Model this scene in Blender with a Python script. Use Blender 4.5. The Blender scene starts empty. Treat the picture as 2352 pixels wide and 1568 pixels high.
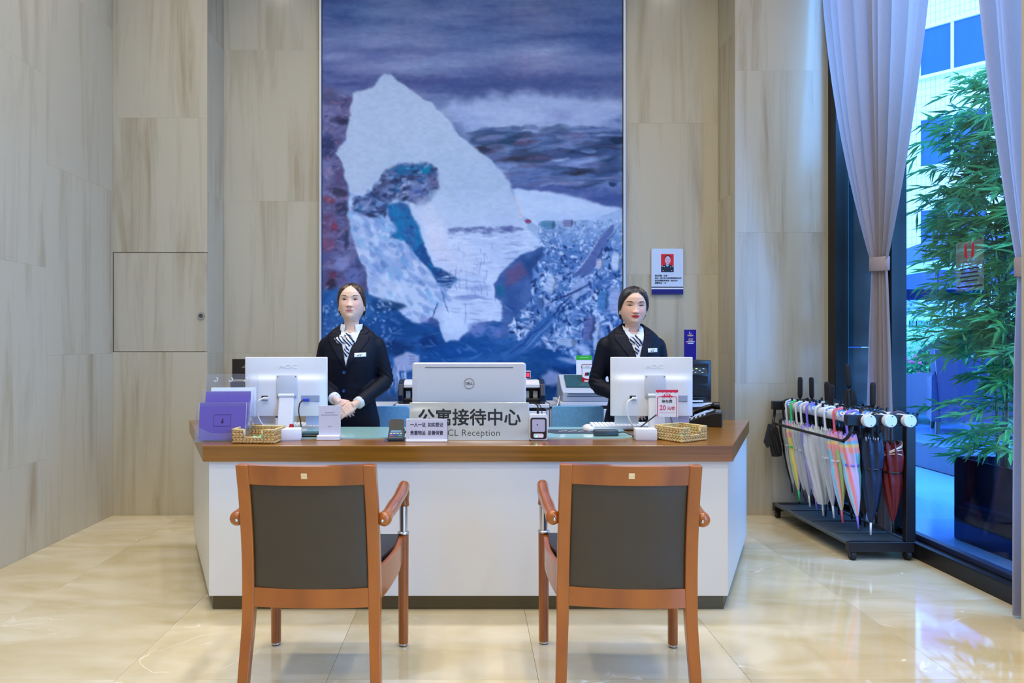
import bpy, bmesh, math, random
import numpy as np
from mathutils import Vector, Matrix, Euler
from mathutils.bvhtree import BVHTree

# ------------------------------------------------------------------ scene, camera, world, light, exposure
SC = bpy.context.scene
COL = SC.collection
F, CX, CY, EYE = 1540.0, 1082.0, 790.0, 1.27      # focal length (pixels), vanishing point, eye height (m)
cam_d = bpy.data.cameras.new('camera')
cam_d.sensor_width = 36.0
cam_d.lens = F / 2352.0 * 36.0
cam_d.shift_x = (1176 - CX) / 2352.0
cam_d.shift_y = (CY - 784) / 2352.0
cam_d.clip_end = 200
cam = bpy.data.objects.new('camera', cam_d)
cam.location = (0, 0, EYE)
cam.rotation_euler = (math.pi / 2, 0, 0)
COL.objects.link(cam)
SC.camera = cam

world = bpy.data.worlds.new('sky')
SC.world = world
world.use_nodes = True
bg = world.node_tree.nodes['Background']
bg.inputs[0].default_value = (0.13, 0.41, 1.0, 1)   # daylight seen through a tungsten white balance
bg.inputs[1].default_value = 11.5

SC.view_settings.view_transform = 'Standard'
SC.view_settings.look = 'None'
SC.view_settings.gamma = 1.0
SC.view_settings.use_curve_mapping = False
SC.view_settings.exposure = 0.0
SC.cycles.max_bounces = 8
SC.cycles.diffuse_bounces = 4
SC.cycles.glossy_bounces = 4
SC.cycles.transmission_bounces = 6
SC.cycles.transparent_max_bounces = 16
SC.cycles.caustics_reflective = False
SC.cycles.caustics_refractive = False
SC.cycles.sample_clamp_indirect = 4.0

LAMP_POWER = 12.6
LAMP_COLOR = (1.0, 0.93, 0.82)

# ------------------------------------------------------------------ helpers
def lin(c):
    c = c / 255.0
    return c / 12.92 if c <= 0.04045 else ((c + 0.055) / 1.055) ** 2.4
def RGB(r, g, b):
    return (lin(r), lin(g), lin(b), 1.0)
def P(px, py, d):
    return Vector(((px - CX) / F * d, d, EYE - (py - CY) / F * d))
def X(px, d):
    return (px - CX) / F * d
def Z(py, d):
    return EYE - (py - CY) / F * d

MATS = {}
def mat(name, color, rough=0.5, metal=0.0, spec=0.5, coat=0.0, noise=None, bump=None, emit=None, alpha=None,
        sheen=0.0, translucent=0.0):
    """procedural principled material; noise=(scale xyz, amount) varies the colour, bump=(scale, strength)"""
    if name in MATS:
        return MATS[name]
    m = bpy.data.materials.new(name)
    m.use_nodes = True
    nt = m.node_tree
    b = nt.nodes['Principled BSDF']
    b.inputs['Base Color'].default_value = color
    b.inputs['Roughness'].default_value = rough
    b.inputs['Metallic'].default_value = metal
    b.inputs['Specular IOR Level'].default_value = spec
    b.inputs['Coat Weight'].default_value = coat
    b.inputs['Coat Roughness'].default_value = 0.08
    if sheen:
        b.inputs['Sheen Weight'].default_value = sheen
    if emit:
        b.inputs['Emission Color'].default_value = emit[0]
        b.inputs['Emission Strength'].default_value = emit[1]
    if alpha is not None:
        b.inputs['Alpha'].default_value = alpha
    if noise or bump:
        tc = nt.nodes.new('ShaderNodeTexCoord')
        if noise:
            mp = nt.nodes.new('ShaderNodeMapping')
            mp.inputs['Scale'].default_value = noise[0]
            nz = nt.nodes.new('ShaderNodeTexNoise')
            nz.inputs['Scale'].default_value = 1.0
            nz.inputs['Detail'].default_value = 5.0
            nt.links.new(tc.outputs['Object'], mp.inputs['Vector'])
            nt.links.new(mp.outputs['Vector'], nz.inputs['Vector'])
            mx = nt.nodes.new('ShaderNodeMix'); mx.data_type = 'RGBA'
            a = noise[1]
            mx.inputs[6].default_value = tuple(c * (1 - a) for c in color[:3]) + (1,)
            mx.inputs[7].default_value = tuple(min(1, c * (1 + a)) for c in color[:3]) + (1,)
            rp = nt.nodes.new('ShaderNodeMapRange')
            rp.inputs[1].default_value = 0.3; rp.inputs[2].default_value = 0.7
            nt.links.new(nz.outputs['Fac'], rp.inputs[0])
            nt.links.new(rp.outputs[0], mx.inputs[0])
            nt.links.new(mx.outputs[2], b.inputs['Base Color'])
        if bump:
            n2 = nt.nodes.new('ShaderNodeTexNoise')
            n2.inputs['Scale'].default_value = bump[0]
            n2.inputs['Detail'].default_value = 3.0
            nt.links.new(tc.outputs['Object'], n2.inputs['Vector'])
            bp = nt.nodes.new('ShaderNodeBump')
            bp.inputs['Strength'].default_value = bump[1]
            bp.inputs['Distance'].default_value = 0.01
            nt.links.new(n2.outputs['Fac'], bp.inputs['Height'])
            nt.links.new(bp.outputs['Normal'], b.inputs['Normal'])
    if translucent:
        tr = nt.nodes.new('ShaderNodeBsdfTranslucent')
        tr.inputs['Color'].default_value = color
        ms = nt.nodes.new('ShaderNodeMixShader')
        ms.inputs[0].default_value = translucent
        out = nt.nodes['Material Output']
        nt.links.new(b.outputs[0], ms.inputs[1])
        nt.links.new(tr.outputs[0], ms.inputs[2])
        nt.links.new(ms.outputs[0], out.inputs['Surface'])
    MATS[name] = m
    return m

def clear_mat(name, tint=(1, 1, 1, 1), refl=0.08, rough=0.02, body=0.0, body_color=(1, 1, 1, 1)):
    """clear sheet (glass, acrylic): see-through with Fresnel reflection and an optional milky body"""
    if name in MATS:
        return MATS[name]
    m = bpy.data.materials.new(name); m.use_nodes = True
    nt = m.node_tree; nt.nodes.clear()
    out = nt.nodes.new('ShaderNodeOutputMaterial')
    t = nt.nodes.new('ShaderNodeBsdfTransparent'); t.inputs[0].default_value = tint
    g = nt.nodes.new('ShaderNodeBsdfGlossy'); g.inputs['Roughness'].default_value = rough
    fr = nt.nodes.new('ShaderNodeLayerWeight'); fr.inputs[0].default_value = 0.5
    pw = nt.nodes.new('ShaderNodeMath'); pw.operation = 'POWER'; pw.inputs[1].default_value = 5.0
    add = nt.nodes.new('ShaderNodeMath'); add.operation = 'MULTIPLY_ADD'
    add.inputs[1].default_value = 0.9; add.inputs[2].default_value = refl
    add.use_clamp = True
    nt.links.new(fr.outputs['Facing'], pw.inputs[0]); nt.links.new(pw.outputs[0], add.inputs[0])
    mx = nt.nodes.new('ShaderNodeMixShader')
    nt.links.new(add.outputs[0], mx.inputs[0])
    last = t
    if body > 0:
        d = nt.nodes.new('ShaderNodeBsdfDiffuse'); d.inputs[0].default_value = body_color
        mb = nt.nodes.new('ShaderNodeMixShader'); mb.inputs[0].default_value = body
        nt.links.new(t.outputs[0], mb.inputs[1]); nt.links.new(d.outputs[0], mb.inputs[2])
        last = mb
    nt.links.new(last.outputs[0], mx.inputs[1]); nt.links.new(g.outputs[0], mx.inputs[2])
    nt.links.new(mx.outputs[0], out.inputs['Surface'])
    MATS[name] = m
    return m

def attr_mat(name, rough=0.5, spec=0.4, attr='col', coat=0.0, sss=0.0, detail=None, bump=None, translucent=0.0):
    """material whose print comes from a colour attribute computed in this script"""
    if name in MATS:
        return MATS[name]
    m = bpy.data.materials.new(name); m.use_nodes = True
    nt = m.node_tree; b = nt.nodes['Principled BSDF']
    a = nt.nodes.new('ShaderNodeAttribute'); a.attribute_name = attr
    b.inputs['Roughness'].default_value = rough
    b.inputs['Specular IOR Level'].default_value = spec
    b.inputs['Coat Weight'].default_value = coat
    src = a.outputs['Color']
    if detail:
        tc = nt.nodes.new('ShaderNodeTexCoord')
        mp = nt.nodes.new('ShaderNodeMapping'); mp.inputs['Scale'].default_value = detail[0]
        nz = nt.nodes.new('ShaderNodeTexNoise'); nz.inputs['Scale'].default_value = 1; nz.inputs['Detail'].default_value = 4
        nt.links.new(tc.outputs['Object'], mp.inputs[0]); nt.links.new(mp.outputs[0], nz.inputs['Vector'])
        mr = nt.nodes.new('ShaderNodeMapRange')
        mr.inputs[1].default_value = 0.25; mr.inputs[2].default_value = 0.75
        mr.inputs[3].default_value = 1 - detail[1]; mr.inputs[4].default_value = 1 + detail[1]
        nt.links.new(nz.outputs['Fac'], mr.inputs[0])
        mx = nt.nodes.new('ShaderNodeVectorMath'); mx.operation = 'SCALE'
        nt.links.new(src, mx.inputs[0]); nt.links.new(mr.outputs[0], mx.inputs['Scale'])
        src = mx.outputs[0]
    nt.links.new(src, b.inputs['Base Color'])
    if sss:
        b.inputs['Subsurface Weight'].default_value = sss
        b.inputs['Subsurface Radius'].default_value = (0.008, 0.003, 0.0015)
        b.inputs['Subsurface Scale'].default_value = 1.0
    if bump:
        tc2 = nt.nodes.new('ShaderNodeTexCoord')
        n2 = nt.nodes.new('ShaderNodeTexNoise'); n2.inputs['Scale'].default_value = bump[0]
        nt.links.new(tc2.outputs['Object'], n2.inputs['Vector'])
        bp = nt.nodes.new('ShaderNodeBump'); bp.inputs['Strength'].default_value = bump[1]; bp.inputs['Distance'].default_value = 0.01
        nt.links.new(n2.outputs['Fac'], bp.inputs['Height']); nt.links.new(bp.outputs[0], b.inputs['Normal'])
    if translucent:
        tr = nt.nodes.new('ShaderNodeBsdfTranslucent')
        nt.links.new(src, tr.inputs['Color'])
        ms = nt.nodes.new('ShaderNodeMixShader'); ms.inputs[0].default_value = translucent
        out = nt.nodes['Material Output']
        nt.links.new(b.outputs[0], ms.inputs[1]); nt.links.new(tr.outputs[0], ms.inputs[2])
        nt.links.new(ms.outputs[0], out.inputs['Surface'])
    MATS[name] = m
    return m

class MB:
    """mesh builder: collects vertices and faces of ONE part"""
    def __init__(s):
        s.v = []; s.f = []
    def add(s, vs, fs, M=None):
        o = len(s.v)
        s.v += [tuple(M @ Vector(p)) for p in vs] if M is not None else [tuple(p) for p in vs]
        s.f += [tuple(i + o for i in f) for f in fs]
        return s
    def box(s, c, size, bev=0.0, seg=2, M=None):
        hx, hy, hz = size[0] / 2, size[1] / 2, size[2] / 2
        if bev <= 0:
            vs = [(c[0] + x * hx, c[1] + y * hy, c[2] + z * hz) for x in (-1, 1) for y in (-1, 1) for z in (-1, 1)]
            fs = [(0, 1, 3, 2), (4, 6, 7, 5), (0, 4, 5, 1), (2, 3, 7, 6), (0, 2, 6, 4), (1, 5, 7, 3)]
            return s.add(vs, fs, M)
        bm = bmesh.new()
        bmesh.ops.create_cube(bm, size=1)
        for v in bm.verts:
            v.co = Vector((v.co.x * size[0], v.co.y * size[1], v.co.z * size[2]))
        bmesh.ops.bevel(bm, geom=list(bm.edges), offset=min(bev, min(size) * 0.49), segments=seg, affect='EDGES', profile=0.5)
        bm.verts.index_update()
        vs = [tuple(v.co + Vector(c)) for v in bm.verts]
        fs = [tuple(v.index for v in f.verts) for f in bm.faces]
        bm.free()
        return s.add(vs, fs, M)
    def tube(s, pts, r, seg=10, cap=True, M=None, flat=None):
        """swept round tube; r number or list per point"""
        pts = [Vector(p) for p in pts]
        n = len(pts)
        rs = r if isinstance(r, (list, tuple)) else [r] * n
        vs = []; fs = []
        up = None
        for i, p in enumerate(pts):
            t = (pts[min(i + 1, n - 1)] - pts[max(i - 1, 0)])
            if t.length < 1e-9: t = Vector((0, 0, 1))
            t.normalize()
            if up is None:
                up = Vector((0, 0, 1)) if abs(t.z) < 0.9 else Vector((0, 1, 0))
            a = t.cross(up)
            if a.length < 1e-6: a = t.cross(Vector((1, 0, 0)))
            a.normalize(); b = a.cross(t).normalized(); up = b
            fl = flat if flat else 1.0
            for k in range(seg):
                q = 2 * math.pi * k / seg
                vs.append(p + a * math.cos(q) * rs[i] + b * math.sin(q) * rs[i] * fl)
        for i in range(n - 1):
            for k in range(seg):
                k2 = (k + 1) % seg
                fs.append((i * seg + k, i * seg + k2, (i + 1) * seg + k2, (i + 1) * seg + k))
        if cap:
            fs.append(tuple(range(seg - 1, -1, -1)))
            fs.append(tuple((n - 1) * seg + k for k in range(seg)))
        return s.add(vs, fs, M)
    def cyl(s, p0, p1, r, seg=16, r1=None, M=None):
        return s.tube([p0, p1], [r, r if r1 is None else r1], seg, True, M)
    def lathe(s, prof, c=(0, 0, 0), seg=20, axis='z', M=None):
        """profile list of (radius, height)"""
        vs = []; fs = []
        for r, h in prof:
            for k in range(seg):
                q = 2 * math.pi * k / seg
                x, y = r * math.cos(q), r * math.sin(q)
                p = (x, y, h) if axis == 'z' else ((h, x, y) if axis == 'x' else (y, h, x))
                vs.append((p[0] + c[0], p[1] + c[1], p[2] + c[2]))
        n = len(prof)
        for i in range(n - 1):
            for k in range(seg):
                k2 = (k + 1) % seg
                fs.append((i * seg + k, i * seg + k2, (i + 1) * seg + k2, (i + 1) * seg + k))
        fs.append(tuple(range(seg - 1, -1, -1)))
        fs.append(tuple((n - 1) * seg + k for k in range(seg)))
        return s.add(vs, fs, M)
    def prism(s, poly, h0, h1, axis='z', M=None):
        """extrude a 2-D polygon; axis z: (x,y), axis y: (x,z), axis x: (y,z)"""
        n = len(poly)
        def mk(p, h):
            return (p[0], p[1], h) if axis == 'z' else ((p[0], h, p[1]) if axis == 'y' else (h, p[0], p[1]))
        vs = [mk(p, h0) for p in poly] + [mk(p, h1) for p in poly]
        fs = [tuple(range(n - 1, -1, -1)), tuple(range(n, 2 * n))]
        for i in range(n):
            j = (i + 1) % n
            fs.append((i, j, n + j, n + i))
        return s.add(vs, fs, M)
    def sphere(s, c, r, seg=16, rings=10, sc=(1, 1, 1), M=None):
        vs = []; fs = []
        for i in range(rings + 1):
            th = math.pi * i / rings
            for k in range(seg):
                q = 2 * math.pi * k / seg
                vs.append((c[0] + r * sc[0] * math.sin(th) * math.cos(q), c[1] + r * sc[1] * math.sin(th) * math.sin(q), c[2] + r * sc[2] * math.cos(th)))
        for i in range(rings):
            for k in range(seg):
                k2 = (k + 1) % seg
                fs.append((i * seg + k, (i + 1) * seg + k, (i + 1) * seg + k2, i * seg + k2))
        return s.add(vs, fs, M)
    def build(s, name, material, parent=None, smooth=False, kind=None, label=None, auto=None):
        me = bpy.data.meshes.new(name)
        me.from_pydata(s.v, [], s.f)
        me.validate()
        bm = bmesh.new(); bm.from_mesh(me)
        bmesh.ops.recalc_face_normals(bm, faces=bm.faces)
        bm.to_mesh(me); bm.free()
        if material is not None:
            me.materials.append(material)
        if smooth or auto:
            me.shade_smooth()
            if auto:
                me.set_sharp_from_angle(angle=math.radians(auto))
        return link(name, me, parent, kind, label)

def link(name, me, parent=None, kind=None, label=None):
    o = bpy.data.objects.new(name, me)
    COL.objects.link(o)
    if parent is not None: o.parent = parent
    if kind: o['kind'] = kind
    if label: o['label'] = label
    return o
def tag(o, label=None, cat=None, group=None, kind=None):
    if label: o['label'] = label
    if cat: o['category'] = cat
    if group: o['group'] = group
    if kind: o['kind'] = kind
    return o
def thing(name, label, cat, loc=(0, 0, 0), rz=0.0, group=None, rx=0.0):
    o = bpy.data.objects.new(name, None)
    COL.objects.link(o)
    o.empty_display_size = 0.05
    o.location = loc
    o.rotation_euler = (rx, 0, rz)
    return tag(o, label, cat, group)
def children(o):
    return [c for c in bpy.data.objects if c.parent is o]
def copy_tree(o, parent=None):
    c = o.copy(); COL.objects.link(c); c.parent = parent
    for ch in children(o):
        copy_tree(ch, c)
    return c
def raw_mesh(name, verts, faces, material, parent=None, smooth=True, kind=None, colors=None, label=None, auto=None):
    me = bpy.data.meshes.new(name)
    me.from_pydata([tuple(v) for v in verts], [], [tuple(f) for f in faces])
    if colors is not None:
        at = me.color_attributes.new('col', 'FLOAT_COLOR', 'POINT')
        c = np.ones((len(verts), 4), np.float32); c[:, :3] = colors
        at.data.foreach_set('color', c.ravel())
    if material is not None: me.materials.append(material)
    if smooth: me.shade_smooth()
    if auto: me.set_sharp_from_angle(angle=math.radians(auto))
    return link(name, me, parent, kind, label)
def text(name, body, size, material, parent=None, loc=(0, 0, 0), rot=(math.pi / 2, 0, 0), depth=0.0004, bold=0.0,
         align='CENTER', sx=1.0, space=1.0, label=None, shear=0.0, heavy=0.0):
    cu = bpy.data.curves.new('lettering', 'FONT')
    cu.body = body; cu.size = size; cu.extrude = depth; cu.offset = bold
    cu.align_x = align; cu.align_y = 'CENTER'; cu.space_character = space; cu.resolution_u = 3; cu.shear = shear
    cu.fill_mode = 'BOTH'
    t = bpy.data.objects.new('lettering', cu); COL.objects.link(t)
    dg = bpy.context.evaluated_depsgraph_get(); dg.update()
    me = bpy.data.meshes.new_from_object(t.evaluated_get(dg))
    bpy.data.objects.remove(t); bpy.data.curves.remove(cu)
    if heavy:            # heavier strokes: the same outline laid side by side
        bm = bmesh.new(); bm.from_mesh(me)
        for k, (dx, dy) in enumerate(((heavy, 0), (0, heavy), (heavy, heavy))):
            b2 = bmesh.new(); b2.from_mesh(me)
            bmesh.ops.translate(b2, verts=b2.verts, vec=(dx, dy, 0.00005 * (k + 1)))
            m2 = bpy.data.meshes.new('t'); b2.to_mesh(m2); b2.free(); bm.from_mesh(m2); bpy.data.meshes.remove(m2)
        bmesh.ops.translate(bm, verts=bm.verts, vec=(-heavy / 2, -heavy / 2, 0))
        bm.to_mesh(me); bm.free()
    me.name = name; me.materials.clear(); me.materials.append(material)
    o = link(name, me, parent, None, label)
    o.location = loc; o.rotation_euler = rot; o.scale = (sx, 1, 1)
    return o
def bez(p0, p1, p2, p3, n=12):
    out = []
    for i in range(n + 1):
        t = i / n; u = 1 - t
        out.append(tuple(u ** 3 * a + 3 * u * u * t * b + 3 * u * t * t * c + t ** 3 * d for a, b, c, d in zip(p0, p1, p2, p3)))
    return out
def catmull(pts, n=6):
    pts = [np.array(p, float) for p in pts]
    ext = [2 * pts[0] - pts[1]] + pts + [2 * pts[-1] - pts[-2]]
    out = []
    for i in range(1, len(ext) - 2):
        p0, p1, p2, p3 = ext[i - 1], ext[i], ext[i + 1], ext[i + 2]
        for k in range(n):
            t = k / n
            out.append(tuple(0.5 * ((2 * p1) + (-p0 + p2) * t + (2 * p0 - 5 * p1 + 4 * p2 - p3) * t * t + (-p0 + 3 * p1 - 3 * p2 + p3) * t ** 3)))
    out.append(tuple(pts[-1]))
    return out
def smooth_table(tab, x):
    """interpolate a table [(x, a, b, ...)] smoothly"""
    tab = np.array(tab, float)
    return np.stack([np.interp(x, tab[:, 0], tab[:, i]) for i in range(1, tab.shape[1])], -1)
def rounded(w, h, r, n=5):
    pts = []
    for cx, cy, a0 in ((w / 2 - r, h / 2 - r, 0), (-w / 2 + r, h / 2 - r, 90), (-w / 2 + r, -h / 2 + r, 180), (w / 2 - r, -h / 2 + r, 270)):
        for k in range(n + 1):
            a = math.radians(a0 + 90 * k / n)
            pts.append((cx + r * math.cos(a), cy + r * math.sin(a)))
    return pts
random.seed(4)
RNG = np.random.default_rng(7)

# ------------------------------------------------------------------ common materials
def stone_mat(name, base, dark, rough, streak=(9, 9, 0.7), spec=0.5, strength=0.5):
    m = bpy.data.materials.new(name); m.use_nodes = True
    nt = m.node_tree; b = nt.nodes['Principled BSDF']
    geo = nt.nodes.new('ShaderNodeNewGeometry')
    oi = nt.nodes.new('ShaderNodeObjectInfo')
    sh = nt.nodes.new('ShaderNodeVectorMath'); sh.operation = 'SCALE'; sh.inputs[0].default_value = (13, 7, 5)
    nt.links.new(oi.outputs['Random'], sh.inputs['Scale'])
    ad = nt.nodes.new('ShaderNodeVectorMath')
    nt.links.new(geo.outputs['Position'], ad.inputs[0]); nt.links.new(sh.outputs[0], ad.inputs[1])
    mp = nt.nodes.new('ShaderNodeMapping'); mp.inputs['Scale'].default_value = streak
    nt.links.new(ad.outputs[0], mp.inputs[0])
    n1 = nt.nodes.new('ShaderNodeTexNoise'); n1.inputs['Scale'].default_value = 1.6; n1.inputs['Detail'].default_value = 7; n1.inputs['Roughness'].default_value = 0.62
    n1.inputs['Distortion'].default_value = 0.5
    nt.links.new(mp.outputs[0], n1.inputs['Vector'])
    cr = nt.nodes.new('ShaderNodeValToRGB')
    cr.color_ramp.elements[0].position = 0.28; cr.color_ramp.elements[0].color = dark
    cr.color_ramp.elements[1].position = 0.52; cr.color_ramp.elements[1].color = base
    e = cr.color_ramp.elements.new(0.40); e.color = tuple((1 - strength) * a + strength * c for a, c in zip(dark, base))
    nt.links.new(n1.outputs['Fac'], cr.inputs[0])
    hv = nt.nodes.new('ShaderNodeHueSaturation')
    mr = nt.nodes.new('ShaderNodeMapRange'); mr.inputs[3].default_value = 0.985; mr.inputs[4].default_value = 1.015
    nt.links.new(oi.outputs['Random'], mr.inputs[0]); nt.links.new(mr.outputs[0], hv.inputs['Value'])
    nt.links.new(cr.outputs[0], hv.inputs['Color'])
    nt.links.new(hv.outputs[0], b.inputs['Base Color'])
    b.inputs['Roughness'].default_value = rough
    b.inputs['Specular IOR Level'].default_value = spec
    MATS[name] = m
    return m

def floor_mat():
    m = bpy.data.materials.new('polished_beige_marble'); m.use_nodes = True
    nt = m.node_tree; b = nt.nodes['Principled BSDF']
    geo = nt.nodes.new('ShaderNodeNewGeometry'); oi = nt.nodes.new('ShaderNodeObjectInfo')
    sh = nt.nodes.new('ShaderNodeVectorMath'); sh.operation = 'SCALE'; sh.inputs[0].default_value = (23, 17, 9)
    nt.links.new(oi.outputs['Random'], sh.inputs['Scale'])
    ad = nt.nodes.new('ShaderNodeVectorMath')
    nt.links.new(geo.outputs['Position'], ad.inputs[0]); nt.links.new(sh.outputs[0], ad.inputs[1])
    n1 = nt.nodes.new('ShaderNodeTexNoise'); n1.inputs['Scale'].default_value = 2.2; n1.inputs['Detail'].default_value = 6
    n1.inputs['Distortion'].default_value = 0.8
    mp = nt.nodes.new('ShaderNodeMapping'); mp.inputs['Rotation'].default_value = (0, 0, 0.5); mp.inputs['Scale'].default_value = (0.7, 2.0, 1)
    nt.links.new(ad.outputs[0], mp.inputs[0]); nt.links.new(mp.outputs[0], n1.inputs['Vector'])
    cr = nt.nodes.new('ShaderNodeValToRGB')
    cr.color_ramp.elements[0].position = 0.3; cr.color_ramp.elements[0].color = RGB(196, 178, 134)
    cr.color_ramp.elements[1].position = 0.7; cr.color_ramp.elements[1].color = RGB(222, 210, 182)
    nt.links.new(n1.outputs['Fac'], cr.inputs[0])
    # sparse white veins: thin ridges of a warped noise, present only here and there
    n2 = nt.nodes.new('ShaderNodeTexNoise'); n2.inputs['Scale'].default_value = 1.9; n2.inputs['Detail'].default_value = 4; n2.inputs['Distortion'].default_value = 1.1
    nt.links.new(ad.outputs[0], n2.inputs['Vector'])
    s1 = nt.nodes.new('ShaderNodeMath'); s1.operation = 'SUBTRACT'; s1.inputs[1].default_value = 0.5
    ab = nt.nodes.new('ShaderNodeMath'); ab.operation = 'ABSOLUTE'
    r1 = nt.nodes.new('ShaderNodeMapRange'); r1.inputs[1].default_value = 0.0; r1.inputs[2].default_value = 0.006; r1.inputs[3].default_value = 1; r1.inputs[4].default_value = 0
    nt.links.new(n2.outputs['Fac'], s1.inputs[0]); nt.links.new(s1.outputs[0], ab.inputs[0]); nt.links.new(ab.outputs[0], r1.inputs[0])
    n3 = nt.nodes.new('ShaderNodeTexNoise'); n3.inputs['Scale'].default_value = 3.1; n3.inputs['Detail'].default_value = 3
    nt.links.new(ad.outputs[0], n3.inputs['Vector'])
    r2 = nt.nodes.new('ShaderNodeMapRange'); r2.inputs[1].default_value = 0.55; r2.inputs[2].default_value = 0.68
    nt.links.new(n3.outputs['Fac'], r2.inputs[0])
    ml = nt.nodes.new('ShaderNodeMath'); ml.operation = 'MULTIPLY'
    nt.links.new(r1.outputs[0], ml.inputs[0]); nt.links.new(r2.outputs[0], ml.inputs[1])
    mx = nt.nodes.new('ShaderNodeMix'); mx.data_type = 'RGBA'
    mx.inputs[7].default_value = RGB(250, 246, 238)
    nt.links.new(ml.outputs[0], mx.inputs[0]); nt.links.new(cr.outputs[0], mx.inputs[6])
    hv = nt.nodes.new('ShaderNodeHueSaturation')
    mr = nt.nodes.new('ShaderNodeMapRange'); mr.inputs[3].default_value = 0.92; mr.inputs[4].default_value = 1.06
    nt.links.new(oi.outputs['Random'], mr.inputs[0]); nt.links.new(mr.outputs[0], hv.inputs['Value'])
    nt.links.new(mx.outputs[2], hv.inputs['Color'])
    nt.links.new(hv.outputs[0], b.inputs['Base Color'])
    b.inputs['Roughness'].default_value = 0.07
    b.inputs['Specular IOR Level'].default_value = 0.55
    b.inputs['Coat Weight'].default_value = 0.3
    b.inputs['Coat Roughness'].default_value = 0.03
    MATS['floor'] = m
    return m

def wood_mat(name, c0, c1, scale=(1.5, 30, 30), rough=0.3, coat=0.3):
    m = bpy.data.materials.new(name); m.use_nodes = True
    nt = m.node_tree; b = nt.nodes['Principled BSDF']
    tc = nt.nodes.new('ShaderNodeTexCoord')
    mp = nt.nodes.new('ShaderNodeMapping'); mp.inputs['Scale'].default_value = scale
    n = nt.nodes.new('ShaderNodeTexNoise'); n.inputs['Scale'].default_value = 1; n.inputs['Detail'].default_value = 6; n.inputs['Distortion'].default_value = 0.4
    nt.links.new(tc.outputs['Object'], mp.inputs[0]); nt.links.new(mp.outputs[0], n.inputs['Vector'])
    cr = nt.nodes.new('ShaderNodeValToRGB')
    cr.color_ramp.elements[0].position = 0.3; cr.color_ramp.elements[0].color = c0
    cr.color_ramp.elements[1].position = 0.7; cr.color_ramp.elements[1].color = c1
    nt.links.new(n.outputs['Fac'], cr.inputs[0]); nt.links.new(cr.outputs[0], b.inputs['Base Color'])
    b.inputs['Roughness'].default_value = rough; b.inputs['Coat Weight'].default_value = coat; b.inputs['Coat Roughness'].default_value = 0.12
    MATS[name] = m
    return m

M_STONE = stone_mat('honed_pale_stone', RGB(188, 180, 158), RGB(158, 145, 118), 0.2, (5, 5, 0.35), 0.5, 0.6)
M_FLOOR = floor_mat()
M_DESKWOOD = wood_mat('golden_oak_veneer', RGB(116, 72, 12), RGB(150, 98, 28), (1.2, 40, 40), 0.28, 0.35)
M_CHAIRWOOD = wood_mat('varnished_cherry_wood', RGB(130, 62, 5), RGB(170, 90, 12), (6, 6, 2), 0.28, 0.5)
M_WHITE = mat('white_lacquer', RGB(220, 220, 217), 0.35, noise=((2, 2, 2), 0.01))
M_WHITEPLASTIC = mat('white_plastic', RGB(225, 227, 232), 0.38, noise=((40, 40, 40), 0.01))
M_BLACKPLASTIC = mat('black_plastic', RGB(18, 19, 22), 0.32, noise=((40, 40, 40), 0.05))
M_BLACKMETAL = mat('black_powder_coat', RGB(20, 20, 24), 0.38, noise=((60, 60, 60), 0.05))
M_CHROME = mat('brushed_chrome', RGB(200, 200, 205), 0.22, 1.0, noise=((4, 4, 60), 0.05))
M_BLACKLEATHER = mat('dark_brown_leather', RGB(60, 50, 34), 0.42, bump=(180, 0.12), noise=((8, 8, 8), 0.05))
M_INK = mat('black_ink', RGB(22, 22, 26), 0.5, noise=((9, 9, 9), 0.02))
M_ACRYLIC = clear_mat('clear_acrylic', (0.97, 0.98, 1.0, 1), 0.03, 0.03, 0.05, RGB(235, 240, 255))
M_GLASS = clear_mat('window_glass', (0.93, 0.97, 1.0, 1), 0.02, 0.0)
M_PAPER = mat('white_paper', RGB(238, 240, 246), 0.6, noise=((8, 8, 8), 0.01))
# ------------------------------------------------------------------ the room
RX, YB, YF, YREC, HC = 2.66, 4.98, -3.6, 5.31, 4.9      # half width, back wall, wall behind the viewer, recess, ceiling
XREC = 1.96

floor = MB().box((0, (YF + YREC) / 2, -0.06), (2 * RX + 0.3, YREC - YF + 0.4, 0.08)).build('floor', mat('floor_screed', RGB(150, 140, 120), 0.8, noise=((5, 5, 5), 0.05)))
tag(floor, 'polished beige marble floor of the lobby', kind='structure')
TS = 0.8
tile_meshes = {}
def floor_tile(x0, x1, y0, y1):
    key = (round(x1 - x0, 3), round(y1 - y0, 3))
    if key not in tile_meshes:
        me = bpy.data.meshes.new('tile')
        b = MB().box((0, 0, -0.011), (key[0] - 0.0012, key[1] - 0.0012, 0.022), 0.0006, 1)
        me.from_pydata(b.v, [], b.f); me.materials.append(M_FLOOR)
        tile_meshes[key] = me
    o = link('tile', tile_meshes[key], floor)
    o.location = ((x0 + x1) / 2, (y0 + y1) / 2, 0)
xs = [-RX] + [-1.345 + TS * k for k in range(-1, 6) if -RX < -1.345 + TS * k < RX] + [RX]
ys = [YF] + [2.54 + TS * k for k in range(-8, 6) if YF < 2.54 + TS * k < YREC] + [YREC]
for i in range(len(xs) - 1):
    for j in range(len(ys) - 1):
        floor_tile(xs[i], xs[i + 1], ys[j], ys[j + 1])

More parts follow.
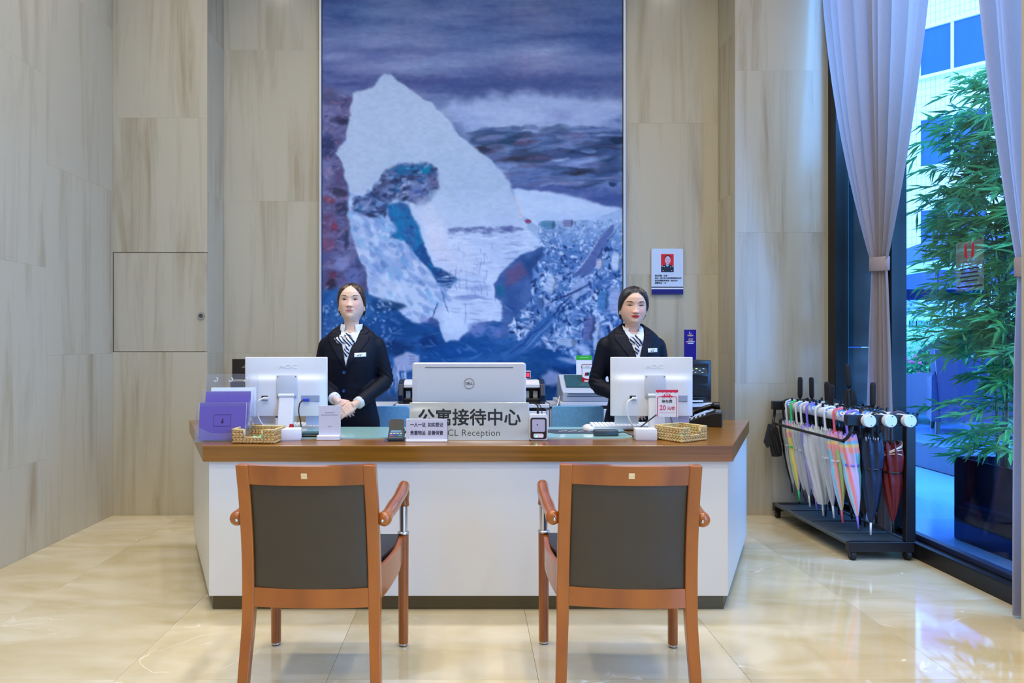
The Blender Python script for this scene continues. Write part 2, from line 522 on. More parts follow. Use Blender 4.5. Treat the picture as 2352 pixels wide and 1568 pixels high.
def slab_wall(name, label, org, u, n, width, height, cols, rows, stagger=0.0, thick=0.02, back=0.16, skip=None, trim=(0.0, 0.0)):
    """stone-clad wall: core (structure) + one object per slab. org: lower corner on the finished face, u: along, n: outward normal"""
    u = Vector(u); n = Vector(n); org = Vector(org)
    core = MB()
    cw = width - trim[0] - trim[1]
    c = org + u * (trim[0] + cw / 2) - n * (thick + back / 2) + Vector((0, 0, height / 2))
    sx = abs(u.x) * cw + abs(n.x) * back
    sy = abs(u.y) * cw + abs(n.y) * back
    core.box(c, (sx, sy, height))
    w = core.build(name, mat('wall_core', RGB(120, 112, 100), 0.9, noise=((3, 3, 3), 0.05)))
    tag(w, label, kind='structure')
    g = 0.0003
    for ci in range(len(cols) - 1):
        rr = list(rows)
        if stagger and ci % 2:
            rr = [rows[0]] + [min(r + stagger, height) for r in rows[:-1]] + [height]
            rr = sorted(set(rr))
        for ri in range(len(rr) - 1):
            a0, a1, b0, b1 = cols[ci] + g, cols[ci + 1] - g, rr[ri] + g, rr[ri + 1] - g
            if skip and skip((a0 + a1) / 2, (b0 + b1) / 2): continue
            if a1 - a0 < 0.01 or b1 - b0 < 0.01: continue
            c = org + u * (a0 + a1) / 2 - n * thick / 2 + Vector((0, 0, (b0 + b1) / 2))
            b = MB().box((0, 0, 0), (abs(u.x) * (a1 - a0) + abs(n.x) * thick, abs(u.y) * (a1 - a0) + abs(n.y) * thick, b1 - b0))
            o = b.build('stone_slab', M_STONE, w)
            o.location = c
    return w
def frange(a, b, st):
    out = [a]
    while out[-1] + st < b - 0.05: out.append(out[-1] + st)
    return out + [b]
wl = slab_wall('wall_left', 'pale stone side wall on the left', (-RX, YF, 0), (0, 1, 0), (1, 0, 0), YB - YF + 0.4, HC, frange(0, YB - YF, 0.78), frange(0, HC, 1.2), 0.55)
XW = RX - XREC
wbl = slab_wall('wall_back_left', 'stone wall face with the access panel left of the desk niche', (-RX, YB, 0), (1, 0, 0), (0, -1, 0), XW, HC, [0, XW],
                [0, 1.212, 1.952, 2.95, 3.95, HC], skip=lambda a, b: 1.212 < b < 1.952, back=0.31, trim=(0, 0.08))
slab_wall('wall_return_left', 'narrow stone return of the niche on the left', (-XREC, YB + 0.02, 0), (0, 1, 0), (1, 0, 0), YREC - YB - 0.02, HC, [0, YREC - YB - 0.02], frange(0, HC, 1.2), back=0.05)
slab_wall('wall_back', 'pale stone back wall of the niche behind the painting', (-XREC - 0.4, YREC, 0), (1, 0, 0), (0, -1, 0), 2 * XREC + 0.8, HC,
          [0.4, 1.18, 1.77, 2.36, 2.95, 3.54, 2 * XREC + 0.4], frange(0, HC, 1.2), 0.62)
slab_wall('wall_return_right', 'narrow stone return of the niche on the right', (XREC, YB + 0.02, 0), (0, 1, 0), (-1, 0, 0), YREC - YB - 0.02, HC, [0, YREC - YB - 0.02], frange(0, HC, 1.2), back=0.05)
slab_wall('wall_back_right', 'stone wall face behind the umbrella rack', (XREC, YB, 0), (1, 0, 0), (0, -1, 0), XW, HC, [0, XW], [0, 0.98, 2.1, 3.3, HC], back=0.31, trim=(0.08, 0))
# wall behind the viewer
wf = MB().box((0, YF - 0.08, HC / 2), (2 * RX + 0.4, 0.16, HC)).build('wall_front', mat('cream_wall_paint', RGB(205, 196, 180), 0.7, noise=((3, 3, 3), 0.02)))
tag(wf, 'cream wall behind the viewer', kind='structure')
ceil = MB().box((0, (YF + YREC) / 2, HC + 0.06), (2 * RX + 0.6, YREC - YF + 0.4, 0.12)).build('ceiling', mat('white_ceiling_paint', RGB(232, 228, 220), 0.8, noise=((3, 3, 3), 0.02)))
tag(ceil, 'white lobby ceiling', kind='structure')

# stone pier and glazed right wall
PIER_X, PIER_Y = 2.438, 2.97
wr = slab_wall('wall_right', 'pale stone pier at the right edge beside the curtain', (PIER_X, 0.9, 0), (0, 1, 0), (-1, 0, 0), PIER_Y - 0.9, HC, frange(0, PIER_Y - 0.9, 0.75), frange(0, HC, 1.2), back=0.30)
wr2 = MB().box((RX + 0.08, (YF - 2.4) / 2 - 0.3, HC / 2), (0.16, (-2.4 - YF) + 0.6, HC)).build('wall_right_rear', MATS['cream_wall_paint'])
tag(wr2, 'cream right-hand wall behind the viewer', kind='structure')

M_FRAME = mat('dark_bronze_frame', RGB(26, 25, 27), 0.35, 0.3, noise=((30, 30, 3), 0.08))
def window(name, label, y0, y1, mull, solid=None):
    w = MB()
    w.box((RX + 0.05, (y0 + y1) / 2, 0.045), (0.16, y1 - y0, 0.09), 0.004, 1)            # sill upstand
    win = w.build(name, M_FRAME)
    tag(win, label, kind='structure')
    MB().box((RX + 0.05, (y0 + y1) / 2, HC - 0.15), (0.14, y1 - y0, 0.3)).build('head_frame', M_FRAME, win)
    for y in mull:
        MB().box((RX + 0.04, y[0], HC / 2), (0.10, y[1], HC - 0.1), 0.004, 1).build('mullion', M_FRAME, win)
    MB().box((RX + 0.06, (y0 + y1) / 2, 0.105), (0.05, y1 - y0, 0.03), 0.003, 1).build('glazing_bead', mat('blue_grey_gasket', RGB(30, 40, 70), 0.4, noise=((9, 9, 9), 0.03)), win)
    edges = [y0] + [m[0] for m in mull if y0 + 0.2 < m[0] < y1 - 0.2] + [y1]
    for a, b in zip(edges[:-1], edges[1:]):
        if solid and solid[0] - 0.1 < (a + b) / 2 < solid[1] + 0.1:
            MB().box((RX + 0.05, (a + b) / 2, HC / 2), (0.03, b - a, HC - 0.1)).build('dark_panel', mat('dark_teal_panel', RGB(22, 44, 52), 0.2, 0.0, noise=((3, 3, 1), 0.06)), win, label='dark teal spandrel panel')
        else:
            MB().box((RX + 0.06, (a + b) / 2, HC / 2), (0.006, b - a - 0.02, HC - 0.16)).build('pane', M_GLASS, win, label='clear glass pane')
    return win
window('window_1', 'tall dark-framed window beside the umbrella rack', PIER_Y - 0.1, YB, [(PIER_Y - 0.07, 0.06), (4.30, 0.14), (4.93, 0.1)])
window('fill_window', 'unseen dark-framed window on the right beside the viewer, added for blue fill', -2.4, 0.9, [(-2.37, 0.06), (-1.3, 0.06), (-0.2, 0.06), (0.87, 0.06)])  # out of view, added to let in extra blue fill daylight

# access panel with its lock
ap = MB().box((0, 0.012, 0), (XW - 0.006, 0.02, 0.732), 0.001, 1).build('door_1', M_STONE)
ap.location = (-RX + XW / 2, YB, 1.582)
tag(ap, 'square stone access door with round metal lock in the left wall', kind='structure')
lk = MB().lathe([(0.0, -0.006), (0.026, -0.006), (0.027, -0.003), (0.027, 0.004)], (X(462, YB) - ap.location.x, 0, Z(725, YB) - 1.582), 24, 'y').build('lock', M_CHROME, ap, auto=40)
MB().lathe([(0.0, -0.009), (0.016, -0.009), (0.017, -0.006)], (X(462, YB) - ap.location.x, 0, Z(725, YB) - 1.582), 20, 'y').build('lock_cylinder', mat('grey_steel', RGB(110, 110, 115), 0.35, 1.0, noise=((9, 9, 9), 0.05)), lk)
MB().box((X(462, YB) - ap.location.x, -0.0095, Z(725, YB) - 1.578), (0.003, 0.002, 0.014)).build('keyhole', M_INK, lk)

# ceiling downlights
M_LENS = mat('lamp_lens', RGB(255, 246, 230), 0.4, emit=((1.0, 0.95, 0.86, 1), 6.0))
n = 0
for yy in (-2.4, -0.7, 1.0, 2.7, 3.9):
    for xx in (-1.95, -0.65, 0.65, 1.95):
        lab = 'recessed ceiling downlight above the lobby'
        dl = thing('downlight', lab, 'lamp', (xx, yy, HC), group='recessed ceiling downlights')
        MB().lathe([(0.10, -0.002), (0.125, -0.008), (0.13, 0.0)], seg=24).build('trim_ring', M_WHITE, dl, smooth=True)
        MB().lathe([(0.0, -0.012), (0.095, -0.012), (0.098, -0.003)], seg=20).build('lens', M_LENS, dl)
        ld = bpy.data.lights.new('downlight_bulb', 'AREA'); ld.shape = 'DISK'; ld.size = 0.18
        ld.energy = LAMP_POWER; ld.color = LAMP_COLOR; ld.spread = math.radians(128)
        lo = bpy.data.objects.new('bulb', ld); COL.objects.link(lo); lo.parent = dl; lo.location = (0, 0, -0.02)
# ------------------------------------------------------------------ reception desk
ZT = 0.79
desk = thing('reception_desk', 'white reception desk with thick golden oak top and splayed ends', 'desk', (0, 3.2, 0))
Y0 = 3.2
def dpoly(pts): return [(x, y - Y0) for x, y in pts]
top = dpoly([(-1.269, 3.172), (1.238, 3.172), (1.752, 4.224), (1.33, 4.224), (1.20, 3.885), (-1.20, 3.885), (-1.33, 4.224), (-1.775, 4.224)])
# solid timber top: concave outline split in convex pieces that share edges
def concave_prism(mb, poly, z0, z1):
    bm = bmesh.new()
    vs = [bm.verts.new((x, y, z0)) for x, y in poly]
    f = bm.faces.new(vs)
    r = bmesh.ops.extrude_face_region(bm, geom=[f])
    for v in [g for g in r['geom'] if isinstance(g, bmesh.types.BMVert)]: v.co.z = z1
    bmesh.ops.recalc_face_normals(bm, faces=bm.faces)
    top_e = [e for e in bm.edges]
    bmesh.ops.bevel(bm, geom=top_e, offset=0.0015, segments=1, affect='EDGES')
    bm.verts.index_update()
    mb.add([v.co for v in bm.verts], [tuple(v.index for v in f.verts) for f in bm.faces]); bm.free()
b = MB(); concave_prism(b, top, 0.714, ZT); b.build('oak_top', M_DESKWOOD, desk)
body = dpoly([(-1.247, 3.192), (1.222, 3.192), (1.735, 4.222), (1.70, 4.222), (1.198, 3.215), (-1.223, 3.215), (-1.71, 4.222), (-1.745, 4.222)])
MB().box((-0.0125, 3.202 - Y0, 0.393), (2.469, 0.02, 0.642)).build('front_panel', M_WHITE, desk)
MB().prism(dpoly([(1.222, 3.193), (1.735, 4.222), (1.712, 4.222), (1.205, 3.212)]), 0.072, 0.714).build('side_panel', M_WHITE, desk)
MB().prism(dpoly([(-1.247, 3.193), (-1.745, 4.222), (-1.722, 4.222), (-1.23, 3.212)]), 0.072, 0.714).build('side_panel', M_WHITE, desk)
M_PLINTH = mat('bronze_plinth_metal', RGB(92, 84, 62), 0.35, 0.6, noise=((1, 20, 60), 0.06))
MB().prism(dpoly([(-1.238, 3.215), (1.21, 3.215), (1.71, 4.22), (1.69, 4.22), (1.20, 3.235), (-1.228, 3.235), (-1.70, 4.22), (-1.72, 4.22)]), 0.0, 0.072).build('plinth', M_PLINTH, desk)
MB().box((0, 0.66, 0.36), (2.3, 0.02, 0.70)).build('modesty_panel', M_WHITE, desk)
# glass cover on the desk top
gl = MB().prism(rounded(1.82, 0.44, 0.02), 0, 0.006)
gm = mat('teal_desk_glass', RGB(158, 204, 206), 0.06, 0.0, 0.6, noise=((3, 3, 3), 0.02))
g = gl.build('desk_glass', gm); g.location = (-0.07, 3.625, ZT)
tag(g, 'pale teal glass sheet lying on the desk top', 'glass')

# ------------------------------------------------------------------ armchairs
M_GLIDE = mat('black_rubber', RGB(15, 15, 15), 0.7, noise=((9, 9, 9), 0.02))
M_BRASS = mat('satin_champagne_metal', RGB(225, 205, 165), 0.35, 0.7, noise=((40, 3, 3), 0.05))
def arm_chair(label, loc, rz):
    c = thing('armchair', label, 'chair', loc, rz, 'wooden armchairs in front of the desk')
    # side profile of the rear stiles (y, z): top leans back, leg kicks back
    prof = catmull([(-0.235, 0.0), (-0.222, 0.12), (-0.20, 0.26), (-0.192, 0.40), (-0.205, 0.56), (-0.235, 0.72), (-0.272, 0.858)], 5)
    hw = lambda z: 0.222 + 0.0 * z
    for s in (-1, 1):
        vs = []; fs = []
        for (y, z) in prof:
            t = 0.030 + 0.012 * min(1, z / 0.4)      # depth grows upward
            w = 0.0185 + 0.003 * min(1, z / 0.4)
            xo = s * (0.224 - 0.012 * max(0, z - 0.35))
            if z < 0.3: xo += s * 0.012 * (0.3 - z) / 0.3
            vs += [(xo - w, y - t / 2, z), (xo + w, y - t / 2, z), (xo + w, y + t / 2, z), (xo - w, y + t / 2, z)]
        n = len(prof)
        for i in range(n - 1):
            for k in range(4):
                a = i * 4 + k; bq = i * 4 + (k + 1) % 4
                fs.append((a, bq, bq + 4, a + 4))
        fs += [(3, 2, 1, 0), tuple((n - 1) * 4 + k for k in range(4))]
        o = MB().add(vs, fs).build('rear_leg', M_CHAIRWOOD, c, auto=40)
        md = o.modifiers.new('soft_edges', 'BEVEL'); md.width = 0.004; md.segments = 2; md.limit_method = 'ANGLE'
    def yp(z):
        return float(np.interp(z, [p[1] for p in prof], [p[0] for p in prof]))
    def rail(name, z0, z1, th, bow, material, x0=0.205, inset=0.0, puff=0.0, nz=2, nx=16, crown=0.0):
        """curved cross piece between the stiles following their lean; bow: sag towards the back"""
        vs = []; fs = []
        for side in (0, 1):
            for j in range(nz + 1):
                z = z0 + (z1 - z0) * j / nz
                for i in range(nx + 1):
                    u = -1 + 2 * i / nx
                    e = (1 - abs(u) ** 6) * (1 - abs(2 * j / nz - 1) ** 6)
                    y = yp(z) - bow * (1 - u * u) + (-th / 2 - puff * e if side == 0 else th / 2 + puff * e) + inset
                    vs.append((u * (x0 - 0.012 * max(0, z - 0.35)), y, z - crown * (1 - u * u) * (1 if j == nz else 0)))
        N = (nx + 1) * (nz + 1)
        for side in (0, 1):
            for j in range(nz):
                for i in range(nx):
                    a = side * N + j * (nx + 1) + i
                    fs.append((a, a + 1, a + nx + 2, a + nx + 1))
        for i in range(nx):
            fs.append((i, i + 1, N + i + 1, N + i))
            a = nz * (nx + 1) + i
            fs.append((a, a + 1, N + a + 1, N + a))
        for j in range(nz):
            a = j * (nx + 1); fs.append((a, a + nx + 1, N + a + nx + 1, N + a))
            a = j * (nx + 1) + nx; fs.append((a, a + nx + 1, N + a + nx + 1, N + a))
        return MB().add(vs, fs).build(name, material, c, auto=40)
    rail('top_rail', 0.788, 0.857, 0.034, 0.024, M_CHAIRWOOD)
    rail('bottom_rail', 0.345, 0.412, 0.034, 0.016, M_CHAIRWOOD)
    rail('back_pad', 0.409, 0.792, 0.022, 0.021, M_BLACKLEATHER, 0.204, 0.0, 0.012, 16, 22)
    ins = MB().box((0, 0, 0), (0.021, 0.004, 0.020), 0.001, 1).build('inlay', M_BRASS, c, label='small square champagne metal inlay')
    ins.location = (0, yp(0.823) - 0.024 - 0.0175, 0.823); ins.rotation_euler = (0.24, 0, 0)
    fy = 0.262
    for s in (-1, 1):
        fx = s * 0.270
        MB().cyl((fx, fy, 0.012), (fx, fy, 0.468), 0.0205, 18, 0.0225).build('front_leg', M_CHAIRWOOD, c, auto=40)
        lg = MB().cyl((fx, fy, 0.004), (fx, fy, 0.026), 0.0195, 18).build('foot_ring', M_CHROME, c, auto=40)
        MB().cyl((fx, fy, 0.0), (fx, fy, 0.006), 0.017, 14).build('glide', M_GLIDE, lg)
        MB().lathe([(0.019, 0.0), (0.0255, 0.004), (0.0255, 0.010), (0.019, 0.014)], (fx, fy, 0.468), 18).build('collar', M_CHROME, c, smooth=True)
        MB().cyl((fx, fy, 0.478), (fx, fy + 0.003, 0.60), 0.0165, 16, 0.0195).build('arm_post', M_CHROME, c, auto=40)
        pts = catmull([(s * 0.255, -0.235, 0.655), (s * 0.262, -0.19, 0.659), (s * 0.27, -0.05, 0.664), (s * 0.278, 0.10, 0.673), (s * 0.278, 0.20, 0.680), (s * 0.273, 0.252, 0.665), (s * 0.270, 0.268, 0.625), (s * 0.270, 0.268, 0.588)], 5)
        nn = len(pts)
        rs = [0.0265 * (0.45 + 0.55 * min(1, (i + 0.4) / 3)) if i < 3 else (0.0265 if i < 8 else 0.0225) for i in range(nn)]
        rs = [0.012, 0.021, 0.0255, 0.0265, 0.026] + [0.0235 - 0.001 * math.sin(i) for i in range(nn - 5)]
        a = MB().tube(pts, rs, 16).build('armrest', M_CHAIRWOOD, c, smooth=True)
        # screw cover on the knob end
        MB().sphere((s * 0.255, -0.2355, 0.655), 0.006, 10, 6).build('screw_cover', M_CHROME, a)
        # side apron, bowed outward
        vs = []; fs = []
        ap = catmull([(s * 0.222, -0.19), (s * 0.246, -0.05), (s * 0.262, 0.10), (s * 0.262, 0.25)], 5)
        for i, (x, y) in enumerate(ap):
            t = i / (len(ap) - 1)
            zt = 0.466 - 0.006 * math.sin(t * math.pi); zb = 0.352 + 0.03 * t ** 2
            for dx in (-0.010, 0.010):
                vs += [(x + dx, y, zb), (x + dx, y, zt)]
        for i in range(len(ap) - 1):
            a0 = i * 4; a1 = a0 + 4
            fs += [(a0, a1, a1 + 1, a0 + 1), (a0 + 2, a0 + 3, a1 + 3, a1 + 2), (a0 + 1, a1 + 1, a1 + 3, a0 + 3), (a0, a0 + 2, a1 + 2, a1)]
        fs += [(0, 1, 3, 2), (len(vs) - 4, len(vs) - 2, len(vs) - 1, len(vs) - 3)]
        MB().add(vs, fs).build('side_rail', M_CHAIRWOOD, c, auto=40)
    MB().box((0, 0.258, 0.41), (0.50, 0.022, 0.08), 0.004, 2).build('front_rail', M_CHAIRWOOD, c)
    MB().prism([(-0.205, -0.18), (0.205, -0.18), (0.252, 0.10), (0.254, 0.245), (-0.254, 0.245), (-0.252, 0.10)], 0.40, 0.474).build('seat', mat('black_seat_leather', RGB(24, 26, 32), 0.35, bump=(160, 0.1), noise=((6, 6, 6), 0.05)), c)
    return c
arm_chair('wooden armchair in front of the desk on the left', (-0.560, 2.572, 0), math.radians(-1.0))
arm_chair('wooden armchair in front of the desk on the right', (0.562, 2.572, 0), math.radians(-3.5))
# ------------------------------------------------------------------ things on the desk
ZG = ZT + 0.006
def on(px, py, z=ZT):
    d = (EYE - z) * F / (py - CY)
    return Vector((X(px, d), d, z))

# ---- monitors seen from behind
M_SHADE = mat('pale_grey_plastic', RGB(196, 202, 214), 0.42, noise=((30, 30, 30), 0.01))
M_BLUEPLUG = mat('blue_plug_plastic', RGB(20, 60, 190), 0.4, noise=((30, 30, 30), 0.05))
M_BLACKCABLE = mat('black_cable', RGB(14, 14, 16), 0.5, noise=((30, 30, 30), 0.05))
M_WHITECABLE = mat('white_cable', RGB(230, 232, 236), 0.4, noise=((30, 30, 30), 0.02))
def monitor(label, cx, d, rz):
    m = thing('computer_monitor', label, 'monitor', (cx, d, ZG), rz)
    w, z0, z1 = 0.441, 0.084, 0.404
    tilt = Matrix.Rotation(math.radians(-4), 4, 'X')
    # housing: slightly bulged back shell, step across the upper third
    prof = [(-w / 2, z0), (w / 2, z0), (w / 2, z1), (-w / 2, z1)]
    sh = MB()
    sh.box((0, 0.012, (z0 + z1) / 2), (w, 0.024, z1 - z0), 0.004, 2)
    vs = []; fs = []
    nx, nz = 24, 20
    for j in range(nz + 1):
        z = z0 + 0.004 + (z1 - z0 - 0.008) * j / nz
        for i in range(nx + 1):
            u = -1 + 2 * i / nx
            zz = (z - z0) / (z1 - z0)
            hump = 0.020 * (1 / (1 + math.exp(-(0.66 - zz) * 90))) * (1 - 0.6 * abs(u) ** 8) * min(1, (1 - abs(u)) * 9 + 0.08)
            bulge = 0.006 * (1 - u ** 4) * (1 - (2 * zz - 1) ** 4)
            vs.append((u * (w / 2 - 0.004), -hump - bulge, z))
    for j in range(nz):
        for i in range(nx):
            a = j * (nx + 1) + i
            fs.append((a, a + 1, a + nx + 2, a + nx + 1))
    sh.add(vs, fs)
    shell = sh.build('rear_shell', M_WHITEPLASTIC, m, auto=50)
    MB().box((0, 0.0245, (z0 + z1) / 2), (w - 0.02, 0.002, z1 - z0 - 0.03)).build('screen', M_BLACKPLASTIC, m)
    cp = MB().box((0.012, -0.027, 0.245), (0.112, 0.012, 0.128), 0.005, 2).build('cover_plate', M_SHADE, m, auto=40)
    for sx in (-0.047, 0.047):
        for sz in (-0.054, 0.054):
            MB().lathe([(0.0, -0.0005), (0.0028, -0.0005), (0.003, 0.002)], (0.012 + sx, -0.033, 0.245 + sz), 10, 'y').build('screw', M_INK, cp)
    MB().box((0.135, -0.0235, 0.182), (0.10, 0.008, 0.036), 0.003, 1).build('port_recess', mat('grey_recess', RGB(150, 160, 185), 0.5, noise=((30, 30, 30), 0.02)), m)
    MB().box((-0.107, -0.0265, 0.185), (0.034, 0.006, 0.024), 0.002, 1).build('power_socket', M_BLACKPLASTIC, m)
    plug = MB().box((-0.100, -0.037, 0.184), (0.026, 0.018, 0.015), 0.003, 2).build('power_plug', M_WHITECABLE, m)
    MB().tube(catmull([(-0.110, -0.045, 0.184), (-0.138, -0.052, 0.165), (-0.142, -0.05, 0.11), (-0.12, -0.04, 0.05), (-0.085, 0.0, 0.008)], 6), 0.0045, 8).build('power_cord', M_WHITECABLE, m, smooth=True)
    vg = MB().box((0.115, -0.036, 0.174), (0.034, 0.016, 0.016), 0.004, 2).build('video_plug', M_BLUEPLUG, m)
    MB().tube(catmull([(0.102, -0.040, 0.174), (0.084, -0.046, 0.155), (0.08, -0.05, 0.11), (0.09, -0.06, 0.07), (0.10, -0.07, 0.012)], 6), 0.0032, 8).build('video_cord', M_BLACKCABLE, m, smooth=True)
    text('raised_logo', 'AOC', 0.030, mat('logo_plastic', RGB(232, 235, 240), 0.3, noise=((30, 30, 30), 0.01)), m, (0.012, -0.0065, 0.353), depth=0.0008, sx=1.5, bold=0.0002)
    # raked stand column with hinge, foot
    col = MB().prism([(-0.030, 0.0), (-0.090, 0.0), (-0.042, 0.205), (-0.020, 0.205)], -0.028, 0.052, 'x')
    c = col.build('stand_column', M_WHITEPLASTIC, m)
    md = c.modifiers.new('soft_edges', 'BEVEL'); md.width = 0.006; md.segments = 3
    MB().cyl((-0.03, -0.036, 0.196), (0.054, -0.036, 0.196), 0.013, 16).build('hinge', M_SHADE, m, auto=40)
    ft = MB().prism(rounded(0.19, 0.16, 0.02), 0.0, 0.010).build('stand_foot', M_WHITEPLASTIC, m); ft.location = (0.012, -0.02, 0)
    # sheets of paper clipped to the lower edge of the screen
    sheet = MB().box((-0.13, 0.030, 0.075), (0.13, 0.002, 0.075)).build('paper_sheet', M_PAPER, m)
    for k in range(6):
        MB().box((-0.13, 0.0288, 0.048 + k * 0.006), (0.11, 0.0006, 0.0014)).build('printed_line', M_SHADE, sheet)
    MB().box((0.155, 0.030, 0.072), (0.11, 0.002, 0.08)).build('paper_sheet', mat('lilac_paper', RGB(206, 208, 236), 0.6, noise=((9, 9, 9), 0.01)), m)
    return m
dm = 3.63
monitor('white monitor seen from behind, left end of the desk', X(657, dm), dm, math.radians(1.5))
monitor('white monitor seen from behind, beside the parking fee sign', X(1497, dm), dm, math.radians(-1.5))

# ---- silver all-in-one computer
M_SILVER = mat('silver_painted_plastic', RGB(206, 207, 210), 0.28, 0.15, noise=((60, 60, 60), 0.01))
da = 3.52
aio = thing('all_in_one_computer', 'silver all-in-one computer with round logo at the desk centre', 'computer', (X(1077.5, da), da, ZG))
wa = 261 / F * da
b = MB(); b.prism([(x, z + 0.205) for x, z in rounded(wa, 0.345, 0.016)], -0.012, 0.03, 'y')
s_ = b.build('rear_shell', M_SILVER, aio, auto=40)
md = s_.modifiers.new('soft_edges', 'BEVEL'); md.width = 0.008; md.segments = 3; md.limit_method = 'ANGLE'; md.angle_limit = 0.9
MB().box((0, -0.0128, 0.352), (0.462, 0.002, 0.0035)).build('vent_slot', mat('shadow_grey', RGB(95, 97, 104), 0.5, noise=((9, 9, 9), 0.02)), aio)
MB().box((0, 0.031, 0.21), (wa - 0.03, 0.002, 0.32)).build('screen', M_BLACKPLASTIC, aio)
sp = MB().box((-wa / 2 + 0.014, -0.0125, 0.168), (0.024, 0.002, 0.262), 0.0008, 1).build('side_cover', mat('silver_cover', RGB(200, 201, 205), 0.3, 0.15, noise=((60, 60, 60), 0.01)), aio)
M_LOGO = mat('grey_logo_metal', RGB(110, 104, 98), 0.35, 0.5, noise=((9, 9, 9), 0.03))
ring = MB(); ring.tube([(0.0265 * math.cos(a), -0.013, 0.268 + 0.0265 * math.sin(a)) for a in np.linspace(0, 2 * math.pi, 41)], 0.0012, 6, False)
lg = ring.build('logo_ring', M_LOGO, aio, smooth=True)
text('logo_lettering', 'DELL', 0.0165, M_LOGO, lg, (0, -0.0135, 0.268), bold=0.0005, sx=1.05)
MB().prism([(0.03, 0.0), (0.075, 0.0), (0.032, 0.09), (0.02, 0.09)], -0.12, 0.12, 'x').build('stand', M_SILVER, aio)

# ---- brushed steel reception sign
def steel_mat():
    m = bpy.data.materials.new('swirl_polished_steel'); m.use_nodes = True
    nt = m.node_tree; b = nt.nodes['Principled BSDF']
    b.inputs['Metallic'].default_value = 1.0; b.inputs['Roughness'].default_value = 0.24
    b.inputs['Base Color'].default_value = RGB(228, 236, 242)
    tc = nt.nodes.new('ShaderNodeTexCoord'); mp = nt.nodes.new('ShaderNodeMapping'); mp.inputs['Scale'].default_value = (2.5, 1, 7)
    mp.inputs['Rotation'].default_value = (0, 0.35, 0)
    n = nt.nodes.new('ShaderNodeTexNoise'); n.inputs['Scale'].default_value = 1.0; n.inputs['Detail'].default_value = 1
    bp = nt.nodes.new('ShaderNodeBump'); bp.inputs['Strength'].default_value = 0.6; bp.inputs['Distance'].default_value = 0.05
    nt.links.new(tc.outputs['Object'], mp.inputs[0]); nt.links.new(mp.outputs[0], n.inputs['Vector'])
    nt.links.new(n.outputs['Fac'], bp.inputs['Height']); nt.links.new(bp.outputs[0], b.inputs['Normal'])
    return m
ds = 3.345
sg = thing('reception_sign', 'brushed steel sign reading apartment reception centre in black Chinese characters', 'sign', (X(1078, ds), ds, ZT), rx=math.radians(-7))
MB().box((0, 0, 0.0945), (276 / F * ds, 0.003, 0.187), 0.0006, 1).build('steel_plate', steel_mat(), sg)
text('lettering_chinese', '公寓接待中心', 0.0875, M_INK, sg, (0.0, -0.0022, 0.108), heavy=0.0034, space=1.0, sx=0.985)
text('lettering_latin', 'DCL Reception', 0.046, M_INK, sg, (0.005, -0.0022, 0.036), bold=-0.0004, sx=0.97, space=1.06)
MB().prism([(0.002, 0.0), (0.05, 0.0), (0.002, 0.10)], -0.02, 0.02, 'x').build('rear_strut', M_CHROME, sg)

# ---- small white notice in front of it
dn = 3.30
nt_ = thing('notice_sign', 'small white acrylic notice with two lines of dark Chinese text', 'sign', (X(980, dn), dn, ZT), math.radians(0))
pl = MB().box((0, 0.004, 0.060), (94 / F * dn, 0.005, 0.104), 0.0008, 1).build('plate', mat('frosted_white_acrylic', RGB(206, 204, 214), 0.18, noise=((9, 9, 9), 0.01)), nt_)
MB().box((0, 0.0, 0.005), (0.204, 0.03, 0.010), 0.002, 1).build('base', M_WHITEPLASTIC, nt_)
M_NAVYINK = mat('navy_ink', RGB(24, 24, 62), 0.4, noise=((9, 9, 9), 0.03))
text('text_line', '一人一证  如实登记', 0.0225, M_NAVYINK, nt_, (0, 0.0012, 0.082), heavy=0.0007, sx=0.86, space=0.97)
text('text_line', '贵重物品  妥善保管', 0.0225, M_NAVYINK, nt_, (0, 0.0012, 0.042), heavy=0.0007, sx=0.86, space=0.97)
for sx in (-0.09, 0.09):
    for sz in (0.018, 0.104):
        MB().lathe([(0, -0.001), (0.0016, -0.001), (0.0018, 0.001)], (sx, 0.0016, sz), 10, 'y').build('fixing', M_CHROME, nt_)

# ---- tall acrylic stand (its code squares are left out)
dq = 3.37
qs = thing('acrylic_notice_stand', 'upright white acrylic notice on a white foot beside the left monitor', 'sign', (X(757, dq), dq, ZT), math.radians(2))
MB().box((0, 0.004, 0.093), (0.110, 0.004, 0.156), 0.0008, 1).build('plate', mat('frosted_white_acrylic', RGB(206, 204, 214), 0.18), qs)
MB().box((-0.003, -0.002, 0.012), (0.114, 0.05, 0.024), 0.003, 1).build('foot', M_WHITEPLASTIC, qs)
M_FAINT = mat('faint_grey_ink', RGB(166, 164, 174), 0.5, noise=((9, 9, 9), 0.02))
for zz, wd in ((0.136, 0.046), (0.124, 0.086), (0.066, 0.016)):
    MB().box((0, 0.0017, zz), (wd, 0.0006, 0.0045)).build('printed_line', M_FAINT, qs)

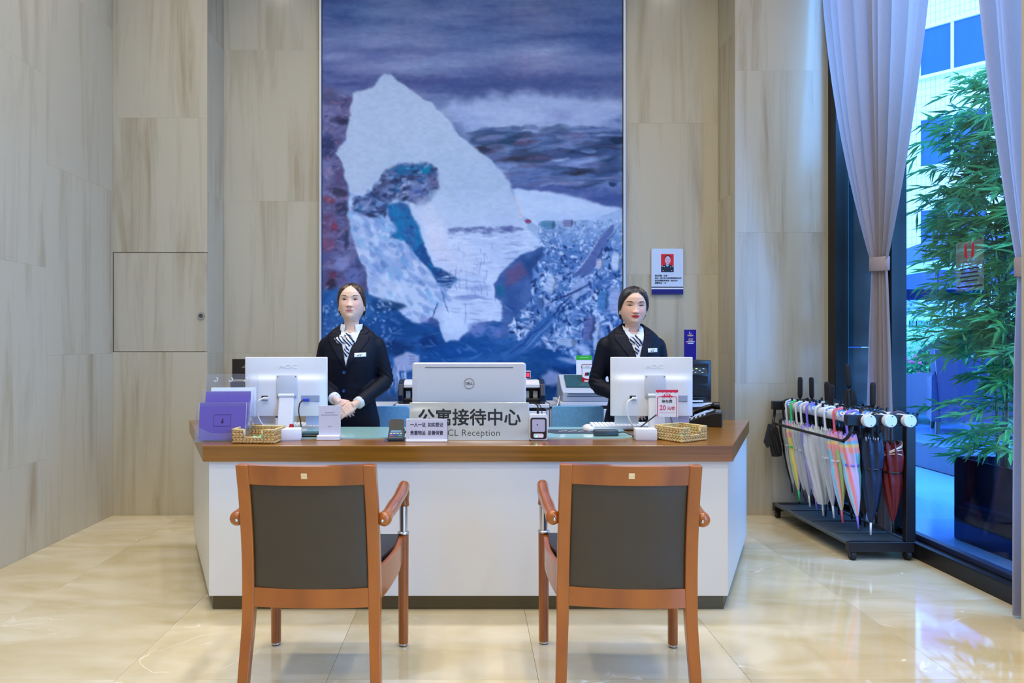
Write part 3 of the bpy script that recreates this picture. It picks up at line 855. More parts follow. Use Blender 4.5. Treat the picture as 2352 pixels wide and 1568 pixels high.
# ---- card terminal
dp = 3.36
ct = thing('card_terminal', 'dark card payment terminal with coloured keys in front of the blue chair', 'card reader', (X(910, dp), dp, ZT), math.radians(3))
M_TERM = mat('slate_grey_plastic', RGB(52, 64, 72), 0.35, noise=((30, 30, 30), 0.04))
bodym = MB().prism([(-0.062, 0.004), (-0.062, 0.022), (0.03, 0.046), (0.075, 0.052), (0.075, 0.004)], -0.040, 0.040, 'x').build('body', M_TERM, ct)
md = bodym.modifiers.new('soft_edges', 'BEVEL'); md.width = 0.007; md.segments = 3
MB().prism(rounded(0.076, 0.062, 0.016), -0.004, 0.006).build('printer_cover', M_BLACKPLASTIC, ct).matrix_local = Matrix.Translation((0, 0.046, 0.068)) @ Matrix.Rotation(math.radians(62), 4, 'X')
SL = math.atan2(0.024, 0.092)
scr = MB().box((0, 0, 0), (0.052, 0.030, 0.002)).build('display', mat('blue_grey_display', RGB(70, 120, 160), 0.15, noise=((9, 9, 9), 0.03)), ct)
scr.matrix_local = Matrix.Translation((0, 0.006, 0.0412)) @ Matrix.Rotation(SL, 4, 'X')
KC = [mat('cream_key', RGB(240, 225, 190), 0.4, noise=((9, 9, 9), 0.02)), mat('blue_key', RGB(70, 90, 190), 0.4, noise=((9, 9, 9), 0.02)), mat('red_key', RGB(220, 90, 120), 0.4, noise=((9, 9, 9), 0.02)), mat('green_key', RGB(60, 200, 150), 0.4, noise=((9, 9, 9), 0.02))]
for r in range(3):
    for k in range(4 if r == 0 else 3):
        mm = KC[0] if r == 0 else (KC[1] if r == 1 or k == 1 else (KC[2] if k == 0 else KC[3]))
        q = MB().box((0, 0, 0), (0.012 if r == 0 else 0.016, 0.006, 0.002), 0.0008, 1).build('key', mm, ct)
        yy = -0.020 - r * 0.012
        q.matrix_local = Matrix.Translation(((k - 1.5) * 0.0165 if r == 0 else (k - 1) * 0.021, yy, 0.0236 + (yy + 0.062) * math.tan(SL))) @ Matrix.Rotation(SL, 4, 'X')
tr = MB().prism(rounded(0.11, 0.15, 0.008), 0.0, 0.004).build('clear_tray', M_ACRYLIC, ct); tr.location = (0, 0.0, 0)
MB().tube(catmull([(0.035, 0.06, 0.02), (0.055, 0.05, 0.045), (0.06, 0.02, 0.04), (0.052, -0.01, 0.012), (0.06, -0.04, 0.008), (0.066, 0.02, 0.02), (0.07, 0.08, 0.01)], 6), 0.003, 8).build('coiled_cable', M_BLACKCABLE, ct, smooth=True)

# ---- payment code scanner box
dx_ = 3.36
pb = thing('payment_scanner', 'white and black payment scanner box with green and red indicator lights', 'scanner', (X(1236, dx_), dx_, ZT), math.radians(-2))
ca = MB().prism([(x, z + 0.066) for x, z in rounded(0.09, 0.126, 0.012)], -0.03, 0.045, 'y').build('casing', M_WHITEPLASTIC, pb, auto=40)
MB().prism([(x, z + 0.062) for x, z in rounded(0.080, 0.106, 0.012)], -0.033, -0.028, 'y').build('front_bezel', mat('dark_brown_plastic', RGB(44, 34, 36), 0.3, noise=((9, 9, 9), 0.03)), pb, auto=40)
scw = MB().prism([(x, z + 0.076) for x, z in rounded(0.064, 0.062, 0.007)], -0.0345, -0.032, 'y').build('scan_window', mat('lilac_window', RGB(188, 186, 206), 0.12, noise=((9, 9, 9), 0.01)), pb)
MB().lathe([(0, -0.036), (0.003, -0.036), (0.003, -0.034)], (-0.006, 0, 0.08), 12, 'y').build('lens', M_INK, scw)
br = MB().prism([(x, z + 0.026) for x, z in rounded(0.05, 0.020, 0.007)], -0.0345, -0.032, 'y').build('indicator_panel', M_WHITEPLASTIC, pb)
MB().sphere((-0.010, -0.035, 0.022), 0.0032, 10, 6).build('green_light', mat('green_led', RGB(60, 255, 190), 0.4, emit=((0.1, 1.0, 0.55, 1), 6)), br)
MB().sphere((0.011, -0.035, 0.022), 0.0032, 10, 6).build('red_light', mat('red_led', RGB(255, 80, 110), 0.4, emit=((1.0, 0.08, 0.15, 1), 5)), br)
MB().tube(catmull([(0.0, 0.02, 0.128), (0.0, 0.02, 0.165), (-0.012, 0.03, 0.178), (-0.035, 0.05, 0.182)], 6), 0.0035, 8).build('cable', M_BLACKCABLE, pb, smooth=True)
MB().box((0.0, 0.02, 0.142), (0.012, 0.008, 0.026), 0.002, 1).build('cable_plug', M_BLACKPLASTIC, pb)
MB().tube(catmull([(0.022, 0.02, 0.125), (0.016, 0.02, 0.16), (0.006, 0.025, 0.176), (-0.004, 0.03, 0.168)], 6), 0.0022, 8).build('thin_cable', M_BLACKCABLE, pb, smooth=True)

# ---- brochure rack and brochures
dr = 3.345
rack = thing('brochure_rack', 'clear acrylic three-tier brochure rack at the left end of the desk', 'rack', (X(515, dr) , dr, ZT), math.radians(4))
tiers = [(-0.05, 0.000), (0.005, 0.055), (0.06, 0.105)]     # (y, z of the shelf)
W2 = 0.128
for k, (ty, tz) in enumerate(tiers):
    hb_ = (0.19, 0.19, 0.222)[k]
    MB().box((0.006 * k, ty + 0.045, tz + hb_ / 2), (2 * W2, 0.003, hb_)).build('back_sheet', M_ACRYLIC, rack).rotation_euler = (0, 0, 0)
    MB().box((0.006 * k, ty + 0.022, tz + 0.002), (2 * W2, 0.045, 0.004)).build('shelf', M_ACRYLIC, rack)
    for s in (-1, 1):
        MB().prism([(ty, tz), (ty + 0.045, tz), (ty + 0.045, tz + 0.20), (ty + 0.03, tz + 0.17), (ty + 0.012, tz + 0.10), (ty, tz + 0.09)], s * W2 + 0.006 * k - 0.0015, s * W2 + 0.006 * k + 0.0015, 'x').build('side_wall', M_ACRYLIC, rack)
    lip = [(-W2, 0), (W2, 0), (W2, 0.09), (W2 * 0.85, 0.07), (W2 * 0.4, 0.044), (-W2 * 0.0, 0.04), (-W2 * 0.4, 0.044), (-W2 * 0.8, 0.07), (-W2, 0.09)]
    MB().prism([(x + 0.006 * k, z + tz) for x, z in lip], ty - 0.0015, ty + 0.0015, 'y').build('front_lip', M_ACRYLIC, rack)
MB().box((0, 0.035, 0.002), (2 * W2 + 0.02, 0.19, 0.004)).build('base', M_ACRYLIC, rack)
for x in (-0.075, 0.0, 0.075):
    MB().tube([(x + 0.01 * math.cos(a), 0.111, 0.298 + 0.010 * math.sin(a)) for a in np.linspace(-2.6, 1.2, 12)], 0.0028, 8).build('hanging_slot', mat('polished_acrylic_edge', RGB(240, 244, 250), 0.1, noise=((9, 9, 9), 0.01)), rack, smooth=True)
M_PURPLE = mat('purple_print', RGB(98, 84, 164), 0.3, noise=((5, 5, 5), 0.03))
M_DPURPLE = mat('dark_purple_ink', RGB(54, 26, 66), 0.4, noise=((5, 5, 5), 0.03))
RM = Matrix.Translation(rack.location) @ Matrix.Rotation(math.radians(4), 4, 'Z')
def brochure(label, tx, ty, tz, w, h, material, logo=False, lean=9):
    b = thing('brochure', label, 'brochure', (0, 0, 0), group='brochures in the acrylic rack')
    b.matrix_world = RM @ Matrix.Translation((tx, ty, tz)) @ Matrix.Rotation(math.radians(-lean), 4, 'X')
    MB().box((0, 0, h / 2), (w, 0.005, h), 0.0008, 1).build('cover', material, b)
    MB().box((0.002, 0.0045, h / 2), (w - 0.002, 0.004, h - 0.001)).build('pages', M_PAPER, b)
    if logo:
        fr = MB()
        for (cx, cz, sx, sz) in ((0, 0.028, 0.082, 0.0016), (0, -0.028, 0.082, 0.0016), (-0.041, 0, 0.0016, 0.056), (0.041, 0, 0.0016, 0.056)):
            fr.box((cx, -0.003, h * 0.52 + cz), (sx, 0.0006, sz))
        f = fr.build('printed_frame', M_DPURPLE, b)
        MB().prism([(-0.006, h * 0.52 - 0.014), (0.006, h * 0.52 - 0.014), (0.005, h * 0.52 + 0.004), (0.0015, h * 0.52 + 0.014), (-0.001, h * 0.52), (-0.004, h * 0.52 - 0.002)], -0.0034, -0.0026, 'y').build('printed_emblem', M_DPURPLE, f)
    return b
brochure('purple brochure with a small framed emblem, front tier of the rack', -0.004, -0.030, 0.006, 0.225, 0.185, M_PURPLE, True)
brochure('plain purple brochure in the middle tier of the rack', 0.006, 0.025, 0.061, 0.222, 0.182, mat('violet_print', RGB(108, 92, 172), 0.3, noise=((5, 5, 5), 0.03)))
brochure('white brochure in the rear tier of the rack', 0.018, 0.080, 0.111, 0.225, 0.148, mat('white_cover', RGB(222, 230, 246), 0.4, noise=((5, 5, 5), 0.01)))

# ---- woven baskets
M_STRAW = mat('woven_water_hyacinth', RGB(196, 158, 96), 0.7, noise=((60, 60, 60), 0.22))
M_STRAW2 = mat('pale_woven_fibre', RGB(206, 182, 128), 0.7, noise=((60, 60, 60), 0.2))
def basket(label, loc, rz, w, dpt, h, notch, m1):
    """rectangular braided tray: every braid course is a row of plump strands; notch=(x0,x1) low part in front"""
    bk = thing('woven_basket', label, 'basket', loc, rz)
    rnd = random.Random(int(w * 1000))
    rows = 5
    rh = h / rows
    walls = [('front_wall', (-w / 2, -dpt / 2), (1, 0), w), ('rear_wall', (-w / 2, dpt / 2), (1, 0), w), ('side_wall', (-w / 2, -dpt / 2), (0, 1), dpt), ('side_wall', (w / 2, -dpt / 2), (0, 1), dpt)]
    strand = MB().sphere((0, 0, 0), 1, 8, 6)
    for name, o, u, L in walls:
        mb = MB()
        for r in range(rows):
            n = max(4, int(L / 0.017))
            for k in range(n):
                t = (k + 0.5) / n * L
                x = o[0] + u[0] * t; y = o[1] + u[1] * t
                if name == 'front_wall' and notch[0] < x < notch[1] and r >= 2: continue
                ang = (0.55 if r % 2 else -0.55) + rnd.uniform(-0.12, 0.12)
                M = Matrix.Translation((x, y, rh * (r + 0.5))) @ Matrix.Rotation(math.atan2(u[1], u[0]), 4, 'Z') @ Matrix.Rotation(ang, 4, 'Y') @ Matrix.Diagonal((0.0125, 0.006 + rnd.uniform(0, 0.001), rh * 0.46, 1))
                mb.add(strand.v, strand.f, M)
        mb.build(name, m1, bk, smooth=True, kind=None)
    rim = MB()
    zr = h + 0.002
    zl = rh * 2 + 0.002
    path = [(notch[0], -dpt / 2, zl), (notch[0], -dpt / 2, zr), (-w / 2, -dpt / 2, zr), (-w / 2, dpt / 2, zr), (w / 2, dpt / 2, zr), (w / 2, -dpt / 2, zr), (notch[1], -dpt / 2, zr), (notch[1], -dpt / 2, zl), (notch[0], -dpt / 2, zl)]
    for a, b in zip(path[:-1], path[1:]):
        rim.cyl(a, b, 0.0055, 8)
    rim.build('rim', M_STRAW2, bk, smooth=True)
    MB().box((0, 0, 0.003), (w, dpt, 0.006)).build('bottom', m1, bk)
    return bk
p = on(597, 1012)
bl = basket('woven straw basket with low front, beside the brochure rack', (X(594, 3.30), 3.31, ZT + 0.002), math.radians(-4), 0.205, 0.15, 0.062, (-0.045, 0.045), M_STRAW)
brr = basket('woven straw basket with low front, beside the right monitor', (X(1566, 3.36), 3.375, ZT + 0.002), math.radians(33), 0.185, 0.165, 0.064, (-0.04, 0.04), M_STRAW2)
M_CANDY = mat('green_wrapper', RGB(90, 220, 130), 0.25, noise=((30, 30, 30), 0.3))
M_CANDY2 = mat('teal_wrapper', RGB(70, 200, 190), 0.25, noise=((30, 30, 30), 0.3))
def candy(label, base, dx, dy, a, mm):
    c = thing('wrapped_sweet', label, 'sweet', (base.location.x + dx, base.location.y + dy, ZT + 0.006 + 0.0135), a, 'green wrapped sweets in the baskets')
    body = MB().sphere((0, 0, 0), 0.012, 10, 7, (1.5, 1, 0.8)).build('sweet', mm, c, smooth=True)
    for s in (-1, 1):
        MB().prism([(s * 0.015, -0.002), (s * 0.027, -0.010), (s * 0.030, 0.0), (s * 0.027, 0.010), (s * 0.015, 0.002)], -0.001, 0.001).build('twisted_end', mm, c)
for i, (dx, dy) in enumerate(((-0.02, -0.01), (0.012, -0.02), (0.03, 0.012), (0.0, 0.025))):
    candy('green wrapped sweet inside the left basket', bl, dx, dy, i * 0.7, M_CANDY if i % 2 else M_CANDY2)
for i, (dx, dy) in enumerate(((-0.025, -0.012), (0.01, -0.022), (0.032, 0.008), (0.0, 0.022))):
    candy('green wrapped sweet inside the right basket', brr, dx, dy, i * 0.9, M_CANDY2 if i % 2 else M_CANDY)

# ---- small white boxes (network units)
def white_box(label, px, d, rz):
    w = thing('white_device_box', label, 'device', (X(px, d), d, ZT), rz, 'small white device boxes')
    MB().box((0, 0, 0.031), (0.105, 0.075, 0.056), 0.004, 2).build('casing', M_WHITEPLASTIC, w, auto=40)
    MB().box((0, 0, 0.0015), (0.098, 0.068, 0.003)).build('base', M_SHADE, w)
white_box('white device box beside the left straw basket', 668, 3.36, math.radians(12))
white_box('white device box in front of the right monitor', 1482, 3.36, math.radians(-6))

# ---- small red stapler behind the left basket
st = thing('stapler', 'small red stapler behind the left straw basket', 'stapler', (X(662, 3.45), 3.45, ZG), math.radians(70))
M_RED = mat('red_plastic', RGB(178, 20, 34), 0.35, noise=((20, 20, 20), 0.05))
MB().box((0, 0, 0.005), (0.075, 0.022, 0.010), 0.003, 2).build('base', M_RED, st)
MB().prism([(-0.035, 0.010), (0.035, 0.014), (0.036, 0.055), (0.026, 0.060), (0.01, 0.03), (-0.035, 0.026)], -0.009, 0.009, 'y').build('upper_arm', M_RED, st)
MB().box((0.0, 0, 0.018), (0.06, 0.010, 0.006)).build('staple_rail', M_CHROME, st)

# ---- keyboards and mouse
def keyboard(label, loc, rz, w=0.36):
    k = thing('keyboard', label, 'keyboard', loc, rz)
    MB().prism([(-0.055, 0.0), (0.055, 0.0), (0.055, 0.022), (-0.055, 0.010)], -w / 2, w / 2, 'x').build('base', M_WHITEPLASTIC, k)
    me = None
    SLK = math.atan2(0.012, 0.11)
    for r in range(5):
        nk = 15
        for c in range(nk):
            if me is None:
                b = MB().box((0, 0, 0), (w / nk * 0.84, 0.0155, 0.006), 0.0015, 1)
                me = bpy.data.meshes.new('key'); me.from_pydata(b.v, [], b.f); me.materials.append(mat('pale_key', RGB(236, 238, 242), 0.45, noise=((9, 9, 9), 0.01)))
            y = -0.042 + r * 0.021
            o = link('key', me, k)
            o.location = (-w / 2 + (c + 0.5) * w / nk, y, 0.016 + (y + 0.055) * 0.109); o.rotation_euler = (SLK, 0, 0)
    return k
keyboard('white keyboard under the left monitor', (X(705, 3.66), 3.775, ZG), math.radians(3), 0.30)
keyboard('white keyboard in front of the right receptionist', (X(1432, 3.72), 3.775, ZG), math.radians(2), 0.34)
mp_ = MB().prism([(-0.11, -0.07), (0.09, -0.07), (0.125, -0.03), (0.125, 0.09), (-0.125, 0.09), (-0.15, 0.0)], 0, 0.003).build('mouse_pad', mat('slate_mouse_pad', RGB(64, 72, 88), 0.6, noise=((20, 20, 20), 0.05)))
mp_.location = (X(1318, 3.62), 3.615, ZG); tag(mp_, 'dark slate mouse pad with white script on the desk glass', 'mouse pad')
scr_ = MB()
rs = random.Random(3)
for k in range(10):
    x = -0.08 + k * 0.017
    scr_.tube(catmull([(x, 0.0 + 0.012 * (k % 3), 0.0035), (x + 0.006, 0.012 + 0.012 * (k % 3), 0.0035), (x + 0.013, -0.003 + 0.012 * (k % 3), 0.0035)], 4), 0.0016, 6)
scr_.build('white_script', M_PAPER, mp_)
ms = thing('mouse', 'white computer mouse beside the mouse pad', 'mouse', (X(1352, 3.66), 3.66, ZG + 0.003), math.radians(20))
MB().sphere((0, 0, 0.006), 0.03, 16, 10, (1.05, 1.7, 0.95)).build('shell', M_WHITEPLASTIC, ms, smooth=True)
for v in ms.children[0].data.vertices:
    if v.co.z < 0: v.co.z = 0
MB().cyl((-0.004, -0.03, 0.030), (0.004, -0.03, 0.030), 0.006, 10).build('wheel', M_SHADE, ms)

# ---- black adapter with lead
ad_ = thing('power_adapter', 'black power adapter with a lead beside the right white device box', 'adapter', (X(1391, 3.47), 3.47, ZG), math.radians(3))
MB().box((0, 0, 0.016), (0.126, 0.05, 0.032), 0.008, 3).build('body', M_TERM, ad_, auto=40)
MB().tube(catmull([(0.063, 0, 0.016), (0.10, 0.0, 0.018), (0.125, -0.01, 0.006), (0.15, -0.015, 0.004)], 6), 0.003, 8).build('lead', M_BLACKCABLE, ad_, smooth=True)
cb = MB().tube(catmull([(X(1451, 3.42), 3.40, ZG + 0.004), (X(1460, 3.44), 3.43, ZG + 0.03), (X(1480, 3.46), 3.455, 0.86), (X(1503, 3.5), 3.462, 0.905)], 6), 0.0035, 8).build('loose_cable', M_BLACKCABLE, smooth=True)
tag(cb, 'black cable rising behind the parking fee sign', 'cable')

# ---- parking fee sign
dk = 3.49
pk = thing('parking_fee_sign', 'red and white parking fee card in a clear stand showing a car', 'sign', (X(1532, dk), dk, ZT), math.radians(-2))
wk = 0.120
MB().box((0, 0.004, 0.128), (wk, 0.004, 0.232)).build('acrylic_stand', M_ACRYLIC, pk)
MB().box((0, -0.015, 0.003), (wk, 0.04, 0.006)).build('foot', M_ACRYLIC, pk)
card = MB().box((0, 0.0008, 0.172), (wk - 0.004, 0.0015, 0.142)).build('card', mat('pale_card', RGB(226, 226, 238), 0.4, noise=((9, 9, 9), 0.01)), pk)
M_CRIM = mat('crimson_ink', RGB(206, 24, 70), 0.4, noise=((9, 9, 9), 0.03))
crim = MB()
crim.prism([(-wk / 2 + 0.003, 0.242), (-wk / 2 + 0.003, 0.230)] + [(-wk / 2 + 0.003 + i * 0.011, 0.230 - 0.003 * (i % 2)) for i in range(1, 10)] + [(wk / 2 - 0.003, 0.230), (wk / 2 - 0.003, 0.242)], -0.0008, 0.0002, 'y')
crim.build('red_header', M_CRIM, card)
frm = MB()
fp = [(-0.028, 0.207), (-0.046, 0.207), (-0.050, 0.203), (-0.050, 0.102)]
frm.tube([(x, -0.0005, z) for x, z in fp], 0.0017, 6)
frm.tube([(-x, -0.0005, z) for x, z in fp], 0.0017, 6)
frm.build('red_border', M_CRIM, card)
car = MB()
car.prism([(-0.028, 0.203), (-0.028, 0.210), (-0.018, 0.212), (-0.012, 0.221), (0.014, 0.221), (0.020, 0.212), (0.029, 0.210), (0.029, 0.203)], -0.0010, 0.0002, 'y')
cr_ = car.build('car_picture', M_CRIM, card)
for x in (-0.0065, 0.006):
    MB().prism([(x - 0.005, 0.2125), (x + 0.005, 0.2125), (x + 0.0045, 0.2185), (x - 0.0035, 0.2185)], -0.0014, -0.0009, 'y').build('car_window', M_PAPER, cr_)
for x in (-0.017, 0.017):
    MB().lathe([(0, -0.0016), (0.0052, -0.0016), (0.0052, -0.0008)], (x, 0, 0.203), 14, 'y').build('car_wheel', M_CRIM, cr_)
    MB().lathe([(0, -0.0020), (0.0026, -0.0020), (0.0026, -0.0014)], (x, 0, 0.203), 12, 'y').build('wheel_centre', M_PAPER, cr_)
text('fee_heading', '停车费', 0.0185, M_INK, card, (0, -0.0008, 0.181), bold=0.0002)
text('fee_amount', '20', 0.036, M_CRIM, card, (-0.022, -0.0008, 0.148), bold=0.0003, sx=0.9)
text('fee_unit', '元/晚', 0.0195, M_CRIM, card, (0.021, -0.0008, 0.145), bold=0.0003, sx=0.92)
MB().box((0, -0.0004, 0.124), (0.08, 0.0005, 0.0018)).build('small_print', mat('pink_ink', RGB(226, 150, 172), 0.5, noise=((9, 9, 9), 0.02)), card)

# ---- telephone
tp = thing('telephone', 'black desk telephone at the right end of the desk', 'telephone', (X(1618, 3.98), 3.98, ZT), math.radians(-112))
ph = MB().prism([(-0.10, 0.0), (0.10, 0.0), (0.10, 0.085), (0.06, 0.085), (-0.10, 0.022)], -0.095, 0.095, 'x').build('base', M_BLACKPLASTIC, tp)
md = ph.modifiers.new('soft_edges', 'BEVEL'); md.width = 0.006; md.segments = 2
hs = MB().tube(catmull([(-0.075, -0.09, 0.055), (-0.075, -0.05, 0.072), (-0.075, 0.03, 0.105), (-0.075, 0.085, 0.112)], 6), [0.022] * 4 + [0.015] * 10 + [0.022] * 5, 12).build('handset', mat('glossy_black_plastic', RGB(12, 13, 18), 0.18, noise=((9, 9, 9), 0.03)), tp, smooth=True)
for r in range(4):
    for c in range(3):
        k = MB().box((0, 0, 0), (0.016, 0.011, 0.004), 0.001, 1).build('key', M_SHADE, tp)
        k.matrix_local = Matrix.Translation((0.0 + c * 0.026, -0.07 + r * 0.024, 0.036 + r * 0.0095)) @ Matrix.Rotation(0.374, 4, 'X')
MB().box((0.03, 0.078, 0.087), (0.09, 0.028, 0.006)).build('display', mat('grey_lcd', RGB(120, 140, 160), 0.2, noise=((9, 9, 9), 0.02)), tp)
MB().tube(catmull([(-0.1, -0.08, 0.02), (-0.14, -0.1, 0.015), (-0.15, -0.04, 0.006), (-0.12, 0.02, 0.006)], 6), 0.004, 8).build('cord', mat('pale_blue_cable', RGB(120, 180, 225), 0.4, noise=((9, 9, 9), 0.02)), tp, smooth=True)
# black document tray beneath the left monitor
tb = thing('document_tray', 'black document tray behind the upright acrylic notice', 'tray', (X(722, 3.45), 3.46, ZG), math.radians(2))
MB().box((0, 0, 0.006), (0.20, 0.10, 0.012), 0.003, 1).build('lower_tray', M_BLACKPLASTIC, tb)
MB().box((0.01, 0.0, 0.016), (0.17, 0.08, 0.006)).build('green_folder', mat('dark_green_cover', RGB(34, 78, 80), 0.5, noise=((9, 9, 9), 0.03)), tb)
# ------------------------------------------------------------------ back counter and its machines
ZBK = 0.845
M_CAB = mat('white_cabinet_board', RGB(222, 228, 240), 0.4, noise=((4, 4, 4), 0.01))
def cabinet(label, x0, x1, y0, y1, h, open_front=False):
    c = thing('back_cabinet', label, 'cabinet', ((x0 + x1) / 2, (y0 + y1) / 2, 0), group='white back cabinets')
    w, dpt = x1 - x0, y1 - y0
    MB().box((0, 0, h - 0.0125), (w, dpt, 0.025), 0.002, 1).build('top', M_CAB, c)
    for s in (-1, 1):
        MB().box((s * (w / 2 - 0.011), 0.005, h / 2 - 0.02), (0.018, dpt - 0.012, h - 0.05)).build('side', M_CAB, c)
    MB().box((0, dpt / 2 - 0.01, h / 2 - 0.02), (w - 0.05, 0.016, h - 0.05)).build('back', M_CAB, c)
    nd = max(1, round(w / 0.45))
    for k in range(nd):
        ww = (w - 0.04) / nd
        xx = -w / 2 + 0.02 + ww * (k + 0.5)
        if open_front:
            for zz in (0.18, 0.48):
                MB().box((xx, 0.01, zz), (ww, dpt - 0.04, 0.018)).build('shelf', M_CAB, c)
            continue
        dr = MB().box((xx, -dpt / 2 + 0.008, h / 2 - 0.02), (ww - 0.006, 0.016, h - 0.06), 0.002, 1).build('door', M_CAB, c)
        MB().tube([(xx + ww / 2 - 0.04, -dpt / 2 - 0.012, h * 0.55), (xx + ww / 2 - 0.04, -dpt / 2 - 0.012, h * 0.70)], 0.005, 8).build('handle', M_CHROME, dr)
    return c
YC0, YC1 = 4.74, 5.18
cabinet('white cabinet carrying the banknote counters behind the silver computer', X(908, YC0), X(1262, YC0), YC0, YC1, ZBK)
cabinet('white cabinet carrying the grey receipt printer', X(1287, YC0), X(1420, YC0), YC0, YC1, ZBK + 0.015)
cabinet('open white shelf between the two white cabinets', X(1263, 4.9) + 0.003, X(1287, 4.9) - 0.012, 4.93, YC1, ZBK - 0.01, True)
cabinet('white cabinet carrying the black multifunction printer', X(1545, YC0), X(1641, YC0), YC0, YC1, ZBK + 0.005)
cabinet('low open white shelf behind the left receptionist', X(820, 4.9), X(903, 4.9), 4.86, YC1, ZBK - 0.02, True)
cabinet('white cabinet behind the brochure rack', X(500, 4.9), X(660, 4.9), 4.72, YC1, 0.80)
rb = thing('red_box', 'red box on the open white shelf beside the blue chair', 'box', (X(1268, 4.95) + 0.018, 5.02, 0.489))
MB().box((0, 0, 0.06), (0.026, 0.12, 0.12), 0.002, 1).build('carton', mat('red_card', RGB(214, 20, 28), 0.5, noise=((9, 9, 9), 0.03)), rb)
MB().box((0, 0, 0.121), (0.027, 0.121, 0.016)).build('lid', M_PAPER, rb)

M_SMOKE = mat('dark_navy_gloss', RGB(20, 34, 60), 0.2, noise=((9, 9, 9), 0.04))
def note_counter(label, px, d, with_display):
    t = thing('banknote_counter', label, 'banknote counter', (X(px, d), d, ZBK), 0, 'banknote counters')
    w, h = 0.255, 0.17
    s = MB()
    for sgn in (-1, 1):
        o = MB().prism([(-0.12, 0.02), (-0.11, 0.0), (0.11, 0.0), (0.11, h - 0.02), (0.08, h), (-0.03, h), (-0.085, h - 0.03), (-0.12, 0.06)], sgn * (w / 2 - 0.02) - 0.019, sgn * (w / 2 - 0.02) + 0.019, 'x').build('side_cheek', M_SMOKE, t)
        md = o.modifiers.new('soft_edges', 'BEVEL'); md.width = 0.006; md.segments = 2
    MB().box((0, 0.05, h / 2), (w - 0.08, 0.10, h - 0.02)).build('inner_body', M_BLACKPLASTIC, t)
    hp = MB().prism([(-0.09, h - 0.035), (-0.03, h - 0.005), (0.09, h - 0.005), (0.09, h - 0.03), (-0.09, h - 0.055)], -w / 2 + 0.04, w / 2 - 0.04, 'x').build('hopper', mat('bright_grey_plastic', RGB(222, 222, 226), 0.3, noise=((9, 9, 9), 0.01)), t)
    MB().box((0, -0.07, 0.022), (w - 0.08, 0.10, 0.03), 0.003, 1).build('stacker_tray', M_BLACKPLASTIC, t)
    for x in (-0.062, 0.0, 0.062):
        MB().box((x, -0.035, 0.062), (0.034, 0.02, 0.052), 0.003, 1).build('stacker_plate', M_WHITEPLASTIC, t)
    MB().cyl((-0.085, -0.02, 0.105), (0.085, -0.02, 0.105), 0.012, 12).build('roller', mat('grey_steel', RGB(110, 110, 115), 0.35, 1.0), t)
    if with_display:
        dsp = MB().box((-0.01, 0.0, h + 0.034), (0.082, 0.02, 0.055), 0.003, 1).build('display_head', M_WHITEPLASTIC, t)
        MB().box((-0.01, -0.0105, h + 0.032), (0.074, 0.002, 0.046)).build('display_window', M_BLACKPLASTIC, dsp)
        for dx in (-0.025, 0.0, 0.022):
            MB().box((-0.01 + dx, -0.012, h + 0.032), (0.018, 0.0015, 0.03)).build('red_digit', mat('red_display', RGB(255, 30, 60), 0.4, emit=((1.0, 0.03, 0.08, 1), 2.0)), dsp)
        MB().box((-0.01, 0.0, h + 0.003), (0.03, 0.016, 0.012)).build('display_neck', M_WHITEPLASTIC, dsp)
note_counter('dark banknote counter behind the left side of the silver computer', 958, 4.88, False)
note_counter('dark banknote counter with a red display right of the silver computer', 1209, 4.88, True)

# grey dot matrix printer
M_PGREY = mat('cool_grey_plastic', RGB(184, 192, 206), 0.4, noise=((9, 9, 9), 0.01))
pr = thing('receipt_printer', 'grey receipt printer behind the right blue chair', 'printer', (X(1347, 4.84), 4.90, ZBK + 0.015))
b = MB().prism([(-0.16, 0.0), (0.14, 0.0), (0.14, 0.18), (0.06, 0.186), (-0.085, 0.095), (-0.16, 0.072)], -0.185, 0.185, 'x').build('body', M_PGREY, pr)
md = b.modifiers.new('soft_edges', 'BEVEL'); md.width = 0.006; md.segments = 2
cv = MB().box((0, 0, 0), (0.30, 0.15, 0.008), 0.002, 1).build('smoked_cover', mat('smoked_teal_cover', RGB(44, 84, 92), 0.1, noise=((9, 9, 9), 0.03)), pr)
cv.matrix_local = Matrix.Translation((0, -0.022, 0.141)) @ Matrix.Rotation(math.radians(32), 4, 'X')
MB().box((0, -0.1605, 0.042), (0.31, 0.004, 0.004)).build('tray_seam', mat('shadow_grey', RGB(95, 97, 104), 0.5), pr)
bd = MB().box((0, 0, 0), (0.028, 0.012, 0.002)).build('blue_badge', M_BLUEPLUG, pr); bd.matrix_local = Matrix.Translation((-0.13, 0.07, 0.187))
MB().box((0, -0.166, 0.066), (0.30, 0.014, 0.006), 0.002, 1).build('tear_bar', M_PGREY, pr)
cbl = MB().tube(catmull([(X(1287, 4.8), 4.83, ZBK + 0.05), (X(1281, 4.78), 4.76, ZBK + 0.01), (X(1276, 4.7), 4.70, 0.79), (X(1268, 4.7), 4.69, 0.70), (X(1262, 4.7), 4.70, 0.30), (X(1262, 4.7), 4.72, 0.006)], 6), 0.004, 8).build('white_cable', M_WHITECABLE, smooth=True)
tag(cbl, 'white cable running down beside the grey receipt printer', 'cable')

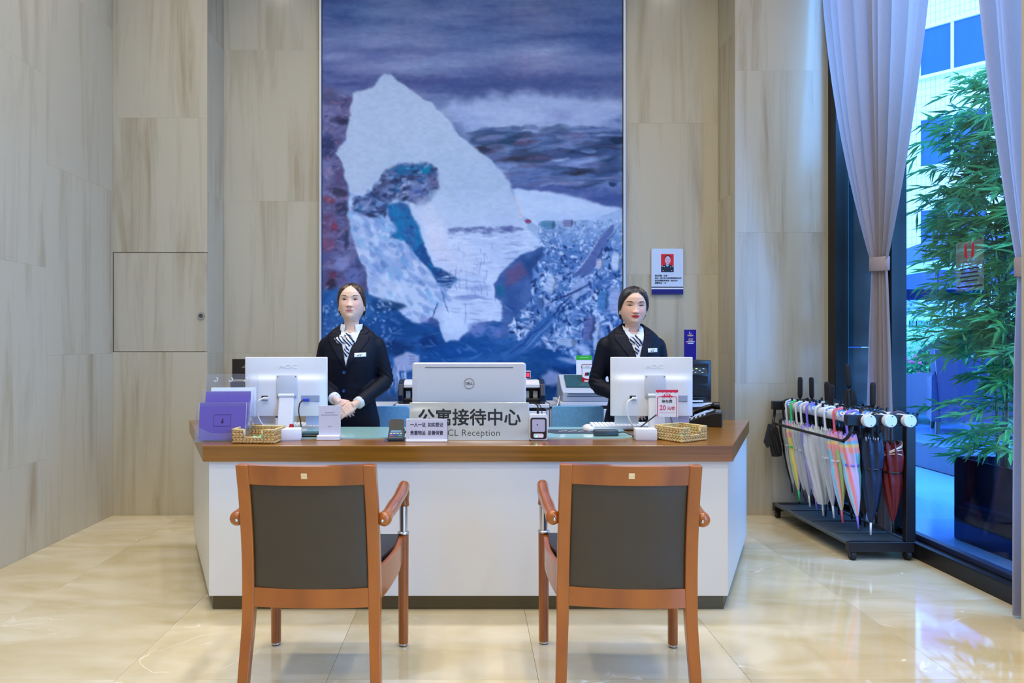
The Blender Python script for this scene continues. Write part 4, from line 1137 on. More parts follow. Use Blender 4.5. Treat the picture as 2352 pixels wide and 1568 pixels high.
# signs standing on the printer and on the cabinets
def stand_card(name, label, px0, px1, py0, d, z, tilt=6):
    w = (px1 - px0) / F * d; h = Z(py0, d) - z
    t = thing(name, label, 'sign', (X((px0 + px1) / 2, d), d, z), 0, rx=math.radians(-tilt))
    MB().box((0, 0.003, h / 2), (w, 0.003, h)).build('board', mat('white_print', RGB(232, 238, 246), 0.35, noise=((9, 9, 9), 0.01)), t)
    MB().box((0, 0.018, 0.003), (w * 0.9, 0.04, 0.005)).build('foot', M_ACRYLIC, t)
    return t, w, h
M_GREEN = mat('green_ink', RGB(40, 178, 40), 0.4, noise=((9, 9, 9), 0.03))
zpr = ZBK + 0.015 + 0.183
gs, w, h = stand_card('green_payment_sign', 'white card with green header standing on the receipt printer', 1324, 1360, 816, 4.97, zpr)
gb = MB().box((0, 0.0008, h - 0.016), (w, 0.0018, 0.032)).build('green_header', M_GREEN, gs)
MB().box((0, -0.0006, h - 0.015), (w * 0.55, 0.0006, 0.006)).build('header_print', mat('light_green_ink', RGB(150, 225, 150), 0.4, noise=((9, 9, 9), 0.02)), gb)
MB().lathe([(0, 0.0), (0.02, 0.0), (0.02, 0.0016)], (-0.002, 0, h - 0.086), 20, 'y').build('green_disc', M_GREEN, gs)
rs_, w, h = stand_card('red_payment_sign', 'white card with red base and bank card logo beside the receptionist', 1337, 1363, 836, 4.86, zpr - 0.055)
MB().prism([(-w / 2, 0.0), (w / 2, 0.0), (w / 2, 0.046), (w * 0.25, 0.034), (0, 0.030), (-w * 0.25, 0.034), (-w / 2, 0.046)], -0.0002, 0.0016, 'y').build('red_base', M_RED, rs_)
br_ = MB()
for (cx, cz, sx, sz) in ((0, h - 0.001, w, 0.003), (-w / 2 + 0.001, h / 2, 0.003, h), (w / 2 - 0.001, h / 2, 0.003, h)):
    br_.box((cx, 0.0008, cz), (sx, 0.0018, sz))
br_.build('red_border', M_RED, rs_)
for k, mm in enumerate((M_RED, M_NAVYINK, mat('teal_ink', RGB(30, 140, 150), 0.4, noise=((9, 9, 9), 0.03)))):
    x = -0.022 + k * 0.013
    MB().prism([(x, h * 0.40), (x + 0.017, h * 0.40), (x + 0.023, h * 0.40 + 0.022), (x + 0.006, h * 0.40 + 0.022)], -0.0006 - 0.0004 * k, 0.0012, 'y').build('card_logo', mm, rs_)
for zz, ww in ((h - 0.014, 0.03), (h - 0.026, 0.06)):
    MB().box((0, 0.0006, zz), (ww, 0.0016, 0.003)).build('printed_line', M_FAINT, rs_)
MB().box((0, -0.0006, 0.015), (w * 0.6, 0.0008, 0.009)).build('base_print', M_PAPER, rs_)

# black multifunction printer
zb = ZBK + 0.005
mf = thing('multifunction_printer', 'black multifunction printer behind the right monitor', 'printer', (X(1595, 4.80) + 0.0, 4.92, zb))
wm = 0.20
b = MB().box((0, 0.03, 0.155), (0.245, 0.30, 0.298), 0.008, 2).build('body', mat('charcoal_plastic', RGB(28, 29, 33), 0.3, noise=((9, 9, 9), 0.03)), mf, auto=40)
MB().box((0.0, -0.122, 0.246), (0.20, 0.006, 0.07), 0.002, 1).build('panel_recess', M_BLACKPLASTIC, mf)
cp = MB().prism([(-0.165, 0.205), (-0.12, 0.205), (-0.12, 0.258)], -0.105, 0.085, 'x').build('control_panel', mat('dark_panel_plastic', RGB(34, 38, 44), 0.3, noise=((9, 9, 9), 0.03)), mf)
kk = [(0.01, M_GREEN), (-0.02, M_SHADE), (0.045, M_SHADE), (-0.05, M_SHADE), (0.03, M_SHADE), (-0.005, M_SHADE), (0.06, M_SHADE)]
for i, (x, mm) in enumerate(kk):
    q = MB().box((0, 0, 0), (0.012, 0.007, 0.002)).build('panel_key', mat('pale_cyan_key', RGB(150, 205, 220), 0.4, noise=((9, 9, 9), 0.02)) if mm is M_SHADE else mat('lime_led', RGB(190, 255, 80), 0.4, emit=((0.5, 1.0, 0.12, 1), 1.5)), cp)
    rr = i % 3
    q.matrix_local = Matrix.Translation((x, -0.134 - rr * 0.011, 0.245 - rr * 0.013)) @ Matrix.Rotation(math.radians(49.7), 4, 'X')
MB().box((0, -0.121, 0.165), (0.19, 0.004, 0.055)).build('toner_door', M_BLACKPLASTIC, mf)
MB().box((0, -0.121, 0.085), (0.19, 0.004, 0.075), 0.002, 1).build('cassette_front', M_BLACKPLASTIC, mf)
MB().box((-0.03, -0.15, 0.040), (0.17, 0.07, 0.004)).build('output_tray', mat('dark_teal_plastic', RGB(40, 66, 74), 0.3, noise=((9, 9, 9), 0.03)), mf)
MB().box((-0.04, -0.15, 0.018), (0.16, 0.08, 0.010)).build('paper_stack', M_PAPER, mf)

# blue vertical sign on the wall side
bs = thing('blue_sign', 'tall narrow royal blue sign above the black printer', 'sign', (X(1585, 5.12), 5.12, zb))
wz = 0.090; hz = Z(757, 5.12) - zb
M_ROYAL = mat('royal_blue_print', RGB(14, 14, 140), 0.12, noise=((4, 4, 4), 0.05))
MB().box((0, 0, hz / 2), (wz, 0.012, hz), 0.0008, 1).build('board', M_ROYAL, bs)
M_GOLD = mat('gold_print', RGB(226, 190, 120), 0.4, noise=((9, 9, 9), 0.05))
MB().tube([(0.009 * math.cos(a), -0.0066, hz - 0.024 + 0.009 * math.sin(a)) for a in np.linspace(1.8, 6.2, 12)], 0.0013, 6).build('crescent_emblem', M_PAPER, bs)
for k in range(5):
    MB().box((-0.018 + k * 0.009, -0.0066, hz - 0.044), (0.006, 0.001, 0.013 - 0.002 * abs(k - 2))).build('gold_character', M_GOLD, bs)
for zz, ww, mm in ((hz - 0.070, 0.034, M_GOLD), (hz - 0.080, 0.034, M_GOLD), (hz - 0.092, 0.064, M_PAPER), (hz - 0.104, 0.040, M_PAPER)):
    MB().box((0.003 if ww < 0.05 else 0, -0.0066, zz), (ww, 0.001, 0.005)).build('printed_line', mm, bs)
MB().box((-0.022, -0.0066, hz - 0.104), (0.008, 0.001, 0.006)).build('red_mark', M_RED, bs)

# black framed plaque and speaker behind the left monitor
fp_ = thing('framed_plaque', 'small black framed plaque on the shelf behind the left monitor', 'plaque', (X(560, 4.95), 4.95, 0.80))
hA = Z(824, 4.95) - 0.80
pb_ = MB().box((0, 0, hA - 0.075), (0.168, 0.016, 0.15), 0.002, 1).build('frame', M_BLACKPLASTIC, fp_)
MB().box((0, -0.0085, hA - 0.072), (0.15, 0.002, 0.13)).build('panel', mat('deep_brown_panel', RGB(30, 16, 8), 0.1, noise=((9, 9, 9), 0.05)), pb_)
for k in range(3):
    MB().box((0.005 + k * 0.008, -0.0098, hA - 0.064 + k * 0.008), (0.036, 0.001, 0.003)).build('silver_mark', M_CHROME, pb_)
MB().box((0, 0.0, (hA - 0.165) / 2), (0.165, 0.10, hA - 0.165), 0.003, 1).build('stand_box', mat('charcoal_plastic', RGB(28, 29, 33), 0.3), fp_)

# ------------------------------------------------------------------ blue task chairs behind the desk
M_BLUEFAB = mat('sky_blue_fabric', RGB(112, 182, 244), 0.85, bump=(400, 0.15), noise=((60, 60, 60), 0.12))
def task_chair(label, px0, px1, pytop, d, lean):
    xa, xb = X(px0, d), X(px1, d)
    t = thing('task_chair', label, 'chair', ((xa + xb) / 2, d, 0), 0, 'blue fabric task chairs')
    w = xb - xa; zt = Z(pytop, d)
    bk = MB().prism([(x, z + zt - 0.20) for x, z in rounded(w, 0.40, 0.02)], -0.03, 0.02, 'y')
    bk = MB().add([(x * (1 + lean * (zt - z)), y, z) for x, y, z in bk.v], bk.f)
    o = bk.build('backrest', M_BLUEFAB, t, auto=40)
    MB().prism([(x, z + zt - 0.20) for x, z in rounded(w - 0.004, 0.396, 0.02)], 0.02, 0.045, 'y').build('backrest_shell', M_BLACKPLASTIC, t)
    MB().prism([(x, y + 0.21) for x, y in rounded(w * 0.98, 0.34, 0.06)], 0.43, 0.49).build('seat', M_BLUEFAB, t)
    MB().box((0, 0.05, 0.46), (0.06, 0.03, 0.14)).build('back_bracket', M_BLACKPLASTIC, t)
    MB().cyl((0, 0.21, 0.10), (0, 0.21, 0.43), 0.025, 14).build('gas_column', M_CHROME, t)
    for k in range(5):
        a = 2 * math.pi * k / 5 + 0.3
        e = (0.18 * math.cos(a), 0.21 + 0.18 * math.sin(a), 0.065)
        lg = MB().tube([(0, 0.21, 0.10), e], [0.022, 0.014], 8).build('base_leg', M_BLACKPLASTIC, t)
        MB().cyl((e[0] - 0.012, e[1], 0.026), (e[0] + 0.012, e[1], 0.026), 0.026, 12).build('castor', M_GLIDE, lg)
    return t
task_chair('blue fabric chair beside the left receptionist', 864, 940, 932, 4.30, 0.0)
task_chair('blue fabric chair beside the right receptionist', 1268, 1385, 932, 4.30, -0.08)
# ------------------------------------------------------------------ large mountain painting (print computed here, carried as a colour attribute)
class Canvas:
    def __init__(s, x0, x1, y0, y1, step):
        s.xs = np.arange(x0, x1 + step, step, dtype=np.float32); s.ys = np.arange(y0, y1 + step, step, dtype=np.float32)
        s.step = step; s.x0 = x0; s.y0 = y0
        s.X, s.Y = np.meshgrid(s.xs, s.ys)
        s.img = np.zeros(s.X.shape + (3,), np.float32)
    def noise(s, sx, sy, seed, octaves=4, rough=0.55, win=None):
        rng = np.random.default_rng(seed)
        win = win or (slice(None), slice(None))
        WX, WY = s.X[win], s.Y[win]
        out = np.zeros(WX.shape, np.float32); amp = 1.0; tot = 0
        for o in range(octaves):
            gx = (WX - s.x0) / sx * 2 ** o + rng.uniform(0, 50); gy = (WY - s.y0) / sy * 2 ** o + rng.uniform(0, 50)
            ix = np.floor(gx).astype(int); iy = np.floor(gy).astype(int)
            fx = gx - ix; fy = gy - iy
            fx = fx * fx * (3 - 2 * fx); fy = fy * fy * (3 - 2 * fy)
            T = rng.random((64, 64)).astype(np.float32)
            g = lambda a, b: T[b % 64, a % 64]
            v = (g(ix, iy) * (1 - fx) + g(ix + 1, iy) * fx) * (1 - fy) + (g(ix, iy + 1) * (1 - fx) + g(ix + 1, iy + 1) * fx) * fy
            out += amp * v; tot += amp; amp *= rough
        return out / tot
    def poly_mask(s, poly, soft=3.0, warp=0.0, seed=1, ws=30):
        Xw, Yw = s.X, s.Y
        if warp:
            Xw = Xw + (s.noise(ws, ws, seed) - 0.5) * 2 * warp; Yw = Yw + (s.noise(ws, ws, seed + 77) - 0.5) * 2 * warp
        P_ = np.array(poly, np.float32)
        inside = np.zeros(Xw.shape, bool); dist = np.full(Xw.shape, 1e9, np.float32)
        for a, b in zip(P_, np.roll(P_, -1, 0)):
            c = ((a[1] > Yw) != (b[1] > Yw)) & (Xw < (b[0] - a[0]) * (Yw - a[1]) / (b[1] - a[1] + 1e-9) + a[0])
            inside ^= c
            d = b - a
            t = np.clip(((Xw - a[0]) * d[0] + (Yw - a[1]) * d[1]) / (d @ d + 1e-9), 0, 1)
            dist = np.minimum(dist, (Xw - a[0] - t * d[0]) ** 2 + (Yw - a[1] - t * d[1]) ** 2)
        dist = np.sqrt(dist); sd = np.where(inside, dist, -dist)
        m = np.clip(sd / (2 * soft) + 0.5, 0, 1)
        return m * m * (3 - 2 * m)
    def blend(s, mask, color):
        c = np.array(color, np.float32) if not isinstance(color, np.ndarray) else color
        s.img[:] = s.img * (1 - mask[..., None]) + c * mask[..., None]
    def fill(s, poly, color, soft=3.0, warp=0.0, seed=1, op=1.0, var=None, ws=30):
        m = s.poly_mask(poly, soft, warp, seed, ws) * op
        c = np.array(color, np.float32)
        if var is not None:       # var: (second colour, sx, sy)
            n = np.clip((s.noise(var[1], var[2], seed + 500) - 0.32) / 0.36, 0, 1)[..., None]
            c = c * (1 - n) + np.array(var[0], np.float32) * n
        s.blend(m, c)
    def blob(s, cx, cy, rx, ry, color, op=0.8, ang=0.0, warp=0.35, seed=3, soft=0.6):
        a = math.radians(ang); ca, sa = math.cos(a), math.sin(a)
        Rb = max(rx, ry) * (1 + warp) + 4
        i0 = max(0, int((cx - Rb - s.x0) / s.step)); i1 = max(i0, min(len(s.xs), int((cx + Rb - s.x0) / s.step) + 2))
        j0 = max(0, int((cy - Rb - s.y0) / s.step)); j1 = max(j0, min(len(s.ys), int((cy + Rb - s.y0) / s.step) + 2))
        if i1 <= i0 or j1 <= j0: return
        w_ = (slice(j0, j1), slice(i0, i1))
        dx, dy = s.X[w_] - cx, s.Y[w_] - cy
        u = (dx * ca + dy * sa) / rx; v = (-dx * sa + dy * ca) / ry
        r = np.sqrt(u * u + v * v) + (s.noise(rx * 0.8, ry * 0.8, seed, 3, 0.55, w_) - 0.5) * 2 * warp
        m = np.clip((1 - r) / soft, 0, 1)
        m = (m * m * (3 - 2 * m) * op)[..., None]
        s.img[w_] = s.img[w_] * (1 - m) + np.array(color, np.float32) * m
    def stroke(s, cx, cy, L, W, ang, color, op=0.9):
        """one brush dab: small soft rotated rectangle drawn in its own bounding box"""
        R = (L + W) * 0.6 + 2
        i0 = max(0, int((cx - R - s.x0) / s.step)); i1 = min(len(s.xs), int((cx + R - s.x0) / s.step) + 2)
        j0 = max(0, int((cy - R - s.y0) / s.step)); j1 = min(len(s.ys), int((cy + R - s.y0) / s.step) + 2)
        if i1 <= i0 or j1 <= j0: return
        dx = s.X[j0:j1, i0:i1] - cx; dy = s.Y[j0:j1, i0:i1] - cy
        a = math.radians(ang); ca, sa = math.cos(a), math.sin(a)
        u = np.abs(dx * ca + dy * sa) / (L * 0.56); v = np.abs(-dx * sa + dy * ca) / (W * 0.62 + 0.5)
        m = np.clip((1 - u ** 3 - v * v) * 1.7, 0, 1) * op
        s.img[j0:j1, i0:i1] = s.img[j0:j1, i0:i1] * (1 - m[..., None]) + np.array(color, np.float32) * m[..., None]
    def inside(s, poly, x, y):
        c = False; n = len(poly)
        for i in range(n):
            a, b = poly[i], poly[(i + 1) % n]
            if (a[1] > y) != (b[1] > y) and x < (b[0] - a[0]) * (y - a[1]) / (b[1] - a[1]) + a[0]: c = not c
        return c

def paint():
    c = Canvas(738, 1432, -70, 922, 2.0)
    R = random.Random(11)
    X_, Y_ = c.X, c.Y
    # storm sky: vertical gradient with long horizontal brush bands
    gy = [-70, 0, 60, 130, 200, 260, 330, 430, 922]
    gc = np.array([(78, 92, 140), (84, 98, 148), (104, 116, 164), (118, 126, 174), (108, 114, 162), (132, 142, 186), (112, 120, 168), (100, 112, 165), (90, 105, 160)], float)
    base = np.stack([np.interp(Y_, gy, gc[:, k]) for k in range(3)], -1)
    n = c.noise(260, 34, 5, 5)[..., None] - 0.5
    n2 = c.noise(140, 60, 9, 4)[..., None] - 0.5
    c.img[:] = base + n * np.array([95, 95, 80]) + n2 * np.array([30, 14, 10])
    right = np.clip((X_ - 1250) / 200, 0, 1)[..., None] * np.clip((260 - Y_) / 200, 0, 1)[..., None]
    c.img[:] = c.img * (1 - 0.55 * right) + np.array([74, 96, 156]) * 0.55 * right
    # dark band and bright cloud
    c.fill([(985, 205), (1080, 182), (1200, 176), (1432, 168), (1432, 206), (1250, 205), (1160, 224), (1060, 226)], (84, 92, 142), 12, 10, 21, 0.75, ((70, 84, 138), 120, 14))
    c.fill([(1020, 240), (1120, 222), (1200, 214), (1300, 222), (1432, 230), (1432, 290), (1330, 312), (1250, 312), (1170, 296), (1090, 306), (1050, 290)], (166, 178, 220), 18, 14, 23, 0.85, ((146, 158, 206), 120, 30))
    c.blob(1290, 262, 40, 20, (138, 146, 196), 0.6, 0, 0.3, 24)
    # dark storm belt on the right
    c.fill([(1062, 318), (1120, 300), (1180, 296), (1250, 312), (1330, 300), (1432, 272), (1432, 440), (1380, 436), (1300, 424), (1230, 432), (1180, 428), (1150, 385), (1100, 345)], (92, 108, 158), 10, 14, 31, 0.95, ((128, 140, 190), 90, 16))
    for (x, y, rx, ry, col, op) in ((1150, 320, 95, 30, (50, 72, 106), .95), (1330, 350, 120, 26, (58, 74, 112), .9), (1230, 362, 80, 22, (60, 66, 98), .85), (1390, 345, 60, 40, (44, 60, 96), .85), (1125, 342, 50, 14, (60, 52, 74), .9), (1210, 326, 40, 15, (112, 84, 116), .8), (1240, 345, 95, 12, (56, 72, 108), .85),
                                    (1330, 350, 110, 12, (52, 66, 104), .9), (1190, 365, 60, 9, (62, 58, 82), .8), (1325, 394, 62, 13, (48, 46, 62), .95), (1400, 385, 40, 22, (50, 62, 94), .85),
                                    (1420, 320, 24, 14, (38, 50, 82), .9), (1345, 298, 60, 5, (70, 88, 138), .8), (1290, 303, 46, 5, (74, 92, 142), .8), (1290, 368, 26, 7, (150, 164, 212), .75), (1340, 368, 40, 8, (146, 158, 206), .7),
                                    (1260, 380, 40, 8, (96, 104, 158), .7), (1405, 426, 14, 6, (40, 54, 98), .9), (1220, 408, 60, 8, (112, 124, 180), .7), (1300, 420, 50, 7, (150, 166, 216), .7)):
        c.blob(x, y, rx, ry, col, op, -4, 0.35, int(x + y))
    for k in range(150):
        x = R.uniform(1090, 1432); y = R.uniform(290, 430)
        if x < 1062 + (y - 300) * 0.9: continue
        v = R.choice([(62, 78, 122), (130, 146, 198), (84, 100, 152), (52, 62, 96), (104, 90, 128)])
        c.stroke(x, y, R.uniform(30, 100), R.uniform(4, 12), R.uniform(-12, 4), v, 0.40)
    # left rock strip
    strip = [(738, 196), (770, 200), (800, 215), (812, 232), (806, 260), (800, 288), (795, 312), (772, 352), (790, 378), (800, 440), (806, 490), (812, 540), (832, 606), (846, 680), (846, 700), (738, 700)]
    c.fill(strip, (92, 86, 128), 5, 4, 41, 1.0, ((118, 116, 162), 30, 18))
    for (x, y, rx, ry, col, op) in ((760, 225, 26, 22, (84, 84, 122), .7), (785, 280, 30, 16, (50, 48, 80), .85), (750, 340, 24, 40, (58, 62, 104), .8), (752, 395, 18, 22, (126, 116, 158), .9), (780, 405, 14, 20, (96, 78, 122), .8),
                                    (775, 440, 28, 14, (66, 58, 84), .85), (756, 460, 22, 10, (132, 76, 96), .85), (790, 478, 18, 24, (58, 58, 88), .8), (756, 510, 26, 36, (112, 84, 122), .9), (768, 522, 12, 12, (138, 66, 92), .8), (755, 560, 22, 24, (122, 80, 116), .8),
                                    (796, 540, 8, 40, (54, 62, 96), .8), (750, 590, 16, 18, (88, 84, 136), .9), (790, 604, 22, 22, (132, 138, 192), .85), (762, 632, 14, 12, (124, 62, 88), .85), (758, 655, 18, 22, (66, 50, 72), .9), (812, 640, 30, 34, (104, 112, 170), .85), (824, 600, 12, 30, (66, 80, 128), .7)):
        c.blob(x, y, rx, ry, col, op, 12, 0.4, int(x * 3 + y))
    for k in range(260):
        x = R.uniform(738, 840); y = R.uniform(210, 690)
        if not c.inside(strip, x, y): continue
        c.stroke(x, y, R.uniform(6, 22), R.uniform(1.5, 5), R.uniform(-60, 40), R.choice([(140, 136, 184), (60, 60, 96), (108, 88, 132), (84, 92, 140), (150, 110, 140)]), 0.4)
    # deep blue foothills along the bottom
    c.fill([(738, 672), (790, 660), (850, 672), (914, 690), (970, 740), (1060, 770), (1150, 730), (1240, 760), (1432, 700), (1432, 930), (738, 930)], (38, 80, 142), 8, 8, 51, 1.0, ((62, 104, 166), 60, 40))
    # the pale mountain and snow valley
    cliff = [(883, 168), (868, 188), (840, 205), (811, 212), (806, 242), (799, 287), (795, 311), (771, 352), (790, 376), (797, 411), (802, 450), (805, 488), (801, 497), (808, 533), (819, 572), (831, 606), (840, 612), (846, 676), (874, 686), (914, 710),
             (950, 747), (966, 742), (993, 728), (1006, 735), (1015, 762), (1024, 783), (1051, 779), (1076, 759), (1100, 742), (1147, 736), (1153, 690), (1136, 684), (1138, 650), (1160, 621), (1196, 585), (1248, 563), (1236, 530), (1214, 508), (1197, 491),
             (1186, 456), (1176, 424), (1150, 389), (1128, 367), (1090, 338), (1058, 309), (1036, 284), (1011, 252), (972, 223), (921, 188), (900, 172)]
    c.fill(cliff, (162, 178, 214), 3.5, 2.0, 61, 1.0, ((170, 182, 216), 160, 120))
    plain = [(1180, 432), (1215, 436), (1290, 444), (1340, 456), (1380, 470), (1432, 482), (1432, 530), (1330, 540), (1250, 540), (1214, 508), (1197, 491), (1186, 456)]
    c.fill(plain, (180, 194, 230), 4, 3, 62, 1.0, ((168, 184, 226), 80, 20))
    lowm = np.clip((Y_ - 430) / 150, 0, 1) * c.poly_mask(cliff, 3)
    c.blend(lowm * 0.9, np.array([184, 196, 234], np.float32) + (c.noise(60, 50, 63, 5)[..., None] - 0.5) * np.array([46, 40, 30], np.float32))
    # textured lower-left face
    face = [(802, 450), (850, 442), (890, 462), (930, 550), (985, 620), (1030, 665), (1028, 690), (990, 720), (950, 742), (914, 706), (874, 684), (850, 672), (842, 612), (820, 572), (806, 520)]
    c.fill(face, (146, 164, 214), 10, 6, 64, 0.9, ((186, 196, 232), 36, 30))
    c.fill([(935, 630), (1000, 640), (1040, 680), (1000, 720), (955, 742), (912, 700), (905, 650)], (184, 196, 232), 14, 8, 65, 0.9)
    for k in range(420):
        x = R.uniform(800, 1040); y = R.uniform(440, 740)
        if not c.inside(face, x, y): continue
        c.stroke(x, y, R.uniform(8, 36), R.uniform(5, 14), R.uniform(20, 75), R.choice([(112, 140, 204), (200, 210, 240), (150, 166, 212), (96, 122, 188), (174, 186, 226), (120, 166, 216)]), 0.42)
    # arch of dark rock with teal ice
    arch = [(812, 452), (846, 444), (868, 416), (886, 388), (921, 376), (966, 372), (993, 377), (1009, 402), (1006, 432), (988, 460), (968, 478), (950, 470), (938, 462), (915, 456), (892, 466), (886, 496), (850, 500), (815, 484)]
    c.fill(arch, (104, 118, 168), 5, 7, 66, 0.95, ((62, 74, 120), 22, 16), 18)
    c.fill([(889, 395), (921, 381), (966, 376), (990, 380), (996, 398), (965, 400), (930, 404), (895, 412)], (38, 108, 156), 4, 4, 67, 0.9, ((62, 90, 140), 22, 12))
    for (x, y, rx, ry, col, op) in ((978, 388, 18, 9, (30, 122, 160), .9), (995, 415, 14, 22, (98, 96, 136), .8), (880, 422, 24, 12, (78, 82, 118), .85), (930, 428, 30, 12, (150, 160, 204), .8), (950, 410, 26, 5, (66, 66, 96), .9),
                                    (962, 442, 16, 10, (78, 88, 150), .8), (872, 462, 20, 12, (112, 136, 190), .9), (830, 470, 22, 12, (132, 140, 190), .8), (868, 482, 24, 6, (62, 78, 124), .8), (925, 447, 22, 8, (176, 184, 222), .8)):
        c.blob(x, y, rx, ry, col, op, -20, 0.4, int(x * 2 + y))
    for k in range(230):
        x = R.uniform(812, 1008); y = R.uniform(374, 498)
        if not c.inside(arch, x, y): continue
        c.stroke(x, y, R.uniform(6, 22), R.uniform(3, 8), R.uniform(-60, 20), R.choice([(54, 62, 104), (156, 168, 212), (96, 108, 158), (36, 96, 146), (120, 116, 160), (44, 48, 82)]), 0.5)
    river = [(889, 470), (917, 459), (938, 468), (950, 496), (963, 523), (975, 554), (984, 591), (999, 612), (1036, 634), (1056, 643), (1036, 661), (1005, 649), (984, 615), (950, 575), (926, 551), (897, 545), (910, 526), (892, 496)]
    c.fill(river, (36, 110, 166), 5, 5, 68, 0.95, ((54, 90, 150), 24, 20))
    c.fill([(950, 575), (975, 560), (999, 612), (1050, 640), (1036, 661), (1005, 649), (984, 615)], (40, 74, 134), 4, 4, 69, 0.8)
    for k in range(110):
        x = R.uniform(888, 1050); y = R.uniform(462, 660)
        if not c.inside(river, x, y): continue
        c.stroke(x, y, R.uniform(5, 18), R.uniform(2, 5), R.uniform(30, 80), R.choice([(30, 128, 178), (24, 92, 150), (70, 120, 180), (38, 70, 128), (58, 140, 190)]), 0.55)
    for k in range(22):
        x = 1010 + R.uniform(-12, 40); c.stroke(x, 632 + (x - 1010) * 0.25 + R.uniform(-6, 6), R.uniform(8, 24), 2, 90, (44, 60, 116), 0.6)
    c.fill([(945, 470), (985, 462), (1010, 500), (1022, 560), (1060, 620), (1050, 640), (1005, 606), (980, 545), (960, 505)], (206, 206, 234), 12, 8, 167, 0.75, ((186, 190, 226), 30, 30))
    # snow valley: terraces, trees, smudges
    for k in range(300):
        x = R.uniform(1010, 1240); y = R.uniform(520, 740)
        if not c.inside(cliff, x, y): continue
        c.stroke(x, y, R.uniform(8, 40), R.uniform(1, 3.2), R.uniform(-6, 8), R.choice([(206, 214, 242), (150, 160, 206), (168, 180, 222), (214, 220, 244), (120, 134, 188)]), 0.45)
    for k in range(60):
        x = R.uniform(1030, 1200); c.blob(x, 526 + R.uniform(-6, 8), R.uniform(6, 16), R.uniform(3, 7), (84, 92, 148), 0.35, 0, 0.4, k + 900)
    for k in range(26):
        x = R.uniform(1040, 1150); y = R.uniform(560, 690); c.stroke(x, y, R.uniform(8, 26), 1.4, 90, (112, 122, 178), 0.5)
    for (x, y, rx, ry, col, op) in ((1070, 600, 50, 50, (192, 196, 230), .5), (1010, 560, 30, 60, (196, 196, 228), .6), (1000, 470, 60, 40, (178, 188, 222), .5), (1040, 740, 34, 34, (196, 208, 242), .85), (1100, 660, 40, 10, (132, 146, 202), .6), (1080, 682, 50, 7, (108, 124, 184), .6)):
        c.blob(x, y, rx, ry, col, op, 0, 0.35, int(x + 3 * y))
    c.stroke(1022, 690, 60, 2, 70, (70, 90, 150), 0.7); c.stroke(1000, 712, 40, 2.4, 100, (58, 74, 132), 0.8); c.stroke(1070, 720, 60, 1.6, 88, (120, 132, 188), 0.7)
    c.fill([(1183, 450), (1190, 452), (1204, 496), (1196, 500)], (196, 190, 214), 3, 1, 70, 0.7)
    c.fill([(1200, 500), (1225, 512), (1250, 545), (1236, 552), (1212, 530)], (148, 168, 210), 4, 3, 71, 0.8)
    c.blob(1211, 508, 9, 7, (136, 72, 116), 0.95, 0, 0.15, 72, 0.4)
    # dark wooded slope between valley and town
    slope = [(1248, 563), (1196, 585), (1160, 621), (1138, 650), (1136, 684), (1156, 700), (1150, 740), (1130, 780), (1166, 770), (1202, 707), (1227, 683), (1221, 652), (1227, 621), (1252, 590)]
    c.fill(slope, (62, 88, 146), 4, 4, 73, 1.0, ((84, 106, 164), 40, 30))
    c.fill([(1165, 622), (1195, 602), (1212, 628), (1188, 650), (1160, 655)], (104, 84, 128), 8, 5, 74, 0.85)
    c.blob(1150, 665, 15, 24, (44, 100, 142), 0.9, 15, 0.3, 75)
    c.fill([(1200, 600), (1250, 575), (1235, 610), (1215, 640)], (46, 72, 124), 8, 6, 76, 0.8)
    # lower hills and haze
    for (x, y, rx, ry, col, op) in ((890, 700, 46, 22, (36, 66, 112), .9), (930, 760, 60, 30, (34, 76, 136), .9), (990, 790, 34, 36, (30, 64, 122), .95), (975, 735, 14, 12, (140, 146, 200), .8), (1030, 810, 90, 26, (28, 78, 146), .9), (1095, 757, 26, 20, (116, 130, 190), .8),
                                    (1135, 760, 22, 16, (110, 124, 184), .7), (920, 800, 50, 26, (30, 54, 104), .8), (1100, 800, 60, 30, (34, 84, 150), .8), (870, 760, 50, 24, (44, 84, 146), .8), (1180, 830, 60, 20, (52, 96, 158), .8), (800, 700, 50, 26, (58, 92, 152), .8), (770, 740, 40, 40, (66, 102, 162), .8)):
        c.blob(x, y, rx, ry, col, op, 0, 0.4, int(2 * x + y))
    for k in range(380):
        x = R.uniform(738, 1200); y = R.uniform(690, 915)
        if c.inside(cliff, x, y): continue
        c.stroke(x, y, R.uniform(6, 30), R.uniform(1.5, 5), R.uniform(-30, 40), R.choice([(60, 104, 168), (30, 62, 118), (96, 126, 186), (44, 84, 150), (34, 72, 134), (130, 146, 200)]), 0.35)
    for k in range(170):      # village behind the left figure
        x = R.uniform(740, 900); y = R.uniform(690, 800)
        c.stroke(x, y, R.uniform(4, 14), R.uniform(2, 5), R.choice([0, 8, 90, 60, -20]) + R.uniform(-8, 8), R.choice([(150, 170, 218), (110, 138, 196), (60, 96, 160), (180, 194, 232)]), 0.55)
    # white house and paint drips at the bottom left
    c.fill([(905, 822), (935, 808), (968, 812), (965, 848), (910, 850)], (168, 172, 214), 4, 4, 81, 0.9)
    for k in range(14):
        c.stroke(943 + (k % 4) * 4, 818 + (k // 4) * 6, 2, 3, 0, (60, 66, 120), 0.8)
    for k in range(26):
        x = R.uniform(886, 935); L = R.uniform(20, 55); c.stroke(x, 850 + L / 2 + R.uniform(-15, 5), L, 2.2, 90, R.choice([(190, 198, 234), (120, 140, 196), (150, 160, 210)]), 0.8)
    for k in range(60):
        x = R.uniform(880, 1300); c.stroke(x, R.uniform(860, 915), R.uniform(20, 60), 2.5, 90, R.choice([(70, 100, 164), (44, 76, 138), (92, 96, 150)]), 0.4)
    c.fill([(738, 905), (1432, 905), (1432, 922), (738, 922)], (80, 84, 128), 3, 0, 82, 0.5)
